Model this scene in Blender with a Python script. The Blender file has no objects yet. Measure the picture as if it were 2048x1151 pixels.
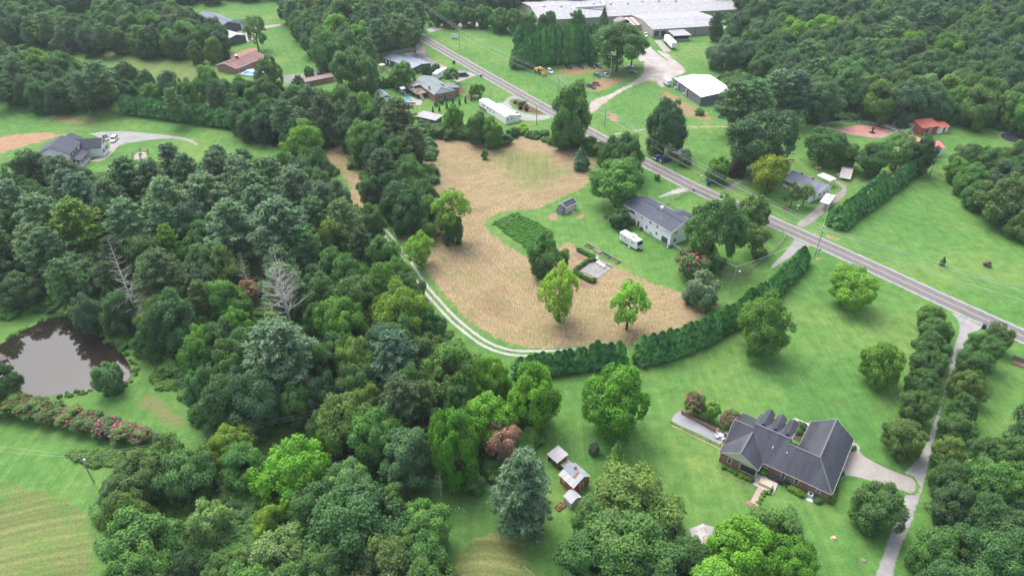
import bpy, math, random
import numpy as np
from mathutils import Vector, Matrix
R = math.radians
C = bpy.context.scene.collection
sc = bpy.context.scene
# ------------------------------------------------------------------ camera
FPX, TH, HC = 1365.0, R(35.0), 105.0
cam_d = bpy.data.cameras.new('camera'); cam = bpy.data.objects.new('camera', cam_d); C.objects.link(cam)
cam.location = (0, 0, HC); cam.rotation_euler = (R(90) - TH, 0, 0)
cam_d.sensor_width = 36.0; cam_d.lens = FPX / 2048 * 36.0; cam_d.clip_start = 1; cam_d.clip_end = 6000
sc.camera = cam
# ------------------------------------------------------------------ sky, sun, exposure
SUN_AZ, SUN_EL = R(-32), R(58)
w = bpy.data.worlds.new('World'); sc.world = w; w.use_nodes = True
nt = w.node_tree; nt.nodes.clear()
sky = nt.nodes.new('ShaderNodeTexSky'); sky.sky_type = 'NISHITA'; sky.sun_disc = False
sky.sun_elevation = SUN_EL; sky.sun_rotation = SUN_AZ; sky.air_density = 1.0; sky.dust_density = 4.0; sky.ozone_density = 1.0
hs = nt.nodes.new('ShaderNodeHueSaturation'); hs.inputs['Saturation'].default_value = 0.66
bg = nt.nodes.new('ShaderNodeBackground'); bg.inputs['Strength'].default_value = 0.15
wo = nt.nodes.new('ShaderNodeOutputWorld')
nt.links.new(sky.outputs[0], hs.inputs['Color']); nt.links.new(hs.outputs[0], bg.inputs['Color']); nt.links.new(bg.outputs[0], wo.inputs['Surface'])
sd = bpy.data.lights.new('sun', 'SUN'); sd.energy = 1.0; sd.angle = R(42); sd.color = (1.0, 0.96, 0.9)
so = bpy.data.objects.new('sun', sd); C.objects.link(so)
sv = Vector((math.sin(SUN_AZ) * math.cos(SUN_EL), math.cos(SUN_AZ) * math.cos(SUN_EL), math.sin(SUN_EL)))
so.rotation_euler = (-sv).to_track_quat('-Z', 'Y').to_euler(); so.location = (0, 0, 200)
sc.view_settings.view_transform = 'Standard'; sc.view_settings.look = 'None'; sc.view_settings.gamma = 1
sc.view_settings.exposure = 1.28; sc.view_settings.use_curve_mapping = False
try:
    sc.cycles.max_bounces = 6; sc.cycles.diffuse_bounces = 3; sc.cycles.transparent_max_bounces = 8; sc.cycles.volume_bounces = 1
except Exception: pass

# ------------------------------------------------------------------ helpers
HAZE = 0.00011
def P(x, y, z=0.0):
    """where the sight line through a point measured on the photograph meets the height z"""
    v = y - 575.5
    dy = FPX * math.cos(TH) - v * math.sin(TH); dz = FPX * math.sin(TH) + v * math.cos(TH)
    s = (HC - z) / dz
    return Vector(((x - 1024) * s, dy * s, z))
def hgt(by, ty, z0=0.0):
    yg = P(0, by, z0).y; v = ty - 575.5
    dy = FPX * math.cos(TH) - v * math.sin(TH); dz = FPX * math.sin(TH) + v * math.cos(TH)
    return HC - yg * dz / dy
def mpp(y, z=0.0):
    """metres per photograph pixel across, at that row and height"""
    v = y - 575.5
    return (HC - z) / (FPX * math.sin(TH) + v * math.cos(TH))

def tag(o, label=None, cat=None, group=None, kind=None):
    if label: o['label'] = label
    if cat: o['category'] = cat
    if group: o['group'] = group
    if kind: o['kind'] = kind
    return o
def empty(name, loc, rz=0.0, **k):
    o = bpy.data.objects.new(name, None); C.objects.link(o); o.location = loc; o.rotation_euler = (0, 0, rz)
    o.empty_display_size = 0.3
    return tag(o, **k)
def link(name, me, mat=None, parent=None, loc=None, **k):
    o = bpy.data.objects.new(name, me); C.objects.link(o)
    if mat is not None and not me.materials: me.materials.append(mat)
    if parent is not None: o.parent = parent
    if loc is not None: o.location = loc
    return tag(o, **k)
def copy_tree(o, parent=None):
    c = o.copy(); C.objects.link(c)
    if parent is not None: c.parent = parent
    for ch in list(o.children): copy_tree(ch, c)
    return c

class MB:
    def __init__(s): s.v = []; s.f = []
    def add(s, vs, fs):
        n = len(s.v); s.v += [tuple(p) for p in vs]; s.f += [tuple(i + n for i in f) for f in fs]; return s
    def box(s, x0, x1, y0, y1, z0, z1, M=None):
        vs = [Vector(p) for p in ((x0,y0,z0),(x1,y0,z0),(x1,y1,z0),(x0,y1,z0),(x0,y0,z1),(x1,y0,z1),(x1,y1,z1),(x0,y1,z1))]
        if M is not None: vs = [M @ p for p in vs]
        return s.add(vs, [(0,3,2,1),(4,5,6,7),(0,1,5,4),(1,2,6,5),(2,3,7,6),(3,0,4,7)])
    def beam(s, a, b, wd, ht):
        a = Vector(a); b = Vector(b); d = (b - a).normalized()
        u = Vector((-d.y, d.x, 0)); u = u.normalized() if u.length > 1e-5 else Vector((1, 0, 0)); n = d.cross(u)
        vs = [p + u * (wd / 2 * i) + n * (ht / 2 * j) for p in (a, b) for i, j in ((-1,-1),(1,-1),(1,1),(-1,1))]
        return s.add(vs, [(0,3,2,1),(4,5,6,7),(0,1,5,4),(1,2,6,5),(2,3,7,6),(3,0,4,7)])
    def tube(s, a, b, r0, r1=None, n=8):
        a = Vector(a); b = Vector(b); r1 = r0 if r1 is None else r1; d = (b - a).normalized()
        u = d.orthogonal().normalized(); w_ = d.cross(u)
        vs = [p + (u * math.cos(2*math.pi*k/n) + w_ * math.sin(2*math.pi*k/n)) * r for p, r in ((a, r0), (b, r1)) for k in range(n)]
        fs = [(k, (k+1) % n, n + (k+1) % n, n + k) for k in range(n)] + [tuple(range(n-1, -1, -1)), tuple(range(n, 2*n))]
        return s.add(vs, fs)
    def slab(s, pts, t=0.15):
        """a polygon given by its top points, with thickness downwards"""
        n = len(pts); top = [Vector(p) for p in pts]; bot = [p - Vector((0, 0, t)) for p in top]
        fs = [tuple(range(n)), tuple(range(2*n-1, n-1, -1))] + [(k, n + k, n + (k+1) % n, (k+1) % n) for k in range(n)]
        return s.add(top + bot, fs)
    def prof(s, pts, x0, x1):
        """a profile in the y,z plane drawn out along x"""
        n = len(pts); vs = [(x0, y, z) for y, z in pts] + [(x1, y, z) for y, z in pts]
        return s.add(vs, [tuple(range(n-1, -1, -1)), tuple(range(n, 2*n))] + [(k, (k+1) % n, n + (k+1) % n, n + k) for k in range(n)])
    def lathe(s, c, prof, n=12, sx=1.0):
        cx, cy, cz = c; m = len(prof)
        vs = [(cx + r*sx*math.cos(2*math.pi*k/n), cy + r*math.sin(2*math.pi*k/n), cz + z) for r, z in prof for k in range(n)]
        fs = [(i*n+k, i*n+(k+1) % n, (i+1)*n+(k+1) % n, (i+1)*n+k) for i in range(m-1) for k in range(n)]
        fs += [tuple(range(n-1, -1, -1)), tuple(range((m-1)*n, m*n))]
        return s.add(vs, fs)
    def mesh(s, name):
        me = bpy.data.meshes.new(name); me.from_pydata(s.v, [], s.f); me.update(); return me
    def build(s, name, mat, parent=None, loc=None, **k):
        import bmesh
        me = s.mesh(name); b = bmesh.new(); b.from_mesh(me); bmesh.ops.recalc_face_normals(b, faces=b.faces); b.to_mesh(me); b.free()
        return link(name, me, mat, parent, loc, **k)

# ------------------------------------------------------------------ materials
def newmat(name):
    m = bpy.data.materials.new(name); m.use_nodes = True; n = m.node_tree; n.nodes.clear()
    out = n.nodes.new('ShaderNodeOutputMaterial'); b = n.nodes.new('ShaderNodeBsdfPrincipled')
    n.links.new(b.outputs[0], out.inputs['Surface']); return m, n, b
def N(n, t, **k):
    x = n.nodes.new('ShaderNode' + t)
    for a, v in k.items(): setattr(x, a, v)
    return x
def L(n, a, b): n.links.new(a, b)
def noise(n, vec, scale, detail=3, rough=0.6, dist=0.0):
    x = N(n, 'TexNoise'); x.inputs['Scale'].default_value = scale; x.inputs['Detail'].default_value = detail
    x.inputs['Roughness'].default_value = rough; x.inputs['Distortion'].default_value = dist
    if vec is not None: L(n, vec, x.inputs['Vector'])
    return x.outputs['Fac']
def ramp(n, fac, stops):
    x = N(n, 'ValToRGB'); el = x.color_ramp.elements
    while len(el) < len(stops): el.new(0.5)
    for e, (p, c) in zip(el, stops): e.position = p; e.color = (*c, 1) if len(c) == 3 else c
    L(n, fac, x.inputs[0]); return x.outputs[0]
def mix(n, fac, a, b, mode='MIX'):
    x = N(n, 'MixRGB', blend_type=mode)
    for i, s in enumerate((fac, a, b)):
        if isinstance(s, (int, float)): x.inputs[i].default_value = s
        elif isinstance(s, tuple): x.inputs[i].default_value = (*s, 1)
        else: L(n, s, x.inputs[i])
    return x.outputs[0]
def math_(n, op, a, b=0.0, clamp=False):
    x = N(n, 'Math', operation=op, use_clamp=clamp)
    for i, s in enumerate((a, b)):
        if isinstance(s, (int, float)): x.inputs[i].default_value = s
        else: L(n, s, x.inputs[i])
    return x.outputs[0]
def sstep(n, v, a, b):
    x = N(n, 'MapRange', interpolation_type='SMOOTHSTEP'); L(n, v, x.inputs[0]); x.inputs[1].default_value = a; x.inputs[2].default_value = b
    return x.outputs[0]
def wpos(n): return N(n, 'NewGeometry').outputs['Position']
def opos(n): return N(n, 'TexCoord').outputs['Object']
def mapping(n, vec, scale=(1,1,1), rot=(0,0,0), loc=(0,0,0)):
    x = N(n, 'Mapping'); L(n, vec, x.inputs[0]); x.inputs['Scale'].default_value = scale; x.inputs['Rotation'].default_value = rot; x.inputs['Location'].default_value = loc
    return x.outputs[0]
def bump(n, b, h, strength=0.3, dist=0.05):
    x = N(n, 'Bump'); x.inputs['Strength'].default_value = strength; x.inputs['Distance'].default_value = dist
    L(n, h, x.inputs['Height']); L(n, x.outputs[0], b.inputs['Normal'])

def lawn_col(n):
    p = wpos(n)
    base = ramp(n, noise(n, p, 0.035, 3, 0.6), [(0.32, (0.072, 0.180, 0.043)), (0.5, (0.096, 0.208, 0.050)), (0.68, (0.138, 0.232, 0.060))])
    mid = ramp(n, noise(n, p, 0.35, 4, 0.7), [(0.3, (0.66, 0.74, 0.70)), (0.7, (1.28, 1.18, 1.22))])
    fine = ramp(n, noise(n, p, 3.2, 3, 0.75), [(0.3, (0.66, 0.70, 0.68)), (0.7, (1.32, 1.28, 1.26))])
    mow = ramp(n, noise(n, mapping(n, p, (1.0, 0.05, 1), (0, 0, R(56))), 1.1, 2, 0.5), [(0.35, (0.90, 0.93, 0.91)), (0.65, (1.10, 1.07, 1.08))])
    dry = sstep(n, noise(n, p, 0.09, 5, 0.75), 0.52, 0.74)
    c = mix(n, 1.0, mix(n, 1.0, mix(n, 1.0, base, mid, 'MULTIPLY'), fine, 'MULTIPLY'), mow, 'MULTIPLY')
    return mix(n, math_(n, 'MULTIPLY', dry, 0.35), c, (0.14, 0.17, 0.06))
def ground_mat(name, own=None, feather=None, rough=0.95, bmp=0.35, bscale=6.0, wob=1.0, wscale=0.6, dist=0.08, under=None):
    m, n, b = newmat(name); lc = (under or lawn_col)(n)
    if own is None: col = lc
    else:
        oc = own(n); a = N(n, 'Attribute', attribute_name='d').outputs['Fac']
        nz = math_(n, 'MULTIPLY', math_(n, 'SUBTRACT', noise(n, wpos(n), wscale, 4, 0.7), 0.5), 2.2 * wob * feather)
        f = sstep(n, math_(n, 'ADD', a, nz), feather * 0.35, feather * 0.85)
        col = mix(n, f, lc, oc)
    L(n, col, b.inputs['Base Color']); b.inputs['Roughness'].default_value = rough; b.inputs['Specular IOR Level'].default_value = 0.15
    bump(n, b, noise(n, wpos(n), bscale, 3, 0.7), bmp, dist)
    return m
def flat(name, col, rough=0.6, var=0.12, scale=2.0, spec=0.4, metal=0.0, bm=0.0, coord=opos):
    m, n, b = newmat(name); p = coord(n)
    nz = noise(n, p, scale, 4, 0.65)
    c = mix(n, 1.0, col, ramp(n, nz, [(0.25, (1-var,)*3), (0.75, (1+var,)*3)]), 'MULTIPLY')
    L(n, c, b.inputs['Base Color']); b.inputs['Roughness'].default_value = rough; b.inputs['Specular IOR Level'].default_value = spec; b.inputs['Metallic'].default_value = metal
    if bm: bump(n, b, noise(n, p, scale * 4, 3), bm, 0.02)
    return m

# ------------------------------------------------------------------ ground sheets
def poly_d(px, py, poly):
    """signed distance to a polygon, positive inside"""
    d = np.full(px.shape, 1e9); ins = np.zeros(px.shape, bool); n = len(poly)
    for i in range(n):
        ax, ay = poly[i]; bx, by = poly[(i + 1) % n]; ex, ey = bx - ax, by - ay
        tt = np.clip(((px - ax) * ex + (py - ay) * ey) / (ex*ex + ey*ey + 1e-12), 0, 1)
        d = np.minimum(d, np.hypot(px - ax - tt*ex, py - ay - tt*ey))
        c = ((ay > py) != (by > py)) & (px < (bx - ax) * (py - ay) / (by - ay + 1e-12) + ax); ins ^= c
    return np.where(ins, d, -d)
def smooth_poly(pts, it=2, closed=True):
    for _ in range(it):
        q = []; n = len(pts)
        rng = range(n) if closed else range(n - 1)
        if not closed: q.append(pts[0])
        for i in rng:
            a = Vector(pts[i]); b = Vector(pts[(i+1) % n]); q += [tuple(a*0.75 + b*0.25), tuple(a*0.25 + b*0.75)]
        if not closed: q.append(pts[-1])
        pts = q
    return pts
def W2(px, z=0.0): return [tuple(P(a, b, z).xy) for a, b in px]
LAID = []
def layer(pts):
    """4 mm above whatever is already laid under these points"""
    A = np.array([p[:2] for p in pts]); a, b = A.min(0) - 3, A.max(0) + 3
    z = 0.004 + max([l[2] for l in LAID if (l[0] < b).all() and (l[1] > a).all()] or [0.0])
    LAID.append((a, b, z)); return z
def sheet(name, px, mat, step=1.0, grow=1.0, label=None, kind='structure', smooth=2, z=None, holes=(), world=None, **k):
    poly = world if world else W2(px)
    if smooth: poly = smooth_poly(poly, smooth)
    if z is None: z = layer(poly)
    A = np.array(poly); x0, y0 = A.min(0) - grow - step; x1, y1 = A.max(0) + grow + step
    nx = int((x1-x0)/step) + 2; ny = int((y1-y0)/step) + 2
    X, Y = np.meshgrid(x0 + np.arange(nx)*step, y0 + np.arange(ny)*step)
    D = poly_d(X.ravel(), Y.ravel(), poly)
    for h in holes: D = np.minimum(D, -poly_d(X.ravel(), Y.ravel(), smooth_poly(W2(h), 2)))
    D = D.reshape(ny, nx)
    keep = np.maximum.reduce([D[:-1,:-1], D[1:,:-1], D[:-1,1:], D[1:,1:]]) > -grow
    ids = np.arange(nx*ny).reshape(ny, nx); jj, ii = np.nonzero(keep)
    F = np.stack([ids[jj,ii], ids[jj,ii+1], ids[jj+1,ii+1], ids[jj+1,ii]], 1)
    used, inv = np.unique(F, return_inverse=True); F = inv.reshape(-1, 4)
    V = np.stack([X.ravel()[used], Y.ravel()[used], np.full(len(used), z)], 1)
    me = bpy.data.meshes.new(name); me.vertices.add(len(V)); me.vertices.foreach_set('co', V.ravel())
    me.loops.add(F.size); me.loops.foreach_set('vertex_index', F.ravel().astype(np.int32))
    me.polygons.add(len(F)); me.polygons.foreach_set('loop_start', np.arange(0, F.size, 4, dtype=np.int32)); me.polygons.foreach_set('loop_total', np.full(len(F), 4, np.int32))
    me.update(); at = me.attributes.new('d', 'FLOAT', 'POINT'); at.data.foreach_set('value', D.ravel()[used].astype(np.float32))
    return link(name, me, mat, kind=kind, label=label, **k)
def strip(name, pts, width, mat, z=None, label=None, kind='structure', cols=9, off=0.0, smooth=3, world=False, **k):
    """a ribbon along a line; width may be one number or one per point; d = metres from the edge, c = metres off the centre"""
    ws = width if isinstance(width, (list, tuple)) else [width] * len(pts)
    Q = [(*(p if world else P(*p).xy), w_) for p, w_ in zip(pts, ws)]
    if smooth: Q = smooth_poly(Q, smooth, closed=False)
    if z is None: z = layer(Q)
    V = []; D = []; CC = []
    for i, (x, y, w_) in enumerate(Q):
        a = Q[max(i-1, 0)]; b = Q[min(i+1, len(Q)-1)]; t = Vector((b[0]-a[0], b[1]-a[1])).normalized(); nn = Vector((-t.y, t.x))
        for j in range(cols):
            c = (j/(cols-1) - 0.5) * w_; V.append((x + nn.x*(c+off), y + nn.y*(c+off), z)); D.append(w_/2 - abs(c)); CC.append(c)
    F = [(i*cols+j, i*cols+j+1, (i+1)*cols+j+1, (i+1)*cols+j) for i in range(len(Q)-1) for j in range(cols-1)]
    me = bpy.data.meshes.new(name); me.from_pydata(V, [], F); me.update()
    for nm, vals in (('d', D), ('c', CC)):
        at = me.attributes.new(nm, 'FLOAT', 'POINT'); at.data.foreach_set('value', np.array(vals, np.float32))
    if me.polygons[0].normal.z < 0: me.flip_normals()
    return link(name, me, mat, kind=kind, label=label, **k)
# ================================================================== THE SETTING: ground, fields, water, roads
def hay(n):
    p = wpos(n)
    c = ramp(n, noise(n, p, 0.06, 4, 0.65), [(0.3, (0.225, 0.160, 0.092)), (0.5, (0.295, 0.215, 0.128)), (0.7, (0.225, 0.182, 0.090))])
    g = sstep(n, noise(n, p, 0.22, 5, 0.8), 0.50, 0.70)
    c = mix(n, math_(n, 'MULTIPLY', g, 0.72), c, (0.13, 0.155, 0.055))
    g2 = sstep(n, noise(n, p, 1.3, 3, 0.8), 0.56, 0.68)
    c = mix(n, math_(n, 'MULTIPLY', g2, 0.45), c, (0.11, 0.13, 0.05))
    ctr = P(1190, 470)
    rel = mapping(n, p, loc=(-ctr.x, -ctr.y, 0)); ln = N(n, 'VectorMath', operation='LENGTH'); L(n, rel, ln.inputs[0])
    ang = N(n, 'CombineXYZ'); L(n, math_(n, 'MULTIPLY', ln.outputs['Value'], 1.0), ang.inputs[0]); L(n, noise(n, p, 0.10, 1), ang.inputs[1])
    rings = noise(n, ang.outputs[0], 1.1, 3, 0.7)
    c = mix(n, 1.0, c, ramp(n, rings, [(0.35, (0.90, 0.92, 0.90)), (0.65, (1.09, 1.08, 1.09))]), 'MULTIPLY')
    for r_, a, sc_ in ((R(-24), 0.20, 2.2), (R(38), 0.18, 2.8)):
        s = noise(n, mapping(n, p, (1.0, 0.22, 1), (0, 0, r_)), sc_, 3, 0.8)
        c = mix(n, 1.0, c, ramp(n, s, [(0.36, (1-a, 1-a*0.9, 1-a)), (0.64, (1+a, 1+a, 1+a))]), 'MULTIPLY')
    f = noise(n, p, 5.5, 2, 0.8)
    return mix(n, 1.0, c, ramp(n, f, [(0.3, (0.80, 0.82, 0.80)), (0.7, (1.18, 1.17, 1.18))]), 'MULTIPLY')
def meadow(rows=True, ang=0.0, warm=0.5, amp=0.35, scale=0.55, ctr=None):
    def fn(n):
        p = wpos(n)
        c = mix(n, warm, (0.095, 0.165, 0.045), (0.185, 0.18, 0.075))
        c = mix(n, sstep(n, noise(n, p, 0.12, 4, 0.7), 0.42, 0.66), c, (0.10, 0.18, 0.045))
        if ctr:
            q = P(*ctr); rel = mapping(n, p, loc=(-q.x, -q.y, 0)); ln = N(n, 'VectorMath', operation='LENGTH'); L(n, rel, ln.inputs[0])
            cb = N(n, 'CombineXYZ'); L(n, ln.outputs['Value'], cb.inputs[0]); L(n, noise(n, p, 0.08, 1), cb.inputs[1]); v = cb.outputs[0]
        else: v = mapping(n, p, (1.0, 0.06, 1), (0, 0, ang))
        if rows: c = mix(n, 1.0, c, ramp(n, noise(n, v, scale, 3, 0.65, 0.2), [(0.36, (1-amp, 1-amp*0.8, 1-amp)), (0.64, (1+amp, 1+amp*0.85, 1+amp*0.9))]), 'MULTIPLY')
        c = mix(n, 1.0, c, ramp(n, noise(n, p, 1.6, 4, 0.75), [(0.3, (0.75, 0.78, 0.75)), (0.7, (1.22, 1.2, 1.2))]), 'MULTIPLY')
        return mix(n, 1.0, c, ramp(n, noise(n, mapping(n, p, (1, 0.3, 1), (0, 0, ang)), 6, 2, 0.75), [(0.3, (0.72,)*3), (0.7, (1.25,)*3)]), 'MULTIPLY')
    return fn
def soil(a=(0.36, 0.19, 0.105), b=(0.42, 0.30, 0.20)):
    a = tuple(v*0.8 for v in a); b = tuple(v*0.8 for v in b)
    def fn(n):
        p = wpos(n); c = ramp(n, noise(n, p, 0.35, 5, 0.75), [(0.3, a), (0.7, b)])
        return mix(n, 1.0, c, ramp(n, noise(n, p, 3, 3, 0.7), [(0.3, (0.8,)*3), (0.7, (1.2,)*3)]), 'MULTIPLY')
    return fn
def gravel(a=(0.33, 0.32, 0.33), b=(0.50, 0.48, 0.47), tint=None):
    a = tuple(v*0.66 for v in a); b = tuple(v*0.74 for v in b); tint = tint and tuple(v*0.8 for v in tint)
    def fn(n):
        p = wpos(n); c = ramp(n, noise(n, p, 0.22, 5, 0.75), [(0.3, a), (0.7, b)])
        if tint: c = mix(n, math_(n, 'MULTIPLY', sstep(n, noise(n, p, 0.07, 3, 0.6), 0.47, 0.62), 0.7), c, tint)
        return mix(n, 1.0, c, ramp(n, noise(n, p, 7, 2, 0.8), [(0.3, (0.82,)*3), (0.7, (1.16,)*3)]), 'MULTIPLY')
    return fn
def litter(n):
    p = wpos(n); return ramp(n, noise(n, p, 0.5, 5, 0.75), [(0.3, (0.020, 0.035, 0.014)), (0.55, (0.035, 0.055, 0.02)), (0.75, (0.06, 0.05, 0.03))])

# the ground: one sheet out to the horizon
M_lawn = ground_mat('lawn_grass')
m0 = MB(); s = 3000
m0.add([(-s, -400, 0), (s, -400, 0), (s, 5000, 0), (-s, 5000, 0)], [(0, 1, 2, 3)])
m0.build('ground', M_lawn, kind='structure')

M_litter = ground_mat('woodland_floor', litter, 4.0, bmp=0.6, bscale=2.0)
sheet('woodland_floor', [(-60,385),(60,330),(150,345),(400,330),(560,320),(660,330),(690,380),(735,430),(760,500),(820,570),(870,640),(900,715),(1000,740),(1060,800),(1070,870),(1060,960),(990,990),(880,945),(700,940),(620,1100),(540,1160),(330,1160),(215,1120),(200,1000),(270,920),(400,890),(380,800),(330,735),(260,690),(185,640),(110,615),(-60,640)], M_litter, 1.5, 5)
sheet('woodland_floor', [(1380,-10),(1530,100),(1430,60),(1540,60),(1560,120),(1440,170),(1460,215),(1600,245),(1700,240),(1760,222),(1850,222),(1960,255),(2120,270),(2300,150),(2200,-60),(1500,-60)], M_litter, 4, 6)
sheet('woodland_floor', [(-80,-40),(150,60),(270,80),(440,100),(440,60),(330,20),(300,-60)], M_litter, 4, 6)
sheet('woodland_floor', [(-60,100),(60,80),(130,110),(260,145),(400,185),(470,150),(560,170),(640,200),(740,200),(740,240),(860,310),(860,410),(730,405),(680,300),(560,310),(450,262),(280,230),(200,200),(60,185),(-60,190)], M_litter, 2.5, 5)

M_meadow_l = ground_mat('mown_meadow', meadow(True, 0, 0.60, 0.24, 0.55, ctr=(-330, 2300)), 3.0)
sheet('mown_meadow', [(-140,925),(0,945),(100,968),(180,995),(205,1050),(215,1190),(-160,1190)], M_meadow_l, 1.0, 3)
M_meadow_b = ground_mat('mown_meadow_arcs', meadow(True, 0, 0.75, 0.32, 0.6, ctr=(960, 1290)), 2.5)
sheet('mown_meadow', [(870,1190),(890,1110),(940,1062),(1010,1045),(1050,1062),(1085,1110),(1110,1190)], M_meadow_b, 0.8, 3)
M_rough = ground_mat('rough_grass', meadow(False, 0.3, 0.75, 0.2), 4.0)
sheet('rough_grass', [(240,806),(285,772),(335,778),(388,826),(400,872),(330,878),(280,835)], M_rough, 1.0, 4)
sheet('rough_grass', [(520,870),(600,860),(640,880),(600,915),(530,905)], M_rough, 1.0, 4)
sheet('rough_grass', [(880,745),(960,725),(1000,712),(1040,722),(1010,745),(930,765)], M_rough, 1.0, 3)
sheet('rough_grass', [(0,880),(80,885),(170,902),(190,925),(100,905),(0,895)], M_rough, 1.0, 3)
M_pasture = ground_mat('pasture_grass', meadow(True, R(70), 0.42, 0.12, 0.25), 8.0)
sheet('pasture', [(100,92),(230,92),(330,106),(455,118),(470,150),(420,185),(330,185),(260,145),(150,115)], M_pasture, 3, 8)
M_dirt = ground_mat('red_dirt', soil(), 3.0, wscale=0.35)
M_dirt_s = ground_mat('bare_soil', soil((0.30,0.19,0.13),(0.40,0.28,0.19)), 1.2, wscale=1.2)
M_dirt_h = ground_mat('bare_soil_hay', soil((0.24,0.15,0.10),(0.34,0.24,0.16)), 1.2, wscale=1.2, under=hay)
M_dirt_t = ground_mat('thin_dirt', soil((0.30,0.20,0.11),(0.32,0.25,0.14)), 6.0, wscale=0.22, wob=1.6)
sheet('dirt_patch', [(-60,285),(0,270),(60,264),(140,256),(170,262),(100,282),(30,300),(-60,330)], M_dirt, 2, 4)
sheet('dirt_patch', [(110,222),(190,232),(215,258),(150,256),(60,240)], M_dirt_t, 2, 6)
sheet('dirt_patch', [(1105,140),(1130,128),(1200,134),(1255,138),(1275,150),(1215,157),(1150,153),(1115,158)], M_dirt_t, 1.5, 6)
sheet('dirt_patch', [(1190,150),(1255,152),(1270,165),(1210,190),(1150,182)], M_dirt_t, 2, 6)
sheet('dirt_patch', [(1308,178),(1335,172),(1405,215),(1460,242),(1420,252),(1350,232),(1312,205)], M_dirt_t, 1.5, 6)
sheet('dirt_patch', [(1200,214),(1222,216),(1255,245),(1215,250)], M_dirt, 1.5, 4)
sheet('dirt_patch', [(1348,128),(1358,116),(1400,132),(1398,143)], M_dirt_t, 1.5, 6)
sheet('dirt_patch', [(1365,560),(1395,545),(1430,560),(1455,580),(1440,592),(1390,590)], M_dirt_t, 1, 5)
sheet('dirt_patch', [(1424,545),(1432,542),(1452,572),(1446,580)], M_dirt, 0.8, 2)
sheet('dirt_patch', [(1612,458),(1640,462),(1690,472),(1688,490),(1655,478),(1615,470)], M_dirt, 0.8, 2)
sheet('dirt_patch', [(1625,512),(1650,514),(1640,524),(1622,522)], M_dirt_s, 0.6, 2)
sheet('dirt_patch', [(1290,318),(1345,326),(1385,312),(1350,302),(1300,305)], M_dirt_t, 1, 4)
sheet('dirt_patch', [(1365,322),(1375,322),(1380,332),(1366,334),(1360,328)], M_dirt_s, 0.4, 1)
sheet('dirt_patch', [(480,98),(530,92),(500,120),(440,118)], M_dirt, 2, 3)
for q in ([(1088,428),(1100,419),(1118,424),(1120,440),(1100,445)], [(1148,432),(1160,424),(1174,426),(1172,438),(1150,440)], [(1152,413),(1160,408),(1170,412),(1160,418)]):
    sheet('dirt_patch', q, M_dirt_s, 0.5, 2)
M_hay = ground_mat('cut_hay', hay, 2.5)
sheet('hay_field', [(628,284),(700,284),(760,300),(850,268),(880,262),(1000,280),(1040,268),(1100,280),(1150,297),(1205,322),(1192,345),(1180,378),(1112,404),(1080,424),(1020,424),(982,438),(978,456),(1052,508),(1085,520),(1130,470),(1152,484),(1168,500),(1200,515),(1240,528),(1285,552),(1370,582),(1440,598),(1460,608),(1400,650),(1310,690),(1245,700),(1150,702),(1080,706),(1040,702),(990,684),(935,652),(892,610),(852,560),(822,518),(795,482),(765,440),(722,430),(686,408),(694,376),(672,345),(636,316)], M_hay, 1.0, 3)
M_thin = ground_mat('thin_mown_grass', meadow(True, R(-24), 0.8, 0.25, 0.5), 9.0, wob=1.3, wscale=0.2)
# the greener middle of the field keeps the hay look at its own edge
def hay_green(n):
    c = hay(n); a = N(n, 'Attribute', attribute_name='d').outputs['Fac']
    f = sstep(n, math_(n, 'ADD', a, math_(n, 'MULTIPLY', math_(n, 'SUBTRACT', noise(n, wpos(n), 0.16, 5, 0.8), 0.5), 34)), 2.0, 14.0)
    return mix(n, math_(n, 'MULTIPLY', f, 0.8), c, meadow(True, R(-24), 0.75, 0.25, 0.9)(n))
m, n_, b_ = newmat('hay_regrowth'); L(n_, hay_green(n_), b_.inputs['Base Color']); b_.inputs['Roughness'].default_value = 0.95; b_.inputs['Specular IOR Level'].default_value = 0.15
bump(n_, b_, noise(n_, wpos(n_), 6, 3, 0.7), 0.35, 0.08)
sheet('hay_field', [(930,292),(1060,284),(1140,310),(1178,350),(1120,392),(1040,395),(960,350)], m, 1.0, 0)
sheet('hay_field', [(1150,600),(1250,570),(1340,600),(1330,640),(1200,655),(1130,650)], m, 1.0, 0)
sheet('dirt_patch', [(1140,508),(1150,500),(1178,515),(1168,527),(1150,520)], M_dirt_h, 0.5, 1)
sheet('dirt_patch', [(1150,560),(1185,566),(1200,556),(1210,566),(1180,580),(1150,575)], M_dirt_h, 0.6, 2)
sheet('dirt_patch', [(1205,432),(1212,428),(1220,432),(1218,440),(1208,440)], ground_mat('ash_ring', lambda n: mix(n, 0.5, (0.05,0.05,0.055), (0.09,0.085,0.08)), 0.4, wob=0.4), 0.3, 0.5)
M_bed = ground_mat('mulch', soil((0.13,0.065,0.045),(0.21,0.12,0.085)), 0.8, wscale=1.5)
sheet('mulch_bed', [(180,322),(205,312),(222,292),(236,290),(232,300),(218,316),(200,321)], M_bed, 0.6, 1)
sheet('mulch_bed', [(1361,814),(1368,816),(1415,836),(1452,852),(1458,872),(1440,866),(1400,842),(1358,824)], M_bed, 0.4, 0.6)
sheet('mulch_bed', [(1426,932),(1438,922),(1440,938),(1500,966),(1522,978),(1515,984),(1480,968),(1432,942)], M_bed, 0.4, 0.6)
sheet('mulch_bed', [(1556,986),(1640,1022),(1668,1000),(1690,950),(1694,960),(1678,1000),(1655,1016),(1620,1014),(1560,992)], M_bed, 0.4, 0.6)
sheet('mulch_bed', [(1775,925),(1800,938),(1798,946),(1778,938)], M_bed, 0.5, 0.8)
sheet('mulch_bed', [(1560,412),(1580,408),(1586,418),(1566,422)], M_bed, 0.5, 0.8)
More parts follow.
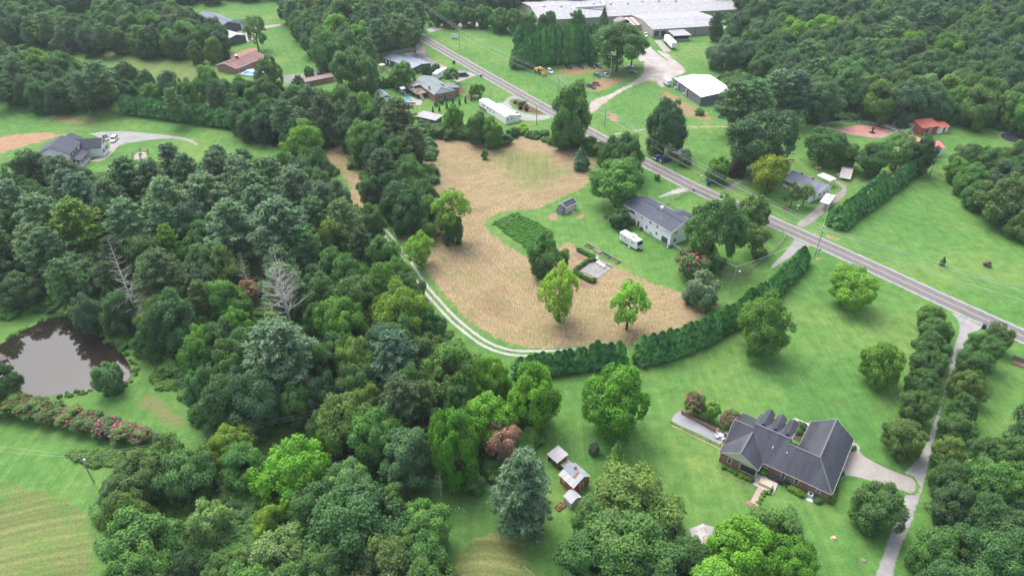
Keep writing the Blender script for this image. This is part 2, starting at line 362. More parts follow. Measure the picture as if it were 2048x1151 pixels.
sheet('mulch_bed', [(925,190),(945,187),(952,196),(935,202)], M_bed, 0.8, 0.8)
sheet('mulch_bed', [(895,172),(918,170),(940,184),(922,190)], M_bed, 0.8, 0.8)
sheet('red_riding_ring', [(1628,253),(1680,249),(1740,250),(1775,257),(1788,264),(1766,276),(1745,277),(1700,269),(1650,262)], ground_mat('riding_ring_clay', soil((0.46,0.20,0.18),(0.52,0.29,0.25)), 0.5), 0.8, 0.5, smooth=1)
M_garden = ground_mat('garden_soil', lambda n: mix(n, sstep(n, noise(n, mapping(n, wpos(n), (1, 0.1, 1), (0, 0, R(-38))), 0.9, 2), 0.45, 0.55), (0.05, 0.13, 0.03), (0.07, 0.19, 0.04)), 0.8)
sheet('vegetable_garden', [(977,447),(1032,421),(1112,462),(1094,480),(1055,503)], M_garden, 0.6, 1)

# water
m, n_, b_ = newmat('pond_water')
p_ = wpos(n_)
L(n_, ramp(n_, noise(n_, p_, 0.05, 3), [(0.3, (0.016, 0.013, 0.010)), (0.7, (0.026, 0.021, 0.016))]), b_.inputs['Base Color']); b_.inputs['Roughness'].default_value = 0.03; b_.inputs['IOR'].default_value = 1.65
bump(n_, b_, noise(n_, mapping(n_, p_, (1, 0.5, 1)), 2.5, 2), 0.035, 0.05)
POND = [(-90,752),(-60,712),(0,690),(42,664),(82,643),(120,633),(150,637),(185,660),(225,683),(252,716),(266,745),(248,768),(200,776),(150,786),(72,794),(20,788),(-40,782)]
M_bank = ground_mat('pond_bank', soil((0.10,0.11,0.045),(0.20,0.15,0.075)), 1.2, wscale=0.5)
pb = smooth_poly(W2(POND), 2); cx = sum(p[0] for p in pb)/len(pb); cy = sum(p[1] for p in pb)/len(pb)
sheet('pond_bank', None, M_bank, 0.8, 1, world=[(cx + (x-cx)*1.06, cy + (y-cy)*1.06) for x, y in pb], smooth=0)
mw = MB(); zw = layer(pb); mw.add([(x, y, zw) for x, y in pb], [tuple(range(len(pb)))]); o = mw.build('pond_water', m, kind='structure')
if o.data.polygons[0].normal.z < 0: o.data.flip_normals()

# gravel tracks and drives
M_gravel = ground_mat('grey_gravel', gravel(), 0.7, wscale=1.0, wob=0.7)
M_gravel_w = ground_mat('pale_gravel', gravel((0.42,0.39,0.37),(0.62,0.59,0.57), (0.45,0.33,0.24)), 2.0, wscale=0.4, wob=1.0)
M_tarmac_p = ground_mat('worn_tarmac', gravel((0.24,0.235,0.25),(0.33,0.32,0.33), (0.42,0.33,0.28)), 0.8, wob=0.6)
M_conc = ground_mat('concrete_drive', gravel((0.40,0.36,0.33),(0.50,0.46,0.43)), 0.15, wob=0.1)
M_rut = None
def ruts(n):
    p = wpos(n); c = N(n, 'Attribute', attribute_name='c').outputs['Fac']
    ac = math_(n, 'ABSOLUTE', c); wv = math_(n, 'MULTIPLY', math_(n, 'SUBTRACT', noise(n, p, 0.8, 4, 0.7), 0.5), 0.9)
    d = math_(n, 'ADD', math_(n, 'ABSOLUTE', math_(n, 'SUBTRACT', ac, 0.85)), wv)
    return mix(n, sstep(n, d, 0.28, 0.50), gravel((0.46,0.44,0.43),(0.62,0.60,0.58))(n), lawn_col(n))
M_rut = ground_mat('two_track_gravel', ruts, 0.25, wob=0.4)
strip('gravel_track', [(735,425),(748,440),(768,462),(793,493),(820,530),(842,566),(873,602),(905,637),(935,662),(970,688),(1010,703),(1045,707),(1110,706),(1180,700),(1250,694)], 3.1, M_rut, cols=13)
sheet('gravel_drive', [(1540,528),(1572,500),(1590,470),(1600,476),(1628,492),(1612,496),(1560,530),(1535,545)], M_gravel, 0.5, 1)
sheet('gravel_drive', [(1896,617),(1920,628),(1975,655),(1962,660),(1945,668),(1932,690),(1912,735),(1897,775),(1880,850),(1868,900),(1860,935),(1848,985),(1838,1010),(1830,1040),(1812,1080),(1795,1130),(1785,1180),(1735,1180),(1760,1110),(1778,1060),(1790,1030),(1805,990),(1812,970),(1800,945),(1822,925),(1840,905),(1858,860),(1878,800),(1892,750),(1902,705),(1908,680),(1918,655),(1912,640)], M_gravel, 0.6, 1)
sheet('concrete_drive', [(1690,880),(1710,884),(1722,893),(1718,905),(1760,930),(1800,946),(1834,958),(1830,990),(1795,977),(1745,962),(1700,950),(1688,952),(1680,965)], M_conc, 0.4, 0.3, smooth=1)
sheet('gravel_yard', [(1160,240),(1172,202),(1215,188),(1262,164),(1285,145),(1280,128),(1295,112),(1266,86),(1256,64),(1276,58),(1290,86),(1302,98),(1338,104),(1352,120),(1384,144),(1345,157),(1334,176),(1318,176),(1308,164),(1296,163),(1268,174),(1238,190),(1208,212),(1182,234)], M_gravel_w, 1.2, 3)
sheet('gravel_track', [(1185,270),(1230,266),(1290,254),(1340,251),(1450,250),(1600,249),(1700,245),(1700,248),(1600,254),(1450,257),(1340,257),(1290,261),(1225,274)], M_gravel_w, 1.2, 2)
strip('gravel_yard', [(1258,56),(1272,76),(1288,100),(1306,122)], [9,9,12,16], M_gravel_w, cols=9)
sheet('dock_apron', [(1308,81),(1322,80),(1343,103),(1328,105)], M_conc, 1.0, 0.3, smooth=0)
sheet('gravel_drive', [(845,58),(880,48),(960,42),(1060,40),(1060,50),(960,52),(880,60),(858,70)], M_gravel_w, 2.5, 2)
sheet('gravel_drive', [(1352,396),(1372,382),(1420,372),(1396,385),(1352,404),(1320,418),(1300,422),(1330,402)], M_gravel_w, 0.8, 2)
sheet('gravel_drive', [(1300,395),(1330,385),(1352,372),(1395,368),(1425,378),(1405,392),(1380,384),(1330,398)], M_gravel_w, 0.8, 2)
sheet('gravel_drive', [(170,268),(195,264),(220,262),(260,262),(300,266),(340,270),(375,275),(395,283),(405,295),(398,296),(380,285),(355,278),(320,278),(270,284),(240,290),(228,300),(216,318),(192,324),(178,322),(210,310),(222,288),(190,272)], M_gravel, 1.2, 1.5)
sheet('gravel_drive', [(555,150),(600,148),(650,140),(660,150),(620,160),(580,168),(560,165)], M_tarmac_p, 1.5, 1)
sheet('concrete_drive', [(468,60),(498,57),(540,50),(565,48),(562,52),(510,60),(505,75),(512,84),(492,84)], M_conc, 1.5, 0.3)
sheet('parking_court', [(838,92),(848,90),(855,97),(850,108),(862,118),(905,138),(938,142),(950,138),(975,146),(928,158),(900,158),(870,150),(860,140),(820,128),(800,112)], M_tarmac_p, 0.9, 0.8)
sheet('concrete_drive', [(925,147),(936,143),(955,150),(915,165),(908,160)], M_conc, 0.8, 0.3, smooth=0)
sheet('gravel_drive', [(998,210),(1020,190),(1034,192),(1100,230),(1106,235),(1085,242),(1045,242),(1018,234),(1000,226)], M_gravel, 0.8, 0.8, smooth=1)
sheet('mulch_bed', [(1022,202),(1034,198),(1062,213),(1095,228),(1078,229),(1050,224),(1030,214)], M_bed, 0.8, 1)
sheet('concrete_drive', [(1442,378),(1470,362),(1510,348),(1518,352),(1480,366),(1458,386)], ground_mat('old_drive', gravel((0.30,0.27,0.25),(0.40,0.36,0.34)), 0.6), 0.8, 1)
sheet('concrete_drive', [(1587,449),(1612,432),(1632,414),(1655,392),(1680,385),(1685,375),(1665,362),(1668,357),(1690,368),(1697,380),(1688,396),(1668,408),(1650,424),(1625,446),(1605,458)], ground_mat('old_drive_two', gravel((0.32,0.28,0.27),(0.42,0.37,0.36)), 0.4), 0.8, 0.8)
sheet('gravel_court', [(1341,842),(1347,828),(1360,820),(1380,832),(1420,850),(1450,866),(1450,878),(1441,890),(1400,868)], ground_mat('court_gravel', gravel((0.33,0.34,0.37),(0.46,0.47,0.50)), 0.15, wob=0.1), 0.3, 0.2, smooth=0)
sheet('stone_ring', [(263,314),(272,306),(285,303),(298,307),(296,314),(280,319),(268,319)], ground_mat('stone_paving', gravel((0.42,0.35,0.32),(0.56,0.48,0.44)), 0.2, wob=0.2), 0.4, 0.3)
strip('footpath', [(180,322),(200,321),(212,317),(224,304),(236,288)], 1.3, ground_mat('path_paving', gravel((0.45,0.36,0.31),(0.52,0.43,0.38)), 0.1, wob=0.1), cols=5)
# the road
M_road = ground_mat('road_asphalt', lambda n: mix(n, 1.0, ramp(n, noise(n, mapping(n, wpos(n), (1, 0.12, 1), (0, 0, R(33))), 1.1, 4, 0.6), [(0.3, (0.135, 0.130, 0.138)), (0.7, (0.190, 0.180, 0.185))]), ramp(n, noise(n, wpos(n), 6, 2), [(0.3, (0.9,)*3), (0.7, (1.1,)*3)]), 'MULTIPLY'), 0.12, wob=0.15, wscale=2)
M_verge = ground_mat('road_shoulder', gravel((0.36,0.34,0.33),(0.48,0.45,0.43)), 0.5, wob=1.0, wscale=0.7)
ROADC = [(700,-30),(790,42),(847,77),(935,128),(1024,179),(1101,223),(1190,270),(1284,322),(1345,353),(1402,382),(1500,424),(1640,486),(1780,550),(1869,592),(2048,673),(2200,741)]
strip('road_shoulder', ROADC, 7.3, M_verge, cols=15, smooth=2)
road = strip('road', ROADC, 5.9, M_road, cols=9, smooth=2)
def paint(name, c):
    m, n, b = newmat(name); v = noise(n, wpos(n), 1.3, 4, 0.7)
    L(n, mix(n, sstep(n, v, 0.56, 0.72), c, (0.20, 0.19, 0.19)), b.inputs['Base Color']); b.inputs['Roughness'].default_value = 0.7; return m
M_yel = paint('yellow_road_paint', (0.50, 0.38, 0.20)); M_whi = paint('white_road_paint', (0.72, 0.72, 0.72))
zl = layer(W2(ROADC))
for off, mt, nm in ((-0.14, M_yel, 'centre_line'), (0.14, M_yel, 'centre_line'), (-2.72, M_whi, 'edge_line'), (2.72, M_whi, 'edge_line')):
    strip(nm, ROADC, 0.13, mt, z=zl, cols=3, off=off, smooth=2)
TOP = zl
# ================================================================== foliage: crowns built leaf by leaf, shared between trees
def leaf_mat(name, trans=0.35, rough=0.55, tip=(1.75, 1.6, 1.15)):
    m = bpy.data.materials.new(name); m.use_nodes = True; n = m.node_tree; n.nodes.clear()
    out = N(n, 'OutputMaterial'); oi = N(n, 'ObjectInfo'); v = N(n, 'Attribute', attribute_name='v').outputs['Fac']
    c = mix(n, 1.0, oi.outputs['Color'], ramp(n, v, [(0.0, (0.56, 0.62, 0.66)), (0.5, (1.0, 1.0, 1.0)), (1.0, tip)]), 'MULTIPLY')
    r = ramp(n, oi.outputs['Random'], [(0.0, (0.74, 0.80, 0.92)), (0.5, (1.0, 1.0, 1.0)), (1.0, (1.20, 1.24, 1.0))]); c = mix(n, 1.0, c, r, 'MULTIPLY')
    b = N(n, 'BsdfPrincipled'); b.inputs['Roughness'].default_value = rough; b.inputs['Specular IOR Level'].default_value = 0.3
    t = N(n, 'BsdfTranslucent'); L(n, c, b.inputs['Base Color']); L(n, mix(n, 1.0, c, (1.2, 1.35, 0.7), 'MULTIPLY'), t.inputs['Color'])
    x = N(n, 'MixShader'); x.inputs[0].default_value = trans; L(n, b.outputs[0], x.inputs[1]); L(n, t.outputs[0], x.inputs[2]); L(n, x.outputs[0], out.inputs['Surface'])
    return m
M_leaf = leaf_mat('broad_leaves'); M_needle = leaf_mat('needles', 0.12, 0.6, (1.6, 1.55, 1.45)); M_bloom = leaf_mat('blossom', 0.3, 0.6, (1.2, 1.1, 1.1))
M_bark = flat('bark', (0.11, 0.085, 0.065), 0.9, 0.35, 3.0, 0.2)
M_dead = flat('bleached_wood', (0.46, 0.42, 0.40), 0.9, 0.25, 1.0, 0.2)
M_pbark = flat('pine_bark', (0.20, 0.16, 0.13), 0.9, 0.35, 2.0, 0.2)

def quads(name, C0, Nrm, Up, ln, wd, val):
    """leaf quads: centre, normal, long axis, half length, half width"""
    Up = Up - Nrm * np.sum(Up * Nrm, 1, keepdims=True); Up /= np.linalg.norm(Up, axis=1, keepdims=True) + 1e-9
    S = np.cross(Nrm, Up); a = Up * ln[:, None]; b = S * wd[:, None]
    bend = Nrm * (ln * 0.25)[:, None]
    V = np.stack([C0 - a - bend, C0 + b*1.0, C0 + a - bend, C0 - b*1.0], 1).reshape(-1, 3)
    n = len(C0); me = bpy.data.meshes.new(name); me.vertices.add(4*n); me.vertices.foreach_set('co', V.ravel())
    me.loops.add(4*n); me.loops.foreach_set('vertex_index', np.arange(4*n, dtype=np.int32))
    me.polygons.add(n); me.polygons.foreach_set('loop_start', np.arange(0, 4*n, 4, dtype=np.int32)); me.polygons.foreach_set('loop_total', np.full(n, 4, np.int32))
    me.update(); at = me.attributes.new('v', 'FLOAT', 'FACE'); at.data.foreach_set('value', np.clip(val, 0, 1).astype(np.float32))
    return me
def unit(a): return a / (np.linalg.norm(a, axis=1, keepdims=True) + 1e-9)
def rdir(rng, n): return unit(rng.normal(size=(n, 3)))

def crown_broad(seed, main=9, sub=8, per=190, mr=(0.36, 0.50), lr=(0.14, 0.24), leaf=0.046, low=-0.75, spread=0.60, drop=0.0):
    """unit crown, x,y radius 1, z from -1 to 1: a few great lobes, each set with billowing leaf clumps"""
    rng = np.random.default_rng(seed); out = []; k_ = np.arange(main) + 0.5
    ph = np.arccos(1 - (1 - low) * k_ / main); th = math.pi * (1 + 5**0.5) * k_ + rng.uniform(0, 6.28)
    md = np.stack([np.cos(th)*np.sin(ph), np.sin(th)*np.sin(ph), np.cos(ph)], 1) + rng.normal(size=(main, 3))*0.16; md = unit(md)
    mc = md * (spread * rng.uniform(0.74, 1.12, (main, 1))); mc = np.vstack([mc, rng.normal(size=(2, 3))*0.12]); R_ = rng.uniform(*mr, len(mc)); R_[-2:] = 0.5
    for M_, (c0, r0) in enumerate(zip(mc, R_)):
        if drop and M_ < main and rng.random() < drop: continue
        q = rdir(rng, sub*4); oc0 = unit(c0[None] + np.array([[0, 0, 0.08]]))[0]; q = q[(q @ oc0) > -0.30][:sub]; tone = rng.normal(0.5, 0.07)
        for d in q:
            c = c0 + d * r0 * rng.uniform(0.72, 1.0); r = rng.uniform(*lr); n = int(per * (r/0.19)**2); u = rdir(rng, n*2); oc = unit((c*0.6 + d)[None])[0]
            u = u[(u @ (oc*0.9 + np.array([0, 0, 0.45]))) > -0.30][:n]
            p = c + u * r * (1 + 0.20*rng.normal(size=(len(u), 1))) * np.array([1, 1, 0.85])
            nr = unit(u*0.7 + oc*0.3 + np.array([0, 0, 0.5]) + rng.normal(size=u.shape)*0.5)
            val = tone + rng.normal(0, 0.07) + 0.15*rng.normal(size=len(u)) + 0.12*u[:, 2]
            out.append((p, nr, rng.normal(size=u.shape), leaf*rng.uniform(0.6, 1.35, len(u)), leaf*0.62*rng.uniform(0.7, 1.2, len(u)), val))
    A = [np.concatenate([o[k] for o in out]) for k in range(6)]
    a, b = np.percentile(A[0], 1.5, axis=0), np.percentile(A[0], 98.5, axis=0); A[0] = (A[0] - (a + b)/2) / ((b - a)/2) * np.array([0.98, 0.98, 0.97])   # fitted to its unit box
    return quads('crown', *A)
def crown_pine(seed, levels=13, start=0.30, rad=0.26, nb=6, per=15, droop=0.0, fine=1.0):
    """unit height pine: whorls of nearly level boughs with upturned needle tufts"""
    rng = np.random.default_rng(seed); P0 = []; Nn = []; U = []; Ln = []; Wd = []; Va = []
    for k in range(levels):
        z = start + (1 - start) * (k + rng.uniform(-0.3, 0.3)) / levels; tt = np.clip((z - start) / (1 - start), 0, 1)
        rr = rad * (1 - tt**1.9) ** 0.75 * (0.65 + 0.35*min(1, tt*4)) + 0.02; m = nb if tt < 0.8 else nb-1; a0 = rng.uniform(0, 6.28)
        for j in range(m):
            a = a0 + 6.283*j/m + rng.normal()*0.22; L_ = rr * rng.uniform(0.7, 1.12); dv = np.array([math.cos(a), math.sin(a), 0.0]); sv_ = np.array([-dv[1], dv[0], 0])
            bv = rng.normal(0.5, 0.12); lift = rng.uniform(0.02, 0.25) - droop
            nt_ = int(5 + 9 * L_ / rad)
            for q in range(nt_):
                u = 0.18 + 0.82*(q+rng.random())/nt_; side = rng.normal()*0.20*L_*(1.15-u)**0.5
                c = dv*(L_*u) + sv_*side + np.array([0, 0, z + lift*L_*u*u + 0.006*rng.normal()])
                m2 = int(per*fine); dr = unit(dv*0.75 + np.array([0, 0, 0.55]) + sv_*np.sign(side)*0.25 + rng.normal(size=(m2, 3))*0.62)
                ln = 0.019*rng.uniform(0.7, 1.4, m2)
                P0.append(c + dr*ln[:, None]*0.9 + rng.normal(size=(m2, 3))*0.006); U.append(dr); Nn.append(unit(rng.normal(size=(m2, 3))*0.7 + np.array([0, 0, 1.0])))
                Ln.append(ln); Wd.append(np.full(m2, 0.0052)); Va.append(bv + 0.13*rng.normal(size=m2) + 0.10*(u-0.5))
    return quads('crown', *[np.concatenate(x) for x in (P0, Nn, U, Ln, Wd, Va)])
def crown_cone(seed, n=6200, rad=0.24, base=0.02, power=0.75, leaf=0.030, lobes=26, point=1.0):
    """unit height dense evergreen: upswept sprays over a tapering column"""
    rng = np.random.default_rng(seed); z = rng.random(n)**0.9; a = rng.uniform(0, 6.283, n)
    la = rng.uniform(0, 6.283, lobes); lz = rng.random(lobes)
    bul = np.zeros(n)
    for A_, Z_ in zip(la, lz): bul = np.maximum(bul, np.exp(-((np.angle(np.exp(1j*(a-A_))))**2/0.10 + (z-Z_)**2/0.004)))
    r = rad * (1 - z**(1/ power * point))**power * (0.74 + 0.34*bul) * (0.55 + 0.45*np.clip(z*7, 0, 1)); depth = 1 - 0.30*rng.random(n)**2
    d = np.stack([np.cos(a), np.sin(a), np.zeros(n)], 1); p = d*(r*depth)[:, None]; p[:, 2] = base + z*(1-base)
    up = unit(d*0.75 + np.array([0, 0, 0.9]) + rng.normal(size=(n, 3))*0.30); nr = unit(d + np.array([0, 0, 0.5]) + rng.normal(size=(n, 3))*0.35)
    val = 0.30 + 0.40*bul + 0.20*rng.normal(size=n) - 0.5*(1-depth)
    return quads('crown', p, nr, up, leaf*rng.uniform(0.6, 1.4, n), leaf*0.36*rng.uniform(0.7, 1.3, n), val)
def blossoms(seed, n=26, per=60, leaf=0.045, top=-0.1):
    rng = np.random.default_rng(seed); d = rdir(rng, n*3); d = d[d[:, 2] > top][:n]; out = []
    for c in d * rng.uniform(0.88, 1.04, (len(d), 1)):
        q = rdir(rng, per); out.append((c + q*np.array([0.09, 0.09, 0.11])*rng.random((per, 1))**0.4, unit(q + rng.normal(size=q.shape)*0.5), rng.normal(size=q.shape), leaf*rng.uniform(0.5, 1.1, per), leaf*0.6*np.ones(per), 0.5 + 0.2*rng.normal(size=per)))
    return quads('blossom', *[np.concatenate([o[k] for o in out]) for k in range(6)])
def trunk_mesh(seed, limbs=7, top=0.80, r=0.030, spread=0.22, start=0.28):
    rng = random.Random(seed); m = MB(); p = Vector((0, 0, -0.02)); rr = r*1.25; prev = p
    for k in range(1, 6):
        q = Vector((rng.uniform(-.012, .012)*k, rng.uniform(-.012, .012)*k, top*k/5)); m.tube(prev, q, rr, rr*0.74, 7); rr *= 0.74; prev = q
    for k in range(limbs):
        z = start + (top-start)*k/limbs; a = k*2.4 + rng.uniform(-.4, .4); L_ = spread*rng.uniform(0.7, 1.1)*(1.1 - k/limbs*0.5)
        b = Vector((0, 0, z)); c = b + Vector((math.cos(a)*L_*0.6, math.sin(a)*L_*0.6, L_*0.5)); e = c + Vector((math.cos(a)*L_*0.4, math.sin(a)*L_*0.4, L_*0.45))
        m.tube(b, c, r*0.42, r*0.25, 5); m.tube(c, e, r*0.25, r*0.08, 4)
    return m.mesh('trunk')
def dead_mesh(seed, levels=26, rad=0.20, r=0.016, up=0.35, start=0.35, fork=False):
    rng = random.Random(seed); m = MB()
    def go(b, d, L_, rr, dep):
        n = 3; p = b
        for k in range(n):
            d = (d + Vector((rng.uniform(-.22, .22), rng.uniform(-.22, .22), rng.uniform(-.05, .18)))).normalized(); q = p + d*(L_/n); m.tube(p, q, rr, rr*0.7, 4); rr *= 0.7; p = q
            if dep > 0:
                for s_ in (-1, 1):
                    e = (d + d.orthogonal().normalized()*0 + Vector((-d.y, d.x, 0))*s_*rng.uniform(.5, .9) + Vector((0, 0, rng.uniform(-.1, .3)))).normalized(); go(p, e, L_*0.42, rr*0.6, dep-1)
    stems = [(Vector((0, 0, 0)), Vector((0.02, 0, 1)))] + ([(Vector((0, 0, 0.28)), Vector((-0.22, 0.05, 1)))] if fork else [])
    for b, d in stems:
        d = d.normalized(); H_ = 1.0 - b.z; m.tube(b, b + d*H_*0.5, r, r*0.72, 7); m.tube(b + d*H_*0.5, b + d*H_, r*0.72, r*0.12, 6)
        for k in range(levels):
            t_ = start + (1-start)*k/levels; a = k*2.4 + rng.uniform(-.5, .5); L_ = rad*(1.08 - t_)**0.6*rng.uniform(.6, 1.25)
            go(b + d*H_*t_, Vector((math.cos(a), math.sin(a), up*rng.uniform(.4, 1.6))).normalized(), L_, r*0.33*(1.15-t_), 2 if L_ > 0.08 else 1)
    return m.mesh('dead_branches')

BROAD = [crown_broad(i, main=10 + i % 3) for i in range(8)]
LOOSE = [crown_broad(20+i, main=12, sub=6, per=95, mr=(0.26, 0.40), lr=(0.12, 0.22), leaf=0.056, spread=0.68, drop=0.12) for i in range(4)]
DENSE = [crown_broad(40+i, main=15, sub=9, per=170, mr=(0.28, 0.36), lr=(0.12, 0.18), leaf=0.043, spread=0.68, low=-0.85) for i in range(3)]
BUSH = [crown_broad(60+i, main=7, sub=6, per=110, mr=(0.40, 0.52), lr=(0.18, 0.28), leaf=0.080, spread=0.52, low=-0.3) for i in range(4)]
PINE = [crown_pine(80+i) for i in range(5)]
PINE_L = [crown_pine(150+i, levels=17, start=0.06, rad=0.25, nb=7, per=15, droop=0.02) for i in range(2)]
PINE_D = [crown_pine(90+i, levels=12, start=0.42, rad=0.24, nb=6, per=14, droop=0.05) for i in range(3)]
CONE = [crown_cone(100+i) for i in range(4)]
FAT = [crown_cone(110+i, n=8200, rad=0.34, power=0.42, leaf=0.036, lobes=46) for i in range(4)]
HEDG = [crown_cone(140+i, n=6400, rad=0.34, power=0.60, leaf=0.055, lobes=60) for i in range(4)]
THIN = [crown_cone(120+i, n=1500, rad=0.17, power=0.7, leaf=0.055, lobes=10) for i in range(2)]
BLOOM = [blossoms(130+i, n=80, per=40, leaf=0.060, top=-0.2) for i in range(3)]
TRUNK = [trunk_mesh(i) for i in range(4)]; PTRUNK = [trunk_mesh(10+i, limbs=5, top=0.93, r=0.013, spread=0.12, start=0.35) for i in range(3)]
STEMS = [trunk_mesh(30+i, limbs=8, top=0.6, r=0.022, spread=0.30, start=0.05) for i in range(2)]
DEADM = [dead_mesh(1, fork=True, levels=34, rad=0.22, r=0.012), dead_mesh(2, levels=52, rad=0.16, up=0.1, start=0.12, r=0.011), dead_mesh(5, levels=18, rad=0.3, up=0.9, r=0.016, start=0.25)]
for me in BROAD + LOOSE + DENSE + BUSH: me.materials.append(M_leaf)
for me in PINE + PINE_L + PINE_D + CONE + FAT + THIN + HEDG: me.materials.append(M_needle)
for me in BLOOM: me.materials.append(M_bloom)
for me in TRUNK + STEMS: me.materials.append(M_bark)
for me in PTRUNK: me.materials.append(M_pbark)
for me in DEADM: me.materials.append(M_dead)

COL = dict(dark=(0.064,0.142,0.056), mid=(0.096,0.208,0.060), bright=(0.160,0.320,0.048), vivid=(0.125,0.310,0.030), yellow=(0.23,0.33,0.040), olive=(0.120,0.205,0.056),
           blue=(0.142,0.245,0.125), pale=(0.155,0.270,0.105), slate=(0.086,0.168,0.092), pineg=(0.118,0.225,0.095), brown=(0.20,0.13,0.095), sage=(0.150,0.215,0.125),
           cypress=(0.085,0.245,0.066), pink=(0.66,0.22,0.32), coral=(0.50,0.26,0.18), lime=(0.170,0.295,0.044), rust=(0.34,0.21,0.17), purple=(0.080,0.045,0.055), pinedk=(0.095,0.155,0.062))
rt = random.Random(11); TREES = []   # (x, y, r) of every tree placed
def tree(kind, x, y, h, r, col='mid', label=None, cat='tree', group=None, rz=None, name=None, bare=0.03, bloom=None):
    c = COL[col] if isinstance(col, str) else col; j = 1 + rt.uniform(-0.13, 0.13); g_ = 1 + rt.uniform(-0.10, 0.10)
    c = (c[0]*j*g_, c[1]*j, c[2]*j, 1)
    nm = name or {'pine':'pine_tree','pinel':'pine_tree','pined':'pine_tree','cone':'cypress_tree','fat':'cypress_tree','hedge':'cypress_tree','thin':'arborvitae','bush':'bush','dead':'dead_tree','myrtle':'crape_myrtle'}.get(kind, 'broadleaf_tree')
    e = empty(nm, (x, y, 0), rt.uniform(0, 6.28), label=label, cat=cat, group=group); TREES.append((x, y, r))
    def crown(me, loc, s): o = link('crown', me, None, e, loc); o.scale = s; o.color = c; return o
    def trunk(me, s): o = link('trunk', me, None, e); o.scale = s; return o
    if kind in ('pine', 'pined', 'pinel'):
        crown(rt.choice({'pine': PINE, 'pined': PINE_D, 'pinel': PINE_L}[kind]), (0, 0, 0), (r/0.25, r/0.25, h)); trunk(rt.choice(PTRUNK), (h, h, h))
    elif kind in ('cone', 'fat', 'thin', 'hedge'):
        me = rt.choice({'cone': CONE, 'fat': FAT, 'thin': THIN, 'hedge': HEDG}[kind]); k = {'cone': 0.24, 'fat': 0.34, 'thin': 0.17, 'hedge': 0.34}[kind]
        crown(me, (0, 0, 0), (r/k, r/k, h)); trunk(rt.choice(PTRUNK), (h*0.8, h*0.8, h*0.8))
    elif kind == 'dead':
        o = link('trunk_and_limbs', DEADM[rt.randrange(3)] if rz is None else DEADM[rz], None, e); o.scale = (h, h, h); o.name = 'trunk'
    elif kind in ('bush', 'myrtle'):
        cz = h*(0.5 if kind == 'bush' else 0.62); rh = h - cz
        crown(rt.choice(BUSH), (0, 0, cz), (r*0.93, r*0.93, rh)); trunk(rt.choice(STEMS), (h, h, h))
        if bloom or kind == 'myrtle':
            o = link('blossom', rt.choice(BLOOM), None, e, (0, 0, cz)); o.scale = (r*0.93, r*0.93, rh); o.color = (*(bloom if isinstance(bloom, tuple) else COL[bloom or 'pink']), 1)
    else:
        z0 = h*bare; rh = (h - z0)/2; cz = z0 + rh
        crown(rt.choice({'broad': BROAD, 'loose': LOOSE, 'dense': DENSE}[kind]), (0, 0, cz), (r*0.95, r*0.95, rh*0.98)); trunk(rt.choice(TRUNK), (h*0.8, h*0.8, h))
    return e
def tb(kind, bx, by, wpx, ty, col, label, **k):
    """a tree whose foot can be seen: foot, width and top row on the photograph"""
    p = P(bx, by); h = hgt(by, ty); r = wpx * mpp(by, h*0.5) / 2
    return tree(kind, p.x, p.y, h*0.985 if 'pine' in kind else h*0.96, r, col, label, **k)
def tc(kind, cx, cy, wpx, col, label=None, hf=1.0, **k):
    """a tree in the woods whose crown alone shows: centre and width of the crown on the photograph"""
    r = wpx * mpp(cy, 9) / 2 * 0.97; h = {'pine': 11 + 1.5*r, 'pined': 10 + 1.5*r, 'cone': r*3.4, 'fat': r*3, 'bush': r*1.25, 'myrtle': r*1.5}.get(kind, 5 + 1.7*r) * hf
    p = P(cx, cy, h*(0.72 if 'pine' in kind else 0.62)); return tree(kind, p.x, p.y, h, r, col, label, **k)
def proj_(x, y, z):
    d = Vector((x, y, z - HC)); cz = d.y*math.cos(TH) - d.z*math.sin(TH); cy = d.y*math.sin(TH) + d.z*math.cos(TH); return 1024 + FPX*d.x/cz, 575.5 - FPX*cy/cz
CLEAR = [[(640,285),(700,285),(735,330),(740,400),(800,430),(760,450),(715,425),(680,350),(640,310)], [(700,945),(1000,948),(1000,1010),(880,1060),(740,1000)], [(180,870),(400,878),(500,880),(640,872),(640,905),(500,905),(240,925),(180,930)],
         [(240,700),(300,720),(380,760),(400,870),(250,870),(270,780)], [(-40,605),(110,600),(150,625),(60,660),(-40,690)], [(1735,1160),(1815,965),(1850,960),(1832,1080),(1800,1160)], [(-40,875),(230,880),(200,1040),(215,1160),(-40,1160)], [(395,985),(530,985),(545,1100),(400,1100)]]
def in_clear(x, y, r, h):
    for px, py in (proj_(x, y, h*0.6), proj_(x-0.75*r, y, h*0.5), proj_(x+0.75*r, y, h*0.5), proj_(x, y, h*0.15), proj_(x, y, h*0.9)):
        for q in CLEAR:
            if poly_d(np.array([px]), np.array([py]), q)[0] > 0: return True
    return False
def fill(poly, spacing, pick, zc=9.0, n=4000, seed=5, keep=0.80, margin=0.0):
    """scatter trees over a stretch of wood outlined on the photograph at crown height, clear of those placed by hand"""
    rr = random.Random(seed); W = W2(poly, zc); A = np.array(W); lo, hi = A.min(0), A.max(0); got = 0; PX = []
    X = np.array([rr.uniform(lo[0], hi[0]) for _ in range(n)]); Y = np.array([rr.uniform(lo[1], hi[1]) for _ in range(n)]); D = poly_d(X, Y, W)
    for x, y, d in zip(X, Y, D):
        if d < margin: continue
        r = spacing * rr.uniform(0.50, 0.72)
        if any((x-a)**2 + (y-b)**2 < (keep*(r + q))**2 for a, b, q in TREES): continue
        if in_clear(x, y, r, 5 + 1.8*r): continue
        pick(x, y, r, rr); got += 1
    return got
MASS = {'broad': [], 'pine': []}
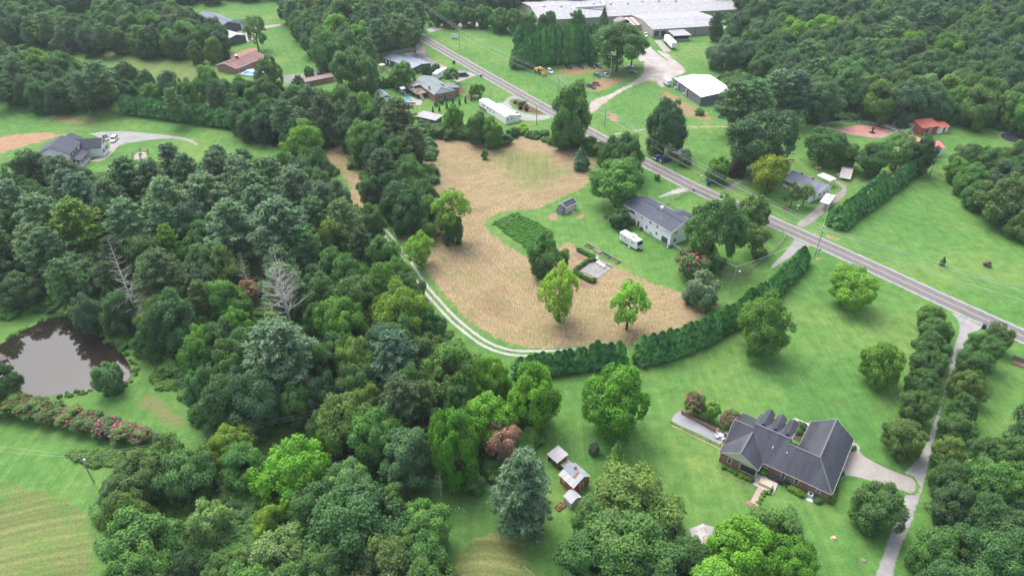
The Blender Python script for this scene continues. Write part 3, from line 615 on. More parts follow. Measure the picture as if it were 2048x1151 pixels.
def to_mass(pine=0.2, hs=1.0):
    def f(x, y, r, rr):
        TREES.append((x, y, r))
        if rr.random() < pine: MASS['pine'].append((x, y, 0, r/0.25, (11 + 1.5*r)*hs*rr.uniform(0.9, 1.05), rr.uniform(0, 6.28)))
        else: h = (5 + 1.7*r)*hs*rr.uniform(0.9, 1.05); MASS['broad'].append((x, y, h*0.51, r, h*0.5, rr.uniform(0, 6.28)))
    return f
def scatter_stuff(name, pts, sources, label):
    """what nobody could count: many copies on points, one object (geometry nodes)"""
    V = np.array([p[:3] for p in pts]); me = bpy.data.meshes.new(name); me.vertices.add(len(V)); me.vertices.foreach_set('co', V.astype(np.float32).ravel())
    for nm, k in (('sr', 3), ('sh', 4), ('rz', 5)):
        at = me.attributes.new(nm, 'FLOAT', 'POINT'); at.data.foreach_set('value', np.array([p[k] for p in pts], np.float32))
    at = me.attributes.new('pick', 'INT', 'POINT'); at.data.foreach_set('value', np.array([i % len(sources) for i in range(len(pts))], np.int32)); me.update()
    o = link(name, me, None, kind='stuff', label=label)
    g = bpy.data.node_groups.new(name, 'GeometryNodeTree'); g.interface.new_socket('Geometry', in_out='INPUT', socket_type='NodeSocketGeometry'); g.interface.new_socket('Geometry', in_out='OUTPUT', socket_type='NodeSocketGeometry')
    def G(t, **k):
        x = g.nodes.new(t)
        for a, v in k.items(): setattr(x, a, v)
        return x
    gi = G('NodeGroupInput'); go = G('NodeGroupOutput'); j = G('GeometryNodeJoinGeometry'); ip = G('GeometryNodeInstanceOnPoints'); gti = G('GeometryNodeGeometryToInstance')
    for s_ in sources:
        oi = G('GeometryNodeObjectInfo'); oi.inputs['Object'].default_value = s_; oi.inputs['As Instance'].default_value = False
        g.links.new(oi.outputs['Geometry'], gti.inputs[0])
    def A(nm, t='FLOAT'):
        x = G('GeometryNodeInputNamedAttribute', data_type=t); x.inputs['Name'].default_value = nm; return x.outputs['Attribute']
    cs = G('ShaderNodeCombineXYZ'); [g.links.new(A('sr'), cs.inputs[i]) for i in (0, 1)]; g.links.new(A('sh'), cs.inputs[2])
    cr = G('ShaderNodeCombineXYZ'); g.links.new(A('rz'), cr.inputs[2])
    g.links.new(gi.outputs[0], ip.inputs['Points']); g.links.new(gti.outputs[0], ip.inputs['Instance']); ip.inputs['Pick Instance'].default_value = True
    g.links.new(A('pick', 'INT'), ip.inputs['Instance Index']); g.links.new(cs.outputs[0], ip.inputs['Scale']); g.links.new(cr.outputs[0], ip.inputs['Rotation'])
    g.links.new(ip.outputs[0], go.inputs[0]); md = o.modifiers.new('scatter', 'NODES'); md.node_group = g
    return o
# ================================================================== trees standing clear of the woods: foot, width, top
LAWN = 'trees scattered over the lawns'
tb('dense', 1693, 612, 92, 543, 'bright', 'bright round tree on the lawn below the road, farthest back of the lawn trees', group=LAWN, bare=0.1)
tb('broad', 1515, 704, 102, 598, 'bright', 'tall bright green tree growing against the lower side of the long evergreen hedge', group=LAWN, bare=0.08)
tb('dense', 1749, 766, 82, 684, 'bright', 'round leafy tree on the lawn between the brick house and the tree lined drive', group=LAWN, bare=0.06)
tb('dense', 1222, 862, 136, 737, 'vivid', 'big round bright green tree alone on the lawn left of the gravel court', group=LAWN, bare=0.05)
tb('broad', 1062, 850, 108, 730, 'vivid', 'bright green tree at the wood edge beside the end of the hedge', group=LAWN)
tb('loose', 1117, 642, 86, 532, (0.24,0.39,0.050), 'yellow green airy tree on the cut hay left of centre of the hay field', group='trees in the hay field', bare=0.1)
tb('loose', 1253, 658, 80, 563, 'bright', 'slender green tree with a bare foot on the lower hay field', group='trees in the hay field', bare=0.18)
tb('broad', 1096, 549, 76, 466, 'mid', 'dark green round tree beside the vegetable garden', group='trees in the hay field', bare=0.04)
tb('loose', 906, 484, 78, 378, 'lime', 'yellow green ragged tree with its trunk wrapped in vines', group='trees in the hay field', bare=0.35)
tb('bush', 906, 486, 44, 430, 'mid', 'thick vine wrapped low around the trunk of the ragged tree', cat='vine', name='vine_thicket')
tb('broad', 826, 466, 74, 380, 'mid', 'dark broad tree of the pair left of the vine wrapped tree', group='trees in the hay field', bare=0.02)
tb('broad', 858, 470, 62, 392, 'olive', 'darker tree squeezed between the broad tree and the vine wrapped tree', group='trees in the hay field', bare=0.02)
tb('loose', 842, 531, 62, 468, 'bright', 'small bright tree beside the two track gravel lane', group='trees in the hay field', bare=0.1)
tb('bush', 970, 318, 14, 299, 'mid', 'small round bush alone on the upper hay field', cat='bush')
tb('bush', 752, 434, 26, 410, 'bright', 'low bright bush at the bend of the gravel lane', cat='bush')
tb('dense', 1229, 412, 112, 320, 'mid', 'wide green tree on the grass above the white trailer and shed', bare=0.18)
tb('broad', 1418, 527, 122, 392, 'mid', 'huge green tree at the right end of the white two storey house', bare=0.03)
tb('broad', 1500, 460, 62, 395, 'mid', 'green tree inside the rail fence beside the road', bare=0.03)
tb('loose', 1503, 507, 64, 452, 'olive', 'olive tree standing in front of the green one inside the rail fence', bare=0.05)
tb('bush', 1398, 610, 68, 550, 'sage', 'grey green round shrub at the corner of the hay field', cat='bush')
tb('myrtle', 1381, 553, 70, 504, 'olive', 'large pink flowering crape myrtle beside the white house', cat='shrub', bloom='pink')
tb('broad', 1138, 294, 86, 166, 'mid', 'tall leafy tree hiding the bend where the gravel lane meets the road', bare=0.03)
tb('broad', 1325, 308, 86, 194, 'dark', 'tall dark tree beside the two parked blue cars', bare=0.03)
tb('cone', 1161, 338, 44, 290, 'pineg', 'small bushy evergreen at the upper right edge of the hay field')
tb('dense', 1508, 346, 142, 222, 'dark', 'great dark oak across the road between the two long driveways', bare=0.1)
tb('bush', 1432, 362, 46, 318, 'bright', 'bright small tree on the grass beside the road and purple shrub')
tb('bush', 1470, 350, 38, 326, 'purple', 'dark purple shrub under the great oak', cat='shrub')
tb('bush', 1368, 331, 26, 299, 'pineg', 'short bushy tree with a thick trunk ringed by mulch', bare=0.5)
tb('loose', 1530, 388, 72, 308, 'yellow', 'yellow green thin tree at the left end of the grey roofed bungalow', bare=0.05)
tb('loose', 1580, 416, 34, 365, 'olive', 'leaning small tree in the mulch ring in front of the bungalow', bare=0.3)
tb('loose', 1605, 412, 34, 368, 'olive', 'small tree beside the carport, right of the leaning one', bare=0.3)
tb('bush', 1314, 360, 12, 348, 'mid', 'tiny sapling on the verge below the road', cat='bush')
tb('dense', 1642, 328, 80, 256, 'mid', 'wide tree behind the bungalow, larger of the two near the wire fence', bare=0.08)
tb('broad', 1681, 334, 54, 284, 'mid', 'smaller tree at the right of the wide one near the wire fence', bare=0.08)
tb('broad', 1735, 350, 64, 288, 'mid', 'tree at the top end of the diagonal hedge near the storage pile', bare=0.15)
tb('loose', 1786, 345, 78, 264, 'mid', 'tall loose tree behind the diagonal hedge, hiding the white house', bare=0.1)
tb('broad', 1828, 346, 52, 268, 'dark', 'dark tree touching the white house with the red roof', bare=0.08)
tb('bush', 1808, 240, 18, 228, 'purple', 'small dark red shrub beside the swing seat at the red barn', cat='shrub')
tb('bush', 1951, 262, 22, 246, 'bright', 'small pale bush on the grass right of the red barn', cat='bush')
tb('cone', 1883, 530, 14, 512, 'olive', 'small brownish young evergreen on the wide right hand lawn', cat='bush')
tb('bush', 1973, 531, 16, 522, 'rust', 'dried low shrub on the wide right hand lawn', cat='shrub')
tb('loose', 518, 102, 46, 27, 'pale', 'pale thin leaved tree on the lawn between the grey garage and the wood', bare=0.2)
tb('dense', 542, 179, 58, 111, 'dark', 'round glossy dark tree beside the maroon roofed house', bare=0.02)
tb('bush', 620, 158, 20, 134, 'mid', 'small tree beside the driveway below the pale tree')
tb('bush', 641, 152, 12, 143, 'dark', 'clipped round shrub next to the small tree at the driveway', cat='bush')
tb('dense', 807, 177, 54, 122, 'mid', 'leafy tree between the black walled house and the brick house', bare=0.1)
tb('dense', 904, 168, 34, 134, 'mid', 'leafy tree beside the white camper at the brick house', bare=0.3)
tb('broad', 948, 196, 22, 168, 'bright', 'left small tree of the pair on the front lawn of the brick house', bare=0.25)
tb('broad', 960, 195, 20, 168, 'bright', 'right small tree of the pair on the front lawn of the brick house', bare=0.25)
tb('broad', 1233, 142, 106, 42, 'mid', 'great spreading oak over the parked cars at the factory', bare=0.22)
tb('broad', 1262, 132, 60, 62, 'mid', 'right hand oak by the gravel yard with cars beneath', bare=0.35)
tb('cone', 1206, 60, 28, 14, 'olive', 'narrow evergreen in front of the long factory wall')
tb('pine', 1426, 82, 34, 22, 'pineg', 'tall pine at the right end of the white factory wing')
tb('bush', 1034, 240, 14, 225, 'mid', 'dark round bush at the end of the white mobile home', cat='bush')
tb('bush', 986, 300, 20, 284, 'olive', 'small dark shrub against the fire pit lawn', cat='bush') if False else None
tb('bush', 328, 300, 17, 288, 'dark', 'small dark round tree on the lawn beside the stone ring')
tb('bush', 227, 782, 52, 730, 'pineg', 'bushy shrub at the right bank of the pond', cat='bush')
tb('broad', 24, 800, 70, 728, 'dark', 'dark tree at the left edge below the pond', bare=0.02)
tb('cone', 1229, 940, 44, 880, 'bright', 'small bronze tipped tree on the lawn above the sheds')
tb('bush', 1187, 906, 22, 884, 'sage', 'little grey shrub in a mulch ring on the lawn', cat='bush')
tb('bush', 1213, 958, 20, 942, 'bright', 'low yellow green bush on the lawn beside the sheds', cat='bush')
tb('pinel', 1045, 1056, 128, 900, 'blue', 'blue green white pine standing left of the little sheds')
tb('dead', 882, 990, 44, 925, 'brown', 'small dead tree on the shaded grass in front of the wood', rz=2)
tb('loose', 1006, 925, 78, 850, 'rust', 'dying tree with rust coloured leaves at the wood edge', bare=0.1)
tb('broad', 917, 968, 98, 826, 'vivid', 'vivid green tree with clumped leaves at the wood edge', bare=0.04)
tb('bush', 951, 980, 40, 950, 'pineg', 'round dark bush at the foot of the vivid green tree', cat='bush')
for i, (x, y, s_, c_) in enumerate(((1386, 823, 42, 'pink'), (1420, 838, 30, 'rust'), (1457, 862, 42, 'pink'))):
    tb('myrtle', x, y, s_, y-38 if i != 1 else y-32, 'bright' if i == 1 else 'olive', ('pink crape myrtle at the far corner of the gravel court', 'greener small crape myrtle in the middle of the row beside the gravel court', 'pink crape myrtle against the brick house wall')[i], cat='shrub', bloom=c_, group='crape myrtles beside the gravel court')
# the two rows along the gravel drive
ROW = 'trees in rows along the gravel drive'
for i, (x, y, w_) in enumerate([(1863,629,66),(1874,657,80),(1866,693,92),(1856,728,86),(1848,764,82),(1836,808,88),(1812,868,108)]):
    tc('dense', x, y, w_*0.80, 'mid' if i % 3 else 'olive', ('first tree by the road in the left row of the gravel drive','second tree in the left row of the gravel drive','third tree from the road in the left row of the drive','fourth tree from the road in the left row of the drive','fifth tree from the road in the left row of the drive','sixth tree from the road in the left row of the drive','seventh and biggest tree in the left row of the drive','last low tree in the left row beside the concrete drive')[i], group=ROW, hf=0.72, bare=0.04)
for i, (x, y, w_) in enumerate([(2000,672,66),(1968,694,88),(1948,728,86),(1938,768,84),(1928,812,72),(1919,853,92),(1904,902,86),(1966,905,84)]):
    tc('dense', x, y, w_*0.80, 'mid' if i % 3 else 'olive', ('tree nearest the road in the right row of the gravel drive, beside the blue bin','second tree from the road in the right row of the drive','third tree from the road in the right row of the drive','fourth tree from the road in the right row of the drive','fifth and slimmest tree in the right row of the drive','sixth tree from the road in the right row of the drive','seventh tree in the right row, where the wood begins','tree behind the seventh one where the wood begins')[i], group=ROW, hf=0.72, bare=0.04)
# lower right corner
LR = 'trees crowding the lower right corner'
for x, y, w_, c_ in [(1972,955,100,'mid'),(2030,905,88,'mid'),(1905,950,72,'mid'),(2040,975,100,'mid'),(1922,1010,96,'dark'),(1975,1025,100,'mid'),(2035,1060,110,'dark'),(1872,1095,90,'mid'),(1920,1095,100,'dark'),(1985,1115,120,'mid'),(2060,1130,120,'mid'),(2090,1000,110,'dark'),(2090,900,90,'mid'),(1900,1165,90,'mid'),(1940,1170,110,'dark')]:
    tc('broad', x, y, w_, c_, 'green broadleaf tree in the wood crowding the lower right corner', group=LR, hf=0.85)
tc('broad', 1760, 1012, 100, 'mid', 'green tree in front of the concrete drive of the brick house', hf=0.75)
BT = 'broadleaf trees along the bottom edge'
for x, y, w_, c_, l_ in [(1274,990,170,'olive','wide grey green tree at the bottom between the sheds and the brick house'),(1190,1030,90,'mid','tree overhanging the small greenhouse'),(1258,1075,170,'mid','broad tree at the bottom edge in front of the wide grey green tree'),(1175,1110,120,'mid','tree at the bottom edge right of the white pine'),(1372,1105,96,'mid','tree covering the lower half of the rusty roofed shed'),(1330,1050,90,'olive','tree left of the rusty roofed shed'),(1484,1085,140,'vivid','bright green tree right of the rusty roofed shed'),(1555,1055,110,'mid','dark leaved tree below the brick path of the house'),(1590,1120,100,'vivid','bright tree in the bottom edge right of the dark leaved one'),(1330,1150,140,'mid','tree cut by the bottom edge below the broad one'),(1250,1160,110,'mid','tree cut by the bottom edge, left of its neighbour'),(1440,1165,120,'bright','bright tree cut by the bottom edge')]:
    tc('broad', x, y, w_, c_, l_, group=BT, hf=0.72, bare=0.05)
# ------------------------------------------------------------------ the wood on the left, crown by crown
W1 = 'trees of the wood left of the hay field'
def wood(kind, lst, lab):
    for x, y, w_, c_ in lst: tc(kind, x, y, w_, c_, lab[c_] if isinstance(lab, dict) else lab, group=W1)
for x, y, w_, c_, l_ in [(555,690,140,'blue','big blue green pine in front with its pale trunk showing'),(555,440,118,'blue','large pale blue green pine above the forked dead tree'),(460,440,100,'blue','wide blue green pine left of the large pale one'),(147,436,96,'lime','yellowish pine near the left of the wood'),(333,474,44,'lime','small yellow topped pine beside the slim dead tree'),(77,424,92,'blue','blue green pine at the far left of the wood'),(250,434,92,'blue','blue green pine in the middle of the left wood'),(685,430,72,'pale','pale feathery tree at the right edge of the wood'),(317,536,92,'pinedk','dark thin pine right of the slim dead tree')]:
    tc('pine', x, y, w_, c_, l_, group=W1)
wood('pine', [(625,425,70,'pineg'),(590,370,90,'blue'),(500,375,85,'pineg'),(410,380,90,'blue'),(330,390,85,'blue'),(430,330,70,'blue'),(480,345,80,'blue'),(540,345,70,'pineg'),(370,335,60,'blue'),(300,350,70,'blue'),(250,345,70,'pineg'),(90,490,80,'pineg'),(160,380,80,'blue'),(20,395,80,'blue'),(215,390,70,'pineg'),(610,480,60,'pineg')], {'blue': 'blue green pine in the left wood', 'pineg': 'deep green pine in the left wood'})
wood('pined', [(722,481,56,'pinedk'),(217,552,60,'pinedk'),(225,500,60,'pinedk'),(400,590,60,'pinedk'),(845,792,60,'pinedk'),(800,790,90,'pinedk')], 'thin dark pine with a bare trunk in the left wood')
tb('dead', 592, 690, 96, 490, 'brown', 'tall forked dead tree with bare grey branches in the wood', rz=0)
tb('dead', 285, 660, 80, 470, 'brown', 'slim dead conifer with drooping grey twigs above the pond', rz=1)
tb('dead', 655, 720, 40, 660, 'brown', 'small bare treetop poking out of the green wood', rz=2)
tb('dead', 505, 600, 50, 500, 'brown', 'grey dead treetop with a rusty limb left of the forked dead tree', rz=1)
tb('loose', 505, 612, 40, 560, 'rust', 'rust brown dying sapling under the grey dead treetop', bare=0.3)
wood('broad', [(387,440,84,'slate'),(400,524,76,'slate'),(233,620,70,'dark'),(350,636,104,'dark'),(300,665,70,'dark'),(450,598,84,'mid'),(387,705,64,'mid'),(460,722,92,'mid'),(30,455,70,'dark'),(170,620,60,'slate'),(659,481,80,'olive'),(672,530,74,'mid'),(765,513,82,'mid'),(700,546,80,'mid'),(712,600,104,'olive'),(765,560,74,'bright'),(685,640,94,'bright'),(805,626,112,'lime'),(800,680,84,'mid'),(762,694,92,'slate'),(712,715,84,'olive'),(625,720,84,'mid'),(540,652,50,'bright'),(795,545,62,'mid'),(862,648,64,'mid'),(895,740,116,'mid'),(985,748,76,'bright'),(712,765,84,'mid'),(640,560,70,'dark'),(640,640,66,'dark'),(520,790,110,'slate'),(440,800,108,'dark'),(640,790,76,'dark'),(590,800,70,'mid'),(477,648,60,'bright'),(400,676,52,'bright'),(689,836,116,'olive'),(752,868,106,'mid'),(812,910,112,'slate'),(979,830,106,'bright'),(912,800,70,'mid'),(870,850,60,'dark'),(640,850,60,'mid'),(740,440,54,'mid'),(735,510,50,'mid'),(740,800,70,'olive')],
     {'slate':'slate green oak in the wood left of the hay field','dark':'dark broadleaf tree in the wood left of the hay field','mid':'mid green broadleaf tree in the wood left of the hay field','olive':'olive green broadleaf tree in the wood left of the hay field','bright':'bright green broadleaf tree in the wood left of the hay field','lime':'yellow green broadleaf tree in the wood beside the gravel lane'})
for x, y, w_, c_ in [(147,540,104,'slate'),(43,570,84,'dark'),(90,556,64,'dark'),(10,545,70,'dark')]: tc('broad', x, y, w_, c_, 'slate green oak in the wood left of the hay field', group=W1, hf=0.72)
tc('bush', 880, 695, 46, 'vivid', 'vivid green bush beside the lower bend of the gravel lane')
W2G = 'trees of the grove at the lower left'
for x, y, w_, c_, k_, l_ in [(277,950,116,'olive','broad','olive tree with some dead twigs right of the utility pole'),(330,905,90,'olive','loose','yellowish tree in the grove below the flowering hedge'),(367,945,118,'mid','broad','mid green tree in the middle of the lower left grove'),(460,880,90,'lime','broad','yellow green tree above the lower left grove'),(485,930,88,'mid','broad','leafy tree hung with creepers in the lower left grove'),(283,1080,150,'mid','broad','wide dark green tree near the bottom left beside the mown meadow'),(235,990,70,'dark','broad','small dark tree at the corner of the mown meadow'),(418,1040,90,'pale','loose','thin pale tree with bare twigs in the lower left grove'),(365,1135,80,'dark','broad','dark tree on the bottom edge of the grove'),(450,1140,90,'olive','broad','olive tree on the bottom edge of the grove'),(585,935,150,'vivid','dense','fresh green round tree at the middle of the bottom wood'),(625,1000,100,'mid','broad','darker tree in front of the fresh green round tree'),(540,1045,70,'lime','broad','yellow green tree left of the darker one'),(562,1105,120,'pale','loose','greyish tree with bare silver twigs at the bottom'),(719,1040,184,'mid','broad','largest broadleaf tree of the bottom wood'),(695,970,100,'pale','broad','pale topped tree behind the largest one'),(845,1055,112,'mid','broad','green tree at the right end of the bottom wood'),(760,1120,150,'olive','broad','olive tree cut by the bottom edge of the picture'),(840,1120,110,'mid','broad','tree at the edge of the mown arc meadow'),(660,1120,110,'mid','broad','mid green tree cut by the bottom edge'),(790,1010,90,'olive','broad','olive tree overlapping the right side of the largest one')]:
    tc(k_, x, y, w_, c_, l_, group=W2G, hf=0.8)
tb('dead', 1*415, 1090, 50, 1040, 'brown', 'fallen grey branches on the shaded grass of the grove', rz=2)
for i, (x, y, w_) in enumerate([(-20,800,70),(22,806,66),(60,815,64),(98,823,64),(138,832,62),(176,842,60),(212,852,60),(246,861,60),(280,868,50)]):
    tc('myrtle', x, y, w_, 'olive' if i < 6 else 'pinedk', 'flowering crape myrtle in the long row below the pond', cat='shrub', group='crape myrtle row below the pond', bloom=(0.30,0.17,0.10) if i < 4 else (0.42,0.20,0.18) if i < 6 else (0.56,0.20,0.28), hf=0.85)
tb('bush', 327, 888, 26, 866, 'sage', 'small grey shrub with red base right of the crape myrtle row', cat='shrub')
# ------------------------------------------------------------------ upper middle trees
UM = 'trees between the farm lawn and the brick house'
for k_, x, y, w_, c_ in [('broad',709,137,86,'mid'),('broad',652,92,70,'mid'),('broad',669,62,64,'bright'),('broad',719,72,50,'bright'),('broad',676,32,60,'mid'),('pine',799,52,56,'pineg'),('pine',755,60,50,'pineg'),('pine',735,95,40,'pineg'),('pine',827,58,32,'pineg'),('broad',620,20,50,'olive'),('broad',600,45,46,'mid'),('broad',575,15,40,'dark'),('broad',700,20,60,'mid'),('broad',740,20,60,'mid'),('broad',790,20,50,'mid'),
    ('broad',532,190,66,'mid'),('broad',595,203,70,'slate'),('pined',645,215,60,'pinedk'),('broad',683,200,64,'mid'),('broad',725,215,60,'bright'),('pined',795,228,80,'pinedk'),('broad',729,275,70,'mid'),('pined',762,325,60,'pinedk'),('broad',797,300,60,'mid'),('broad',822,350,62,'mid'),('pined',827,277,60,'pinedk'),('dense',607,280,78,'bright'),('broad',600,240,50,'slate'),('broad',560,235,50,'mid'),('broad',500,205,50,'mid'),('broad',690,260,50,'slate'),('broad',780,375,60,'dark'),('broad',835,385,40,'mid'),('broad',760,265,50,'mid'),('broad',650,250,50,'slate'),('bush',860,345,26,'bright'),('broad',745,380,50,'dark')]:
    tc(k_, x, y, w_, c_, {'pine':'tall green pine in the upper wood beside the road','pined':'dark pine in the belt above the hay field','bush':'bright bush at the edge of the clump in the hay field'}.get(k_, {'mid':'mid green','bright':'bright green','slate':'slate green','dark':'dark green','olive':'olive'}.get(c_, 'deep green') + ' broadleaf tree in the belt above the hay field'), group=UM)
FB = 'shrubby trees along the top of the hay field'
for k_, x, y, w_, c_ in [('bush',845,250,34,'mid'),('bush',870,262,34,'mid'),('broad',905,232,42,'bright'),('bush',895,262,40,'mid'),('bush',930,262,40,'mid'),('broad',955,250,46,'mid'),('broad',985,258,44,'bright'),('bush',1008,276,36,'mid'),('bush',1025,262,30,'mid'),('bush',1044,256,28,'bright'),('bush',1072,266,22,'mid'),('bush',1090,264,22,'mid'),('bush',1105,278,26,'mid'),('bush',1128,286,32,'mid'),('bush',1178,282,40,'mid'),('bush',1200,294,40,'olive'),('broad',1222,300,48,'mid'),('broad',1250,300,64,'mid'),('broad',1262,335,44,'mid'),('bush',1235,330,40,'mid')]:
    tc(k_, x, y, w_, c_, ('bright' if c_ == 'bright' else 'olive' if c_ == 'olive' else 'mid green') + (' bush' if k_ == 'bush' else ' small tree') + ' in the thicket along the top of the hay field', cat='bush' if k_ == 'bush' else 'tree', group=FB)
FL = 'trees in front of the white farmhouse'
for k_, x, y, w_, c_, l_ in [('broad',55,335,84,'dark','dark round tree left of the white farmhouse'),('broad',130,345,80,'dark','dark tree hiding the lower front of the white farmhouse'),('pine',250,350,70,'pineg','pine just below the farmhouse lawn'),('broad',185,370,40,'mid','small tree right of the dark tree at the farmhouse')]:
    tc(k_, x, y, w_, c_, l_, group=FL, hf=0.85)
LT = 'trees in the belt behind the farmhouse lawn'
for k_, x, y, w_, c_ in [('broad',75,130,64,'bright'),('broad',20,140,60,'slate'),('broad',130,130,50,'mid'),('pine',195,150,66,'pineg'),('pine',160,170,50,'pineg'),('broad',250,150,50,'mid'),('broad',50,175,50,'dark'),('broad',300,190,40,'mid'),('broad',340,170,56,'slate'),('broad',410,160,50,'mid'),('broad',440,185,50,'mid'),('broad',125,45,40,'mid'),('broad',120,180,40,'dark'),('broad',290,165,44,'mid'),('broad',20,170,50,'dark'),('broad',480,175,40,'mid'),('broad',375,185,46,'mid')]:
    tc(k_, x, y, w_, c_, ('pine' if k_ == 'pine' else {'mid':'mid green tree','bright':'bright green tree','slate':'slate green tree','dark':'dark green tree'}[c_]) + ' in the belt behind the farmhouse lawn', group=LT)
for i in range(16):
    t_ = i/15; x = 258 + 260*t_; y = 226 + 30*min(1, t_*1.25) - 2*t_
    tb('fat', x, y, 38, y-38 + 4*math.sin(i*2), 'cypress', 'dark evergreen in the tall hedge behind the farmhouse lawn', group='evergreen hedge behind the farmhouse lawn')
UP = 'trees above the upper left pasture'
for x, y, w_, c_ in [(130,55,44,'slate'),(215,50,50,'mid'),(255,55,52,'mid'),(300,50,56,'mid'),(340,45,56,'pinedk'),(370,70,50,'mid'),(235,75,40,'mid'),(275,75,44,'mid'),(335,80,40,'mid'),(400,75,44,'mid'),(390,100,30,'mid'),(425,95,36,'olive'),(120,75,40,'slate'),(200,25,50,'mid'),(250,25,50,'mid'),(350,25,46,'mid')]:
    tc('broad', x, y, w_, c_, ('slate green' if c_ == 'slate' else 'olive' if c_ == 'olive' else 'dark' if c_ == 'pinedk' else 'mid green') + ' tree in the belt above the upper left pasture', group=UP)
# the clump of tall evergreens beside the factory car park
for i, (x, ty) in enumerate([(1034,92),(1046,78),(1058,66),(1072,56),(1086,48),(1100,44),(1114,42),(1128,42),(1142,46),(1156,50),(1168,58),(1180,66)]):
    tb('fat', x, 136 - 0.10*(x-1034), 34, ty+6, 'cypress', 'tall dark evergreen in the clump beside the car park', group='evergreen clump beside the car park')
for i, x in enumerate(range(1040, 1185, 12)):
    tb('fat', x, 120 - 0.06*(x-1034), 38, 46 + (1046 < 0), 'cypress', 'tall dark evergreen in the back row of the clump beside the car park', group='evergreen clump beside the car park')
FR = 'trees in front of the factory'
for x, y, w_, c_ in [(900,25,44,'mid'),(870,30,30,'mid'),(935,30,34,'mid'),(965,28,40,'mid'),(1000,35,44,'mid'),(1030,38,44,'mid'),(1058,42,34,'mid'),(1155,36,34,'mid'),(870,8,40,'mid'),(910,3,50,'slate'),(960,5,40,'slate'),(1100,35,26,'mid'),(1085,40,20,'olive')]:
    tc('broad', x, y, w_, c_, ('slate' if c_ == 'slate' else 'olive' if c_ == 'olive' else 'mid') + ' green tree in the row at the left end of the factory', group=FR, hf=0.85)
GR = 'trees around the grey white roofed building'
for k_, x, y, w_, c_, l_ in [('pine',1474,190,74,'pineg','spreading pine overhanging the right side of the white roofed building'),('pine',1512,185,70,'pineg','second spreading pine right of the white roofed building'),('pine',1556,170,72,'blue','pale pine in the group right of the white roofed building'),('pine',1596,172,72,'blue','blue green pine between the pale pine and the dark evergreen'),('cone',1628,190,34,'cypress','dark narrow evergreen right of the pines'),('broad',1693,150,96,'mid','huge rounded tree standing out of the wood above the riding ring'),('broad',1450,100,66,'slate','ragged tree in the rough grass right of the factory'),('broad',1490,105,60,'slate','slate green tree beside the small white roof right of the factory'),('broad',1530,130,60,'mid','tree behind the spreading pines'),('broad',1435,60,30,'mid','small tree beside the tall pine at the factory end'),('bush',1400,222,22,'mid','low bush behind the white roofed building'),('broad',1480,225,40,'mid','low tree at the foot of the pines')]:
    tc(k_, x, y, w_, c_, l_, group=GR, hf=0.8 if k_ == 'broad' else 1.0)
RR = 'trees at the right edge beyond the lawn'
for x, y, w_, c_ in [(1938,312,62,'mid'),(1918,335,44,'bright'),(1950,350,60,'mid'),(1975,320,62,'mid'),(2010,345,56,'slate'),(1960,385,54,'mid'),(2020,390,110,'olive'),(2050,330,60,'mid'),(2060,440,70,'olive'),(1935,360,44,'mid'),(1995,400,50,'mid'),(2040,300,44,'mid'),(2080,380,80,'mid')]:
    tc('broad', x, y, w_, c_, {'mid':'mid green','bright':'bright green','slate':'slate green','olive':'grey olive'}[c_] + ' tree in the clump at the right edge beyond the wide lawn', group=RR, hf=0.8)
# hedges: every evergreen stands for itself
def hedge(pts, wpx, hpx, n, label, group, col='cypress', kind='hedge'):
    Q = [P(*p) for p in pts]; seg = [(Q[i+1]-Q[i]).length for i in range(len(Q)-1)]; T = sum(seg)
    for k in range(n):
        s_ = T*(k+0.5)/n; i = 0
        while s_ > seg[i] and i < len(seg)-1: s_ -= seg[i]; i += 1
        p = Q[i].lerp(Q[i+1], s_/seg[i]); h = hpx if isinstance(hpx, float) else hpx[0] + (hpx[1]-hpx[0])*k/n
        tree(kind, p.x + rt.uniform(-.35, .35), p.y + rt.uniform(-.35, .35), h*rt.uniform(0.86, 1.12), wpx*rt.uniform(0.94, 1.08), col, label, group=group)
hedge([(1274,722),(1330,712),(1400,684),(1470,645),(1540,590),(1580,555),(1606,523)], 2.6, (7.2, 6.0), 33, 'dark evergreen in the long curved hedge below the hay field', 'long curved evergreen hedge')
hedge([(1275,728),(1330,718),(1402,690),(1473,650)], 1.9, (4.6, 4.6), 12, 'low front evergreen in the long curved hedge below the hay field', 'long curved evergreen hedge')
hedge([(1036,752),(1060,748),(1140,738),(1240,724)], 2.5, (5.6, 7.0), 15, 'dark evergreen in the short hedge left of the gap', 'short evergreen hedge left of the gap')
hedge([(1672,458),(1720,425),(1780,380),(1838,338)], 2.7, (6.0, 6.6), 24, 'dark evergreen in the diagonal hedge across the road', 'diagonal evergreen hedge across the road')
hedge([(1660,452),(1705,418),(1760,376)], 2.4, (5.4, 5.8), 14, 'dark evergreen in the back row of the diagonal hedge', 'diagonal evergreen hedge across the road')
hedge([(748,177),(770,176),(800,172),(812,168)], 1.7, (4.2, 4.6), 12, 'arborvitae in the row beside the grey garden shed', 'arborvitae row beside the garden shed', kind='thin')
hedge([(846,150),(862,149),(880,143)], 1.4, (4.0, 4.0), 8, 'arborvitae in the short row behind the white camper', 'arborvitae row behind the camper', kind='thin')
for x, y in ((866,226),(879,223),(894,218),(906,208),(919,210),(931,206),(943,202),(960,196)):
    tb('thin', x, y, 6.5, y-14, 'cypress', 'little pointed arborvitae on the lawn beside the brick house', cat='shrub', group='little arborvitae beside the brick house')
FE = 'trees along the front edge of the upper right forest'
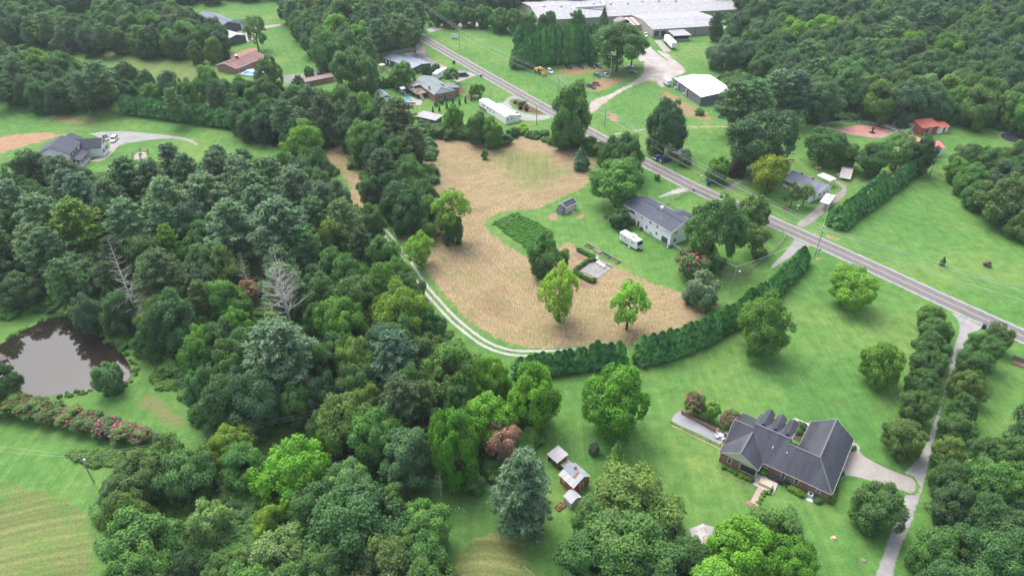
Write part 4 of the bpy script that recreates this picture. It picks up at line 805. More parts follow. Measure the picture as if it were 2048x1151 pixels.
for i in range(26):
    t_ = i/25; x = 1640 + 420*t_; y = [176, 196, 150][i % 3] - 8*math.sin(t_*3) + 22*t_
    if abs(x-1693) < 30: continue
    tc('broad', x + rt.uniform(-6, 6), y, rt.uniform(52, 78), rt.choice(['mid','mid','slate','dark','olive','pineg']), 'tree', group=FE, hf=1.0)
for x, y, w_, c_ in [(1640,60,60,'bright'),(1590,70,60,'bright'),(1760,110,64,'mid'),(1830,95,64,'bright'),(1890,100,66,'bright'),(1620,110,60,'bright'),(1980,90,60,'slate'),(2030,60,60,'mid'),(1560,60,60,'mid'),(1700,60,60,'olive'),(1960,40,54,'olive'),(1860,40,54,'mid')]:
    tc('broad', x, y, w_, c_, 'tree', group=FE)
# ------------------------------------------------------------------ filling the woods
def pickw(group, lab, pine=0.3, cols=('dark','mid','mid','slate','olive'), hs=1.0):
    def f(x, y, r, rr):
        k = 'pine' if rr.random() < pine else 'broad'; c = rr.choice(('blue','pineg')) if k == 'pine' else rr.choice(cols)
        h = (11 + 1.5*r if k == 'pine' else 5 + 1.7*r)*hs*rr.uniform(0.9, 1.05)
        tree(k, x, y, h, r, c, ('pine' if k == 'pine' else 'broadleaf tree') + lab, group=group)
    return f
FILL = [
 ([(-60,380),(60,385),(200,400),(330,330),(560,330),(640,320),(680,360),(700,420),(735,480),(790,520),(850,600),(880,680),(950,720),(1020,770),(1010,840),(880,800),(760,700),(600,620),(420,720),(330,680),(230,590),(120,590),(-60,600)], 8.2, pickw(W1, ' filling in the wood left of the hay field', 0.35)),
 ([(400,650),(600,620),(760,700),(900,760),(950,850),(960,900),(780,920),(640,860),(560,830),(420,830),(400,760)], 7.5, pickw(W1, ' filling in the wood left of the hay field', 0.08)),
 ([(230,920),(420,880),(520,930),(540,1010),(640,960),(880,1080),(880,1170),(520,1170),(260,1150),(230,1050)], 8.5, pickw(W2G, ' filling in the bottom wood', 0.0)),
 ([(450,175),(640,190),(740,210),(780,240),(840,300),(850,390),(760,400),(690,300),(560,255),(480,235)], 7.5, to_mass(0.2)),
 ([(-60,120),(60,110),(140,150),(280,178),(400,200),(480,175),(500,215),(380,215),(200,185),(60,185),(-60,180)], 8, to_mass(0.15)),
 ([(-60,0),(150,40),(230,40),(330,20),(440,60),(450,90),(260,80),(180,80),(60,60),(-60,60)], 9, to_mass(0.1)),
 ([(560,-20),(800,-20),(840,30),(835,60),(760,90),(730,60),(700,110),(640,100),(600,60)], 9, to_mass(0.3)),
 ([(1470,60),(1560,70),(1640,60),(1760,70),(1900,90),(2060,110),(2120,240),(1960,215),(1850,180),(1760,180),(1640,200),(1540,120)], 11.5, to_mass(0.15)),
 ([(1880,880),(2120,830),(2160,1180),(1880,1180),(1900,1000)], 8.5, pickw(LR, ' filling in the lower right corner', 0.0)),
]
for i, (pl, sp, pk) in enumerate(FILL): fill(pl, sp, pk, seed=40+i, keep=0.72)
# far woods, too many to be told apart: one mass each
def mass(name, poly, spacing, label, seed, srcs, col, dens=0.85, hh=(12, 19), far=True):
    pts = []
    def pk(x, y, r, rr):
        h = rr.uniform(*hh); TREES.append((x, y, r)); pts.append((x, y, h*0.52, r, h*0.48, rr.uniform(0, 6.28)))
    fill(poly, spacing, pk, seed=seed, keep=dens, n=6000)
    o = scatter_stuff(name, pts, srcs, label); o.color = (*COL[col], 1); return o
SRC = [link('crown', me, None, None) for me in ()]
def crown_of(pref, i):
    t_ = [o for o in C.objects if o.name.startswith(pref) and o.parent is None][i]; return [c for c in t_.children if c.name.startswith('crown')][0]
bc = []
seen = set()
for o in C.objects:
    if o.name.startswith('crown') and o.data.materials[0] is M_leaf and o.data in BROAD and o.data.name not in seen: seen.add(o.data.name); bc.append(o)
bushes = []
for o in C.objects:
    if o.name.startswith('crown') and o.data in BUSH and o.data.name not in seen: seen.add(o.data.name); bushes.append(o)
fill([(1390,-60),(1540,40),(1640,50),(1760,60),(1900,70),(2080,90),(2250,90),(2200,-80),(1400,-90)], 11, to_mass(0.15), seed=3, keep=0.85, n=6000)
fill([(820,-80),(1100,-60),(1400,-70),(1440,-10),(1330,-16),(1070,-12),(1000,2),(860,-8),(800,-20),(560,-30),(420,-20),(300,0),(-80,0),(-120,-60),(300,-80)], 10, to_mass(0.1), seed=4, keep=0.85, n=6000)
pc = []
for o in C.objects:
    if o.name.startswith('crown') and o.data in PINE and o.data.name not in seen: seen.add(o.data.name); pc.append(o)
o = scatter_stuff('far_broadleaf_forest', MASS['broad'], bc, 'mass of broadleaf trees closing the farther woods along the top of the picture'); o.color = (0.070, 0.155, 0.066, 1)
o = scatter_stuff('far_pine_forest', MASS['pine'], pc, 'pines scattered through the farther woods along the top of the picture'); o.color = (*COL['pineg'], 1)
print('MASS', len(MASS['broad']), len(MASS['pine']))
# edge of the upper right forest, tree by tree
# undergrowth that closes the floor of the woods
ug = random.Random(9); pts = []
def under(poly, n, zc=1.0, seed=1, rr=(1.3, 2.8)):
    W = W2(poly, zc); A = np.array(W); lo, hi = A.min(0), A.max(0); X = np.array([ug.uniform(lo[0], hi[0]) for _ in range(n)]); Y = np.array([ug.uniform(lo[1], hi[1]) for _ in range(n)]); D = poly_d(X, Y, W)
    for x, y, d in zip(X, Y, D):
        if d > 0: r = ug.uniform(*rr); h = r*ug.uniform(0.7, 1.1); pts.append((x, y, h*0.45, r, h*0.6, ug.uniform(0, 6.28)))
under([(-60,640),(110,612),(185,640),(260,690),(330,735),(385,800),(390,830),(440,850),(560,860),(640,850),(880,940),(990,980),(1060,950),(1068,870),(1040,790),(960,735),(905,705),(870,650),(820,575),(760,500),(735,430),(690,390),(660,330),(400,335),(150,350),(60,340),(-60,385)], 3600)
under([(215,1100),(200,1010),(235,960),(320,940),(480,930),(520,960),(620,1000),(640,960),(880,1060),(880,1170),(330,1170)], 700)
under([(1880,960),(2120,830),(2160,1200),(1860,1200)], 700)
o = scatter_stuff('undergrowth', pts, bushes, 'dark green undergrowth closing the floor of the woods'); o.color = (*COL['mid'], 1)
pts = []
under([(740,245),(640,225),(480,240),(280,228),(200,198),(60,184),(-60,188),(-60,120),(60,90),(140,120),(280,150),(400,185),(480,160),(640,190),(760,215),(850,260),(870,310),(868,400),(800,412),(730,400),(700,310)], 2600, rr=(1.6, 3.2))
under([(1380,-20),(1480,70),(1440,170),(1470,232),(1600,240),(1700,236),(1760,220),(1850,220),(1960,252),(2120,268),(2300,100),(1500,-60)], 5200, rr=(2.0, 3.6))
under([(-60,-20),(140,75),(400,100),(440,95),(430,50),(300,-20)], 1600, rr=(2.0, 3.4))
under([(560,-20),(600,60),(640,110),(730,120),(760,100),(840,70),(850,30),(800,-20)], 900, rr=(1.6, 3.0))
under([(835,250),(860,268),(1000,282),(1050,268),(1100,282),(1150,296),(1210,330),(1275,345),(1285,310),(1240,290),(1150,275),(1060,262),(1000,262),(900,248),(850,240)], 700, rr=(1.0, 2.0))
under([(1880,340),(1930,370),(1990,440),(2060,480),(2120,420),(2100,300),(2000,300)], 500, rr=(1.4, 2.6))
o = scatter_stuff('undergrowth', pts, bushes, 'green undergrowth closing the floor of the farther woods'); o.color = (*COL['mid'], 1)
pts = []
under([(775,480),(797,515),(830,565),(862,612),(912,668),(965,710),(985,722),(940,740),(900,705),(860,640),(820,560),(780,490)], 700, rr=(0.5, 1.1))
under([(300,745),(330,715),(380,740),(400,800),(360,790),(320,770)], 260, rr=(0.6, 1.2))
under([(130,900),(190,895),(238,900),(240,925),(180,925)], 160, rr=(0.4, 0.9))
under([(185,640),(230,670),(262,700),(255,712),(220,680),(180,650)], 160, rr=(0.4, 0.8))
pbk = [(cx + (x-cx)*1.03, cy + (y-cy)*1.03) for x, y in pb]
for k in range(420):
    i = ug.randrange(len(pbk)); q = pbk[i]; e = pbk[(i+1) % len(pbk)]; t_ = ug.random(); x, y = q[0]*(1-t_)+e[0]*t_+ug.uniform(-.5,.9), q[1]*(1-t_)+e[1]*t_+ug.uniform(-.5,.9); r = ug.uniform(.18,.5)
    if ug.random() < .5 + .5*math.sin(i*.9): pts.append((x, y, r*.4, r, r*.7, ug.uniform(0, 6.28)))
o = scatter_stuff('bright_thicket', pts, bushes, 'bright green weeds along the gravel lane and the pond bank'); o.color = (0.11, 0.22, 0.045, 1)
# ================================================================== buildings
def brickmat(name, c1, c2, mort):
    m, n, b = newmat(name); p = opos(n); s = N(n, 'SeparateXYZ'); L(n, p, s.inputs[0]); cb = N(n, 'CombineXYZ')
    L(n, math_(n, 'ADD', s.outputs[0], s.outputs[1]), cb.inputs[0]); L(n, s.outputs[2], cb.inputs[1])
    t = N(n, 'TexBrick'); L(n, cb.outputs[0], t.inputs['Vector']); t.inputs['Color1'].default_value = (*c1, 1); t.inputs['Color2'].default_value = (*c2, 1); t.inputs['Mortar'].default_value = (*mort, 1)
    t.inputs['Scale'].default_value = 4.0; t.inputs['Mortar Size'].default_value = 0.018; t.inputs['Brick Width'].default_value = 0.9; t.inputs['Row Height'].default_value = 0.3
    L(n, mix(n, 1.0, t.outputs['Color'], ramp(n, noise(n, p, 1.2, 4), [(0.3, (0.75,)*3), (0.7, (1.25,)*3)]), 'MULTIPLY'), b.inputs['Base Color']); b.inputs['Roughness'].default_value = 0.85; return m
def shingle(name, c, gloss=0.75, streak=0.25, row=3.2):
    m, n, b = newmat(name); p = opos(n)
    s = ramp(n, noise(n, mapping(n, p, (1, 0.15, 0.15)), 0.9, 4, 0.65), [(0.3, (1-streak,)*3), (0.7, (1+streak,)*3)])
    g = ramp(n, noise(n, p, 5.0, 3, 0.8), [(0.3, (0.82,)*3), (0.7, (1.2,)*3)])
    wv = N(n, 'TexWave', wave_type='BANDS', bands_direction='Z'); L(n, p, wv.inputs[0]); wv.inputs['Scale'].default_value = row; wv.inputs['Distortion'].default_value = 0.6
    w2 = ramp(n, wv.outputs['Fac'], [(0.0, (0.90,)*3), (0.5, (1.05,)*3)])
    L(n, mix(n, 1, mix(n, 1, mix(n, 1, c, s, 'MULTIPLY'), g, 'MULTIPLY'), w2, 'MULTIPLY'), b.inputs['Base Color']); b.inputs['Roughness'].default_value = gloss; b.inputs['Specular IOR Level'].default_value = 0.45
    bump(n, b, noise(n, p, 9, 2), 0.25, 0.02); return m
def metalroof(name, c, rough=0.4, rib=2.4, rust=None, axis='X', dirt=0.18):
    m, n, b = newmat(name); p = opos(n); wv = N(n, 'TexWave', wave_type='BANDS', bands_direction=axis); L(n, p, wv.inputs[0]); wv.inputs['Scale'].default_value = rib
    col = mix(n, 1, c, ramp(n, noise(n, mapping(n, p, (1, 0.25, 1)), 0.8, 5, 0.7), [(0.3, (1-dirt,)*3), (0.7, (1+dirt*0.6,)*3)]), 'MULTIPLY')
    col = mix(n, 1, col, ramp(n, wv.outputs['Fac'], [(0.0, (0.86,)*3), (0.35, (1.03,)*3)]), 'MULTIPLY')
    if rust: col = mix(n, sstep(n, noise(n, mapping(n, p, (1, 0.3, 1)), 0.7, 5, 0.75), 0.5, 0.62), col, rust)
    L(n, col, b.inputs['Base Color']); b.inputs['Roughness'].default_value = rough; b.inputs['Specular IOR Level'].default_value = 0.5
    bump(n, b, wv.outputs['Fac'], 0.4, 0.03); return m
M_brick = brickmat('red_brick', (0.33, 0.145, 0.105), (0.25, 0.11, 0.085), (0.42, 0.35, 0.31))
M_slate = shingle('charcoal_shingles', (0.056, 0.057, 0.072), 0.34, 0.34)
M_bluesh = shingle('blue_grey_shingles', (0.062, 0.070, 0.098), 0.8, 0.2)
M_greysh = shingle('grey_shingles', (0.20, 0.22, 0.25), 0.8, 0.12)
M_greysh2 = shingle('light_grey_shingles', (0.17, 0.19, 0.235), 0.8, 0.14)
M_navy = shingle('dark_blue_shingles', (0.050, 0.056, 0.082), 0.8, 0.2)
M_maroon = shingle('weathered_maroon_shingles', (0.19, 0.10, 0.095), 0.85, 0.35)
M_white = flat('white_siding', (0.90, 0.865, 0.895), 0.55, 0.05, 1.0)
M_cream = flat('cream_trim', (0.66, 0.62, 0.50), 0.6, 0.06)
M_trim = flat('white_trim', (0.78, 0.75, 0.77), 0.5, 0.04)
M_beige = flat('beige_siding', (0.58, 0.55, 0.48), 0.6, 0.08)
M_glass = flat('window_glass', (0.035, 0.045, 0.055), 0.08, 0.1, 1.0, 0.8)
M_black = flat('black_paint', (0.03, 0.03, 0.034), 0.45, 0.1)
M_dkgrey = flat('dark_grey_siding', (0.085, 0.09, 0.11), 0.6, 0.1, 1.0)
M_plum = flat('grey_metal_siding', (0.16, 0.155, 0.185), 0.5, 0.08, 1.0)
M_silver = flat('silver_metal', (0.55, 0.58, 0.62), 0.35, 0.1, 1.0, 0.5, 0.3)
M_wood = flat('weathered_wood', (0.22, 0.18, 0.15), 0.9, 0.3, 2.5)
M_wood_l = flat('pale_timber', (0.50, 0.36, 0.22), 0.85, 0.2, 2.5)
M_wood_g = flat('grey_timber', (0.30, 0.29, 0.27), 0.9, 0.25, 2.5)
M_concr = flat('concrete', (0.34, 0.32, 0.31), 0.9, 0.22, 0.8)
M_plastic = flat('white_plastic', (0.80, 0.78, 0.81), 0.4, 0.03)
M_wmetal = metalroof('white_metal_roof', (0.66, 0.67, 0.69), 0.45, 1.6, dirt=0.06)
M_gal = metalroof('galvanised_roof', (0.36, 0.39, 0.43), 0.4, 2.2)
M_gal_rust = metalroof('rusty_galvanised_roof', (0.42, 0.41, 0.42), 0.5, 2.2, (0.30, 0.15, 0.10))
M_facroof = metalroof('factory_roof', (0.33, 0.33, 0.345), 0.75, 0.9, dirt=0.25)
M_facwall = metalroof('factory_wall', (0.34, 0.325, 0.285), 0.6, 1.2, dirt=0.12)
M_redroof = metalroof('red_metal_roof', (0.62, 0.18, 0.12), 0.5, 1.8)
M_pinkroof = metalroof('faded_red_metal_roof', (0.62, 0.19, 0.18), 0.5, 1.8)
M_redwall = flat('red_painted_boards', (0.38, 0.09, 0.06), 0.7, 0.25, 1.5)
M_purple = metalroof('purple_brown_roof', (0.20, 0.15, 0.18), 0.6, 1.6)
M_tire = flat('tyre_rubber', (0.025, 0.025, 0.025), 0.8, 0.1)
M_greyblue = metalroof('blue_grey_metal_roof', (0.22, 0.26, 0.32), 0.5, 1.4)
M_blueplas = flat('blue_plastic', (0.02, 0.06, 0.22), 0.45, 0.1)
M_pool = flat('pool_water_blue', (0.07, 0.33, 0.50), 0.08, 0.15, 2.0, 0.6)

def frame_px(a, b, z):
    A = P(*a, z); B = P(*b, z); d = B - A; return A.x, A.y, math.atan2(d.y, d.x), d.length
class Loc:
    """local frame of a building: photo pixel at height z -> local u, v"""
    def __init__(s, x, y, ang): s.x, s.y, s.a = x, y, ang; s.c, s.s = math.cos(ang), math.sin(ang)
    def uv(s, px, py, z): p = P(px, py, z); dx, dy = p.x - s.x, p.y - s.y; return dx*s.c + dy*s.s, -dx*s.s + dy*s.c
WC = {}
def window(root, u, v, z, w, h, face='f', shutters=False, name='window', mat=None, frame=None, mull=True):
    """face f = looks to -v, b = +v, l = -u, r = +u ; the frame stands 5 cm proud, the pane sits inside it"""
    k = (w, h, mull); 
    if k not in WC:
        fr = MB(); t = 0.09; x, y = w/2, h/2
        fr.box(-x-t, x+t, -0.05, 0.02, -y-t, -y); fr.box(-x-t, x+t, -0.05, 0.02, y, y+t); fr.box(-x-t, -x, -0.05, 0.02, -y, y); fr.box(x, x+t, -0.05, 0.02, -y, y)
        if mull: fr.box(-x, x, -0.045, 0.02, -0.03, 0.03)
        pn = MB(); pn.box(-x, x, -0.025, 0.02, -y, y); WC[k] = (fr.mesh('window'), pn.mesh('pane'), {})
        WC[k][0].materials.append(M_trim); WC[k][1].materials.append(M_glass)
    fm, pm, _ = WC[k]; o = link(name, fm, None, root, (u, v, z)); o.rotation_euler = (0, 0, {'f': 0, 'r': R(90), 'b': R(180), 'l': R(-90)}[face])
    p = link('pane', pm, None, o)
    if mat is not None: p.data = p.data.copy(); p.data.materials[0] = mat
    if shutters:
        for s_ in (-1, 1): MB().box(s_*(w/2+0.30)-0.19, s_*(w/2+0.30)+0.19, -0.06, 0.01, -h/2-0.05, h/2+0.05).build('shutter', M_black, o)
    return o
def walls(root, pts, z0, z1, mat, name='wall'):
    m = MB(); n = len(pts); m.add([(a, b, z0) for a, b in pts] + [(a, b, z1) for a, b in pts], [tuple(range(n-1, -1, -1)), tuple(range(n, 2*n))] + [(i, (i+1) % n, n+(i+1) % n, n+i) for i in range(n)])
    return m.build(name, mat, root)
def gable_house(root, Ln, Wd, ze, zr, wm, rm, ov=0.35, ridge=None, hipl=0, hipr=0, gm=None, trim=True, z0=0.0, inset=0.4):
    """origin at the front-left eave corner; x along the ridge, y to the back"""
    yr = Wd/2 if ridge is None else ridge; i = inset
    m = MB(); m.add([(i, i, z0), (Ln-i, i, z0), (Ln-i, Wd-i, z0), (i, Wd-i, z0), (i, i, ze-.04), (Ln-i, i, ze-.04), (Ln-i, Wd-i, ze-.04), (i, Wd-i, ze-.04)], [(3,2,1,0),(0,1,5,4),(1,2,6,5),(2,3,7,6),(3,0,4,7),(4,5,6,7)]); m.build('wall', wm, root)
    if not hipl or not hipr:
        g = MB(); zg = zr - (zr-ze)*i/max(yr, .1) - 0.16
        if not hipl: g.prof([(i, ze-.05), (yr, zg), (Wd-i, ze-.05)], i, i+0.12)
        if not hipr: g.prof([(i, ze-.05), (yr, zg), (Wd-i, ze-.05)], Ln-i-0.12, Ln-i)
        g.build('gable', gm or wm, root)
    a, b = hipl, Ln-hipr
    m = MB(); m.slab([(0, 0, ze), (Ln, 0, ze), (b, yr, zr), (a, yr, zr)], 0.12); m.build('roof_slope', rm, root)
    m = MB(); m.slab([(Ln, Wd, ze), (0, Wd, ze), (a, yr, zr), (b, yr, zr)], 0.12); m.build('roof_slope', rm, root)
    if hipl: MB().slab([(0, Wd, ze), (0, 0, ze), (a, yr, zr)], 0.12).build('roof_slope', rm, root)
    if hipr: MB().slab([(Ln, 0, ze), (Ln, Wd, ze), (b, yr, zr)], 0.12).build('roof_slope', rm, root)
    c = MB(); c.beam((a, yr, zr+0.03), (b, yr, zr+0.03), 0.28, 0.07)
    for f, e_ in ((hipl, 0), (hipr, Ln)):
        if f: c.beam((e_, 0, ze+.03), (a if e_ == 0 else b, yr, zr+.03), .25, .06); c.beam((e_, Wd, ze+.03), (a if e_ == 0 else b, yr, zr+.03), .25, .06)
    c.build('ridge_cap', rm, root)
    if trim:
        t = MB(); t.box(-0.02, Ln+0.02, -0.07, -0.01, ze-0.20, ze+0.0); t.box(-0.02, Ln+0.02, Wd+0.01, Wd+0.07, ze-0.20, ze+0.0)
        if not hipl: t.beam((-0.05, 0, ze-.06), (-0.05, yr, zr-.06), .06, .22); t.beam((-0.05, Wd, ze-.06), (-0.05, yr, zr-.06), .06, .22)
        if not hipr: t.beam((Ln+0.05, 0, ze-.06), (Ln+0.05, yr, zr-.06), .06, .22); t.beam((Ln+0.05, Wd, ze-.06), (Ln+0.05, yr, zr-.06), .06, .22)
        t.build('fascia', M_trim, root)
def thing(name, x, y, rz, label, cat, group=None, z=0.0): return empty(name, (x, y, z), rz, label=label, cat=cat, group=group)

# ------------------------------------------------------------------ the brick house with the charcoal roof
zx, zy, k5 = 1420, 810, 5.48
A0 = P(zx+578/k5, zy+628/k5, 2.7); LH = Loc(A0.x, A0.y, R(-35.4))
H = thing('brick_house', A0.x, A0.y, R(-35.4), 'brick house with a charcoal shingle roof and three back dormers beside the gravel court', 'house')
walls(H, [(-7.5,-2.1),(-0.55,-2.1),(-0.55,0.4),(12.45,0.4),(12.45,15.9),(4.8,15.9),(4.8,8.0),(2.75,8.0),(2.75,9.7),(-4.0,9.7),(-4.0,10.4),(-7.5,10.4)], 0, 2.62, M_brick)
sl = 0.776
def roofp(*p, nm='roof_slope', m=None, t=0.14): return MB().slab(p, t).build(nm, m or M_slate, H)
roofp((-7.8,0,2.7),(0,0,2.7),(12.8,0,2.7),(8.65,4.25,6.0),(3.0,4.25,6.0),(3.0,5.05,6.62),(-3.85,5.05,6.62),(-3.85,4.3,6.04),(-7.8,4.3,6.04))
roofp((12.8,0,2.7),(12.8,16.3,2.7),(8.65,16.3,6.0),(8.65,4.25,6.0))
roofp((8.65,16.3,6.0),(4.4,16.3,2.7),(4.4,8.5,2.7),(8.65,4.25,6.0))
roofp((8.65,4.25,6.0),(4.4,8.5,2.7),(3.0,8.5,2.7),(3.0,4.25,6.0))
roofp((-3.85,4.3,6.04),(-3.85,10.8,2.7),(-7.8,10.8,2.7),(-7.8,4.3,6.04))
roofp((3.0,5.05,6.62),(3.0,10.1,5.3),(-4.2,10.1,5.3),(-4.2,5.05,6.62))
roofp((-7.8,-2.5,2.72),(-3.85,-2.8,5.55),(-3.85,3.67,5.55),(-7.8,0.0,2.72))
roofp((-3.85,-2.8,5.55),(-0.1,-2.5,2.72),(0.05,0.02,2.72),(-3.85,3.67,5.55))
walls(H, [(-4.0,5.3),(2.8,5.3),(2.8,9.8),(-4.0,9.8)], 2.5, 5.15, M_brick, 'rear_wall')
g = MB(); g.prof([(0,0),(1,1)], 0, 0) if False else None
g.add([(-7.3,-2.18,2.62),(-0.5,-2.18,2.62),(-3.85,-2.18,5.25),(-7.3,-2.02,2.62),(-0.5,-2.02,2.62),(-3.85,-2.02,5.25)], [(0,1,2),(5,4,3),(0,3,4,1),(1,4,5,2),(2,5,3,0)]); g.build('front_gable', M_cream, H)
g = MB(); g.add([(4.8,15.82,2.6),(12.4,15.82,2.6),(8.65,15.82,5.7),(4.8,15.95,2.6),(12.4,15.95,2.6),(8.65,15.95,5.7)], [(2,1,0),(3,4,5),(0,1,4,3),(1,2,5,4),(2,0,3,5)]); g.build('back_gable', M_cream, H)
g = MB(); g.add([(-7.5,0.6,2.6),(-7.5,9.9,2.6),(-7.5,4.3,5.75),(-7.35,0.6,2.6),(-7.35,9.9,2.6),(-7.35,4.3,5.75)], [(0,1,2),(5,4,3),(0,3,4,1),(1,4,5,2),(2,5,3,0)]); g.build('side_gable', M_cream, H)
c = MB()
for a, b in (((8.65,4.25,6.04),(12.8,0,2.76)),((8.65,4.25,6.04),(8.65,16.3,6.04)),((3,4.25,6.04),(8.65,4.25,6.04)),((-3.85,5.05,6.66),(3.0,5.05,6.66)),((-7.8,4.3,6.08),(-3.9,4.3,6.08)),((-3.85,-2.8,5.6),(-3.85,3.67,5.6))): c.beam(a, b, 0.26, 0.06)
c.build('ridge_cap', flat('ridge_shingle', (0.13, 0.135, 0.15), 0.5, 0.1), H)
t = MB()
for a, b in (((-7.85,-2.5,2.62),(-3.85,-2.86,5.45)),((-3.85,-2.86,5.45),(-0.05,-2.5,2.62)),((-7.86,-2.5,2.6),(-7.86,0,2.6)),((-7.86,0,2.6),(-7.86,4.3,5.95)),((-7.86,4.3,5.95),(-7.86,10.8,2.6)),((0.0,-2.4,2.6),(0.06,-0.1,2.6)),((0,-0.06,2.6),(12.8,-0.06,2.6)),((12.86,0,2.6),(12.86,16.3,2.6)),((12.8,16.36,2.62),(8.65,16.36,5.9)),((8.65,16.36,5.9),(4.4,16.36,2.62)),((4.34,16.3,2.6),(4.34,8.5,2.6)),((3.04,5.1,6.55),(3.04,10.1,5.22)),((-4.2,10.16,5.2),(3.0,10.16,5.2)),((-3.9,10.86,2.6),(-7.8,10.86,2.6))): t.beam(a, b, 0.05, 0.13)
t.build('gutter', flat('gutter_grey', (0.5,0.5,0.52), 0.5), H)
for u in (-2.55, -0.25, 2.05):
    d = MB().slab([(u-0.95,5.7,6.05),(u,5.7,6.95),(u,10.4,6.95),(u-0.95,10.4,6.05)], .1).slab([(u,5.7,6.95),(u+0.95,5.7,6.05),(u+0.95,10.4,6.05),(u,10.4,6.95)], .1).build('dormer', M_slate, H)
    q = MB().box(u-0.8,u+0.8,7.4,10.2,5.3,6.1); q.add([(u-0.8,10.2,6.1),(u+0.8,10.2,6.1),(u,10.2,6.82),(u-0.8,10.05,6.1),(u+0.8,10.05,6.1),(u,10.05,6.82)], [(2,1,0),(3,4,5),(1,2,5,4),(2,0,3,5)]); q.build('dormer_wall', M_cream, d)
    window(d, u, 10.2, 5.75, 0.9, 0.7, 'b')
for (X, Y, vz) in ((210,612,1.5),(612,662,1.75),(803,768,1.45),(945,838,1.45),(1185,938,1.6)):
    u, v = LH.uv(zx+X/k5, zy+Y/k5, vz); window(H, u, -2.1 if X < 400 else 0.4, vz, 0.62, 0.7 if X in (612,1185) else 1.25, 'f')
u, v = LH.uv(zx+410/k5, zy+712/k5, 1.5); window(H, u, -2.1, 1.45, 3.0, 1.7, 'f', name='screen_opening', mull=False)
for i, (X, Y, zz) in enumerate(((692,455,5.2),(843,520,5.0),(1090,607,4.6),(1170,768,3.6),(320,445,4.2))):
    u, v = LH.uv(zx+X/k5, zy+Y/k5, zz); v = max(v, 0.3); MB().tube((u, v, zz-0.7), (u, v, zz+0.12), 0.09 if i != 2 else .16, n=8).build('vent_pipe', M_trim, H)
window(H, -7.5, 2.0, 1.5, 0.8, 1.2, 'l'); window(H, -7.5, 7.0, 1.5, 0.8, 1.2, 'l')
window(H, 12.45, 4.0, 1.2, 2.3, 2.1, 'r', name='garage_door', mat=M_trim, mull=False); window(H, 12.45, 9.0, 1.2, 2.3, 2.1, 'r', name='garage_door', mat=M_trim, mull=False)
window(H, 8.6, 15.95, 4.0, 0.9, 1.0, 'b'); window(H, -2, 9.8, 1.4, 1.2, 1.4, 'b'); window(H, 1, 9.8, 1.4, 1.2, 1.4, 'b')
def uvp(px, py, z=0.0): return P(px, py, z)
def slabpx(name, px, mat, z=0.06, label=None, cat=None, kind=None, **k):
    pts = [(p.x, p.y, z) for p in (P(a, b) for a, b in px)]; A_ = sum(pts[i][0]*pts[(i+1) % len(pts)][1]-pts[(i+1) % len(pts)][0]*pts[i][1] for i in range(len(pts)))
    return MB().slab(pts if A_ > 0 else pts[::-1], z + 0.1).build(name, mat, label=label, cat=cat, kind=kind, **k)
slabpx('patio', [(1510,948),(1519,940),(1558,962),(1546,990),(1506,969)], flat('patio_concrete', (0.46, 0.42, 0.39), 0.9, 0.1), 0.16, kind='structure')
slabpx('garden_path', [(1516,974),(1530,981),(1515,1012),(1500,1003)], flat('pinkish_pavers', (0.40, 0.29, 0.26), 0.9, 0.2, 4), 0.12, kind='structure')
slabpx('garden_path', [(1489,1003),(1499,1000),(1522,1018),(1516,1026)], M_brick, 0.10, kind='structure')
slabpx('back_terrace', [(1583,840),(1590,836),(1620,848),(1610,870),(1600,858)], flat('terrace_concrete', (0.50, 0.46, 0.44), 0.9, 0.1), 0.1, kind='structure')
slabpx('mulch_bed', [(1589,858),(1604,846),(1618,850),(1612,872),(1600,884),(1586,876)], flat('dark_mulch', (0.075, 0.05, 0.04), 0.95, 0.3, 3), 0.09, kind='structure')
o = thing('air_conditioner', *P(1619, 993).xy, R(-35), 'grey air conditioning unit on a white pad against the brick wall', 'air conditioner')
MB().box(-.75,.75,-1.1,.1,-.02,.14).build('pad', M_trim, o); MB().box(-.5,.5,-.45,.45,.14,.95).build('casing', flat('ac_grey', (0.42,0.50,0.49), .4), o); MB().lathe((0,0,.95), [(.30,0),(.30,.03),(.08,.05)], 14).build('fan_grille', M_black, o)
for i, (X, Y, l_) in enumerate(((675,785,'black covered grill nearer the porch'), (752,822,'smaller black covered grill beside the brick wall'))):
    p = P(zx+X/k5, zy+(Y+25)/k5); o = thing('covered_grill', p.x, p.y, R(-35), l_, 'grill')
    MB().prof([(-.35,0),(-.38,.75),(-.25,1.1),(.25,1.1),(.38,.75),(.35,0)], -.85+.2*i, .85-.2*i).build('cover', M_black, o); MB().box(-1.0+.2*i,-.85+.2*i,-.3,.3,.7,.8).build('side_shelf', M_black, o)
p = P(zx+605/k5, zy+875/k5); o = thing('covered_patio_table', p.x, p.y, R(-35), 'patio table under a tan cover on the pale patio', 'table')
MB().prof([(-.75,.05),(-.6,.72),(-.15,.82),(.15,.82),(.6,.72),(.75,.05)], -1.2, 1.2).build('cover', flat('tan_canvas', (0.52, 0.40, 0.28), .9, .12), o); [MB().box(sx*1.0-.05,sx*1.0+.05,sy*.6-.05,sy*.6+.05,0,.1).build('leg', M_black, o) for sx in (-1,1) for sy in (-1,1)]
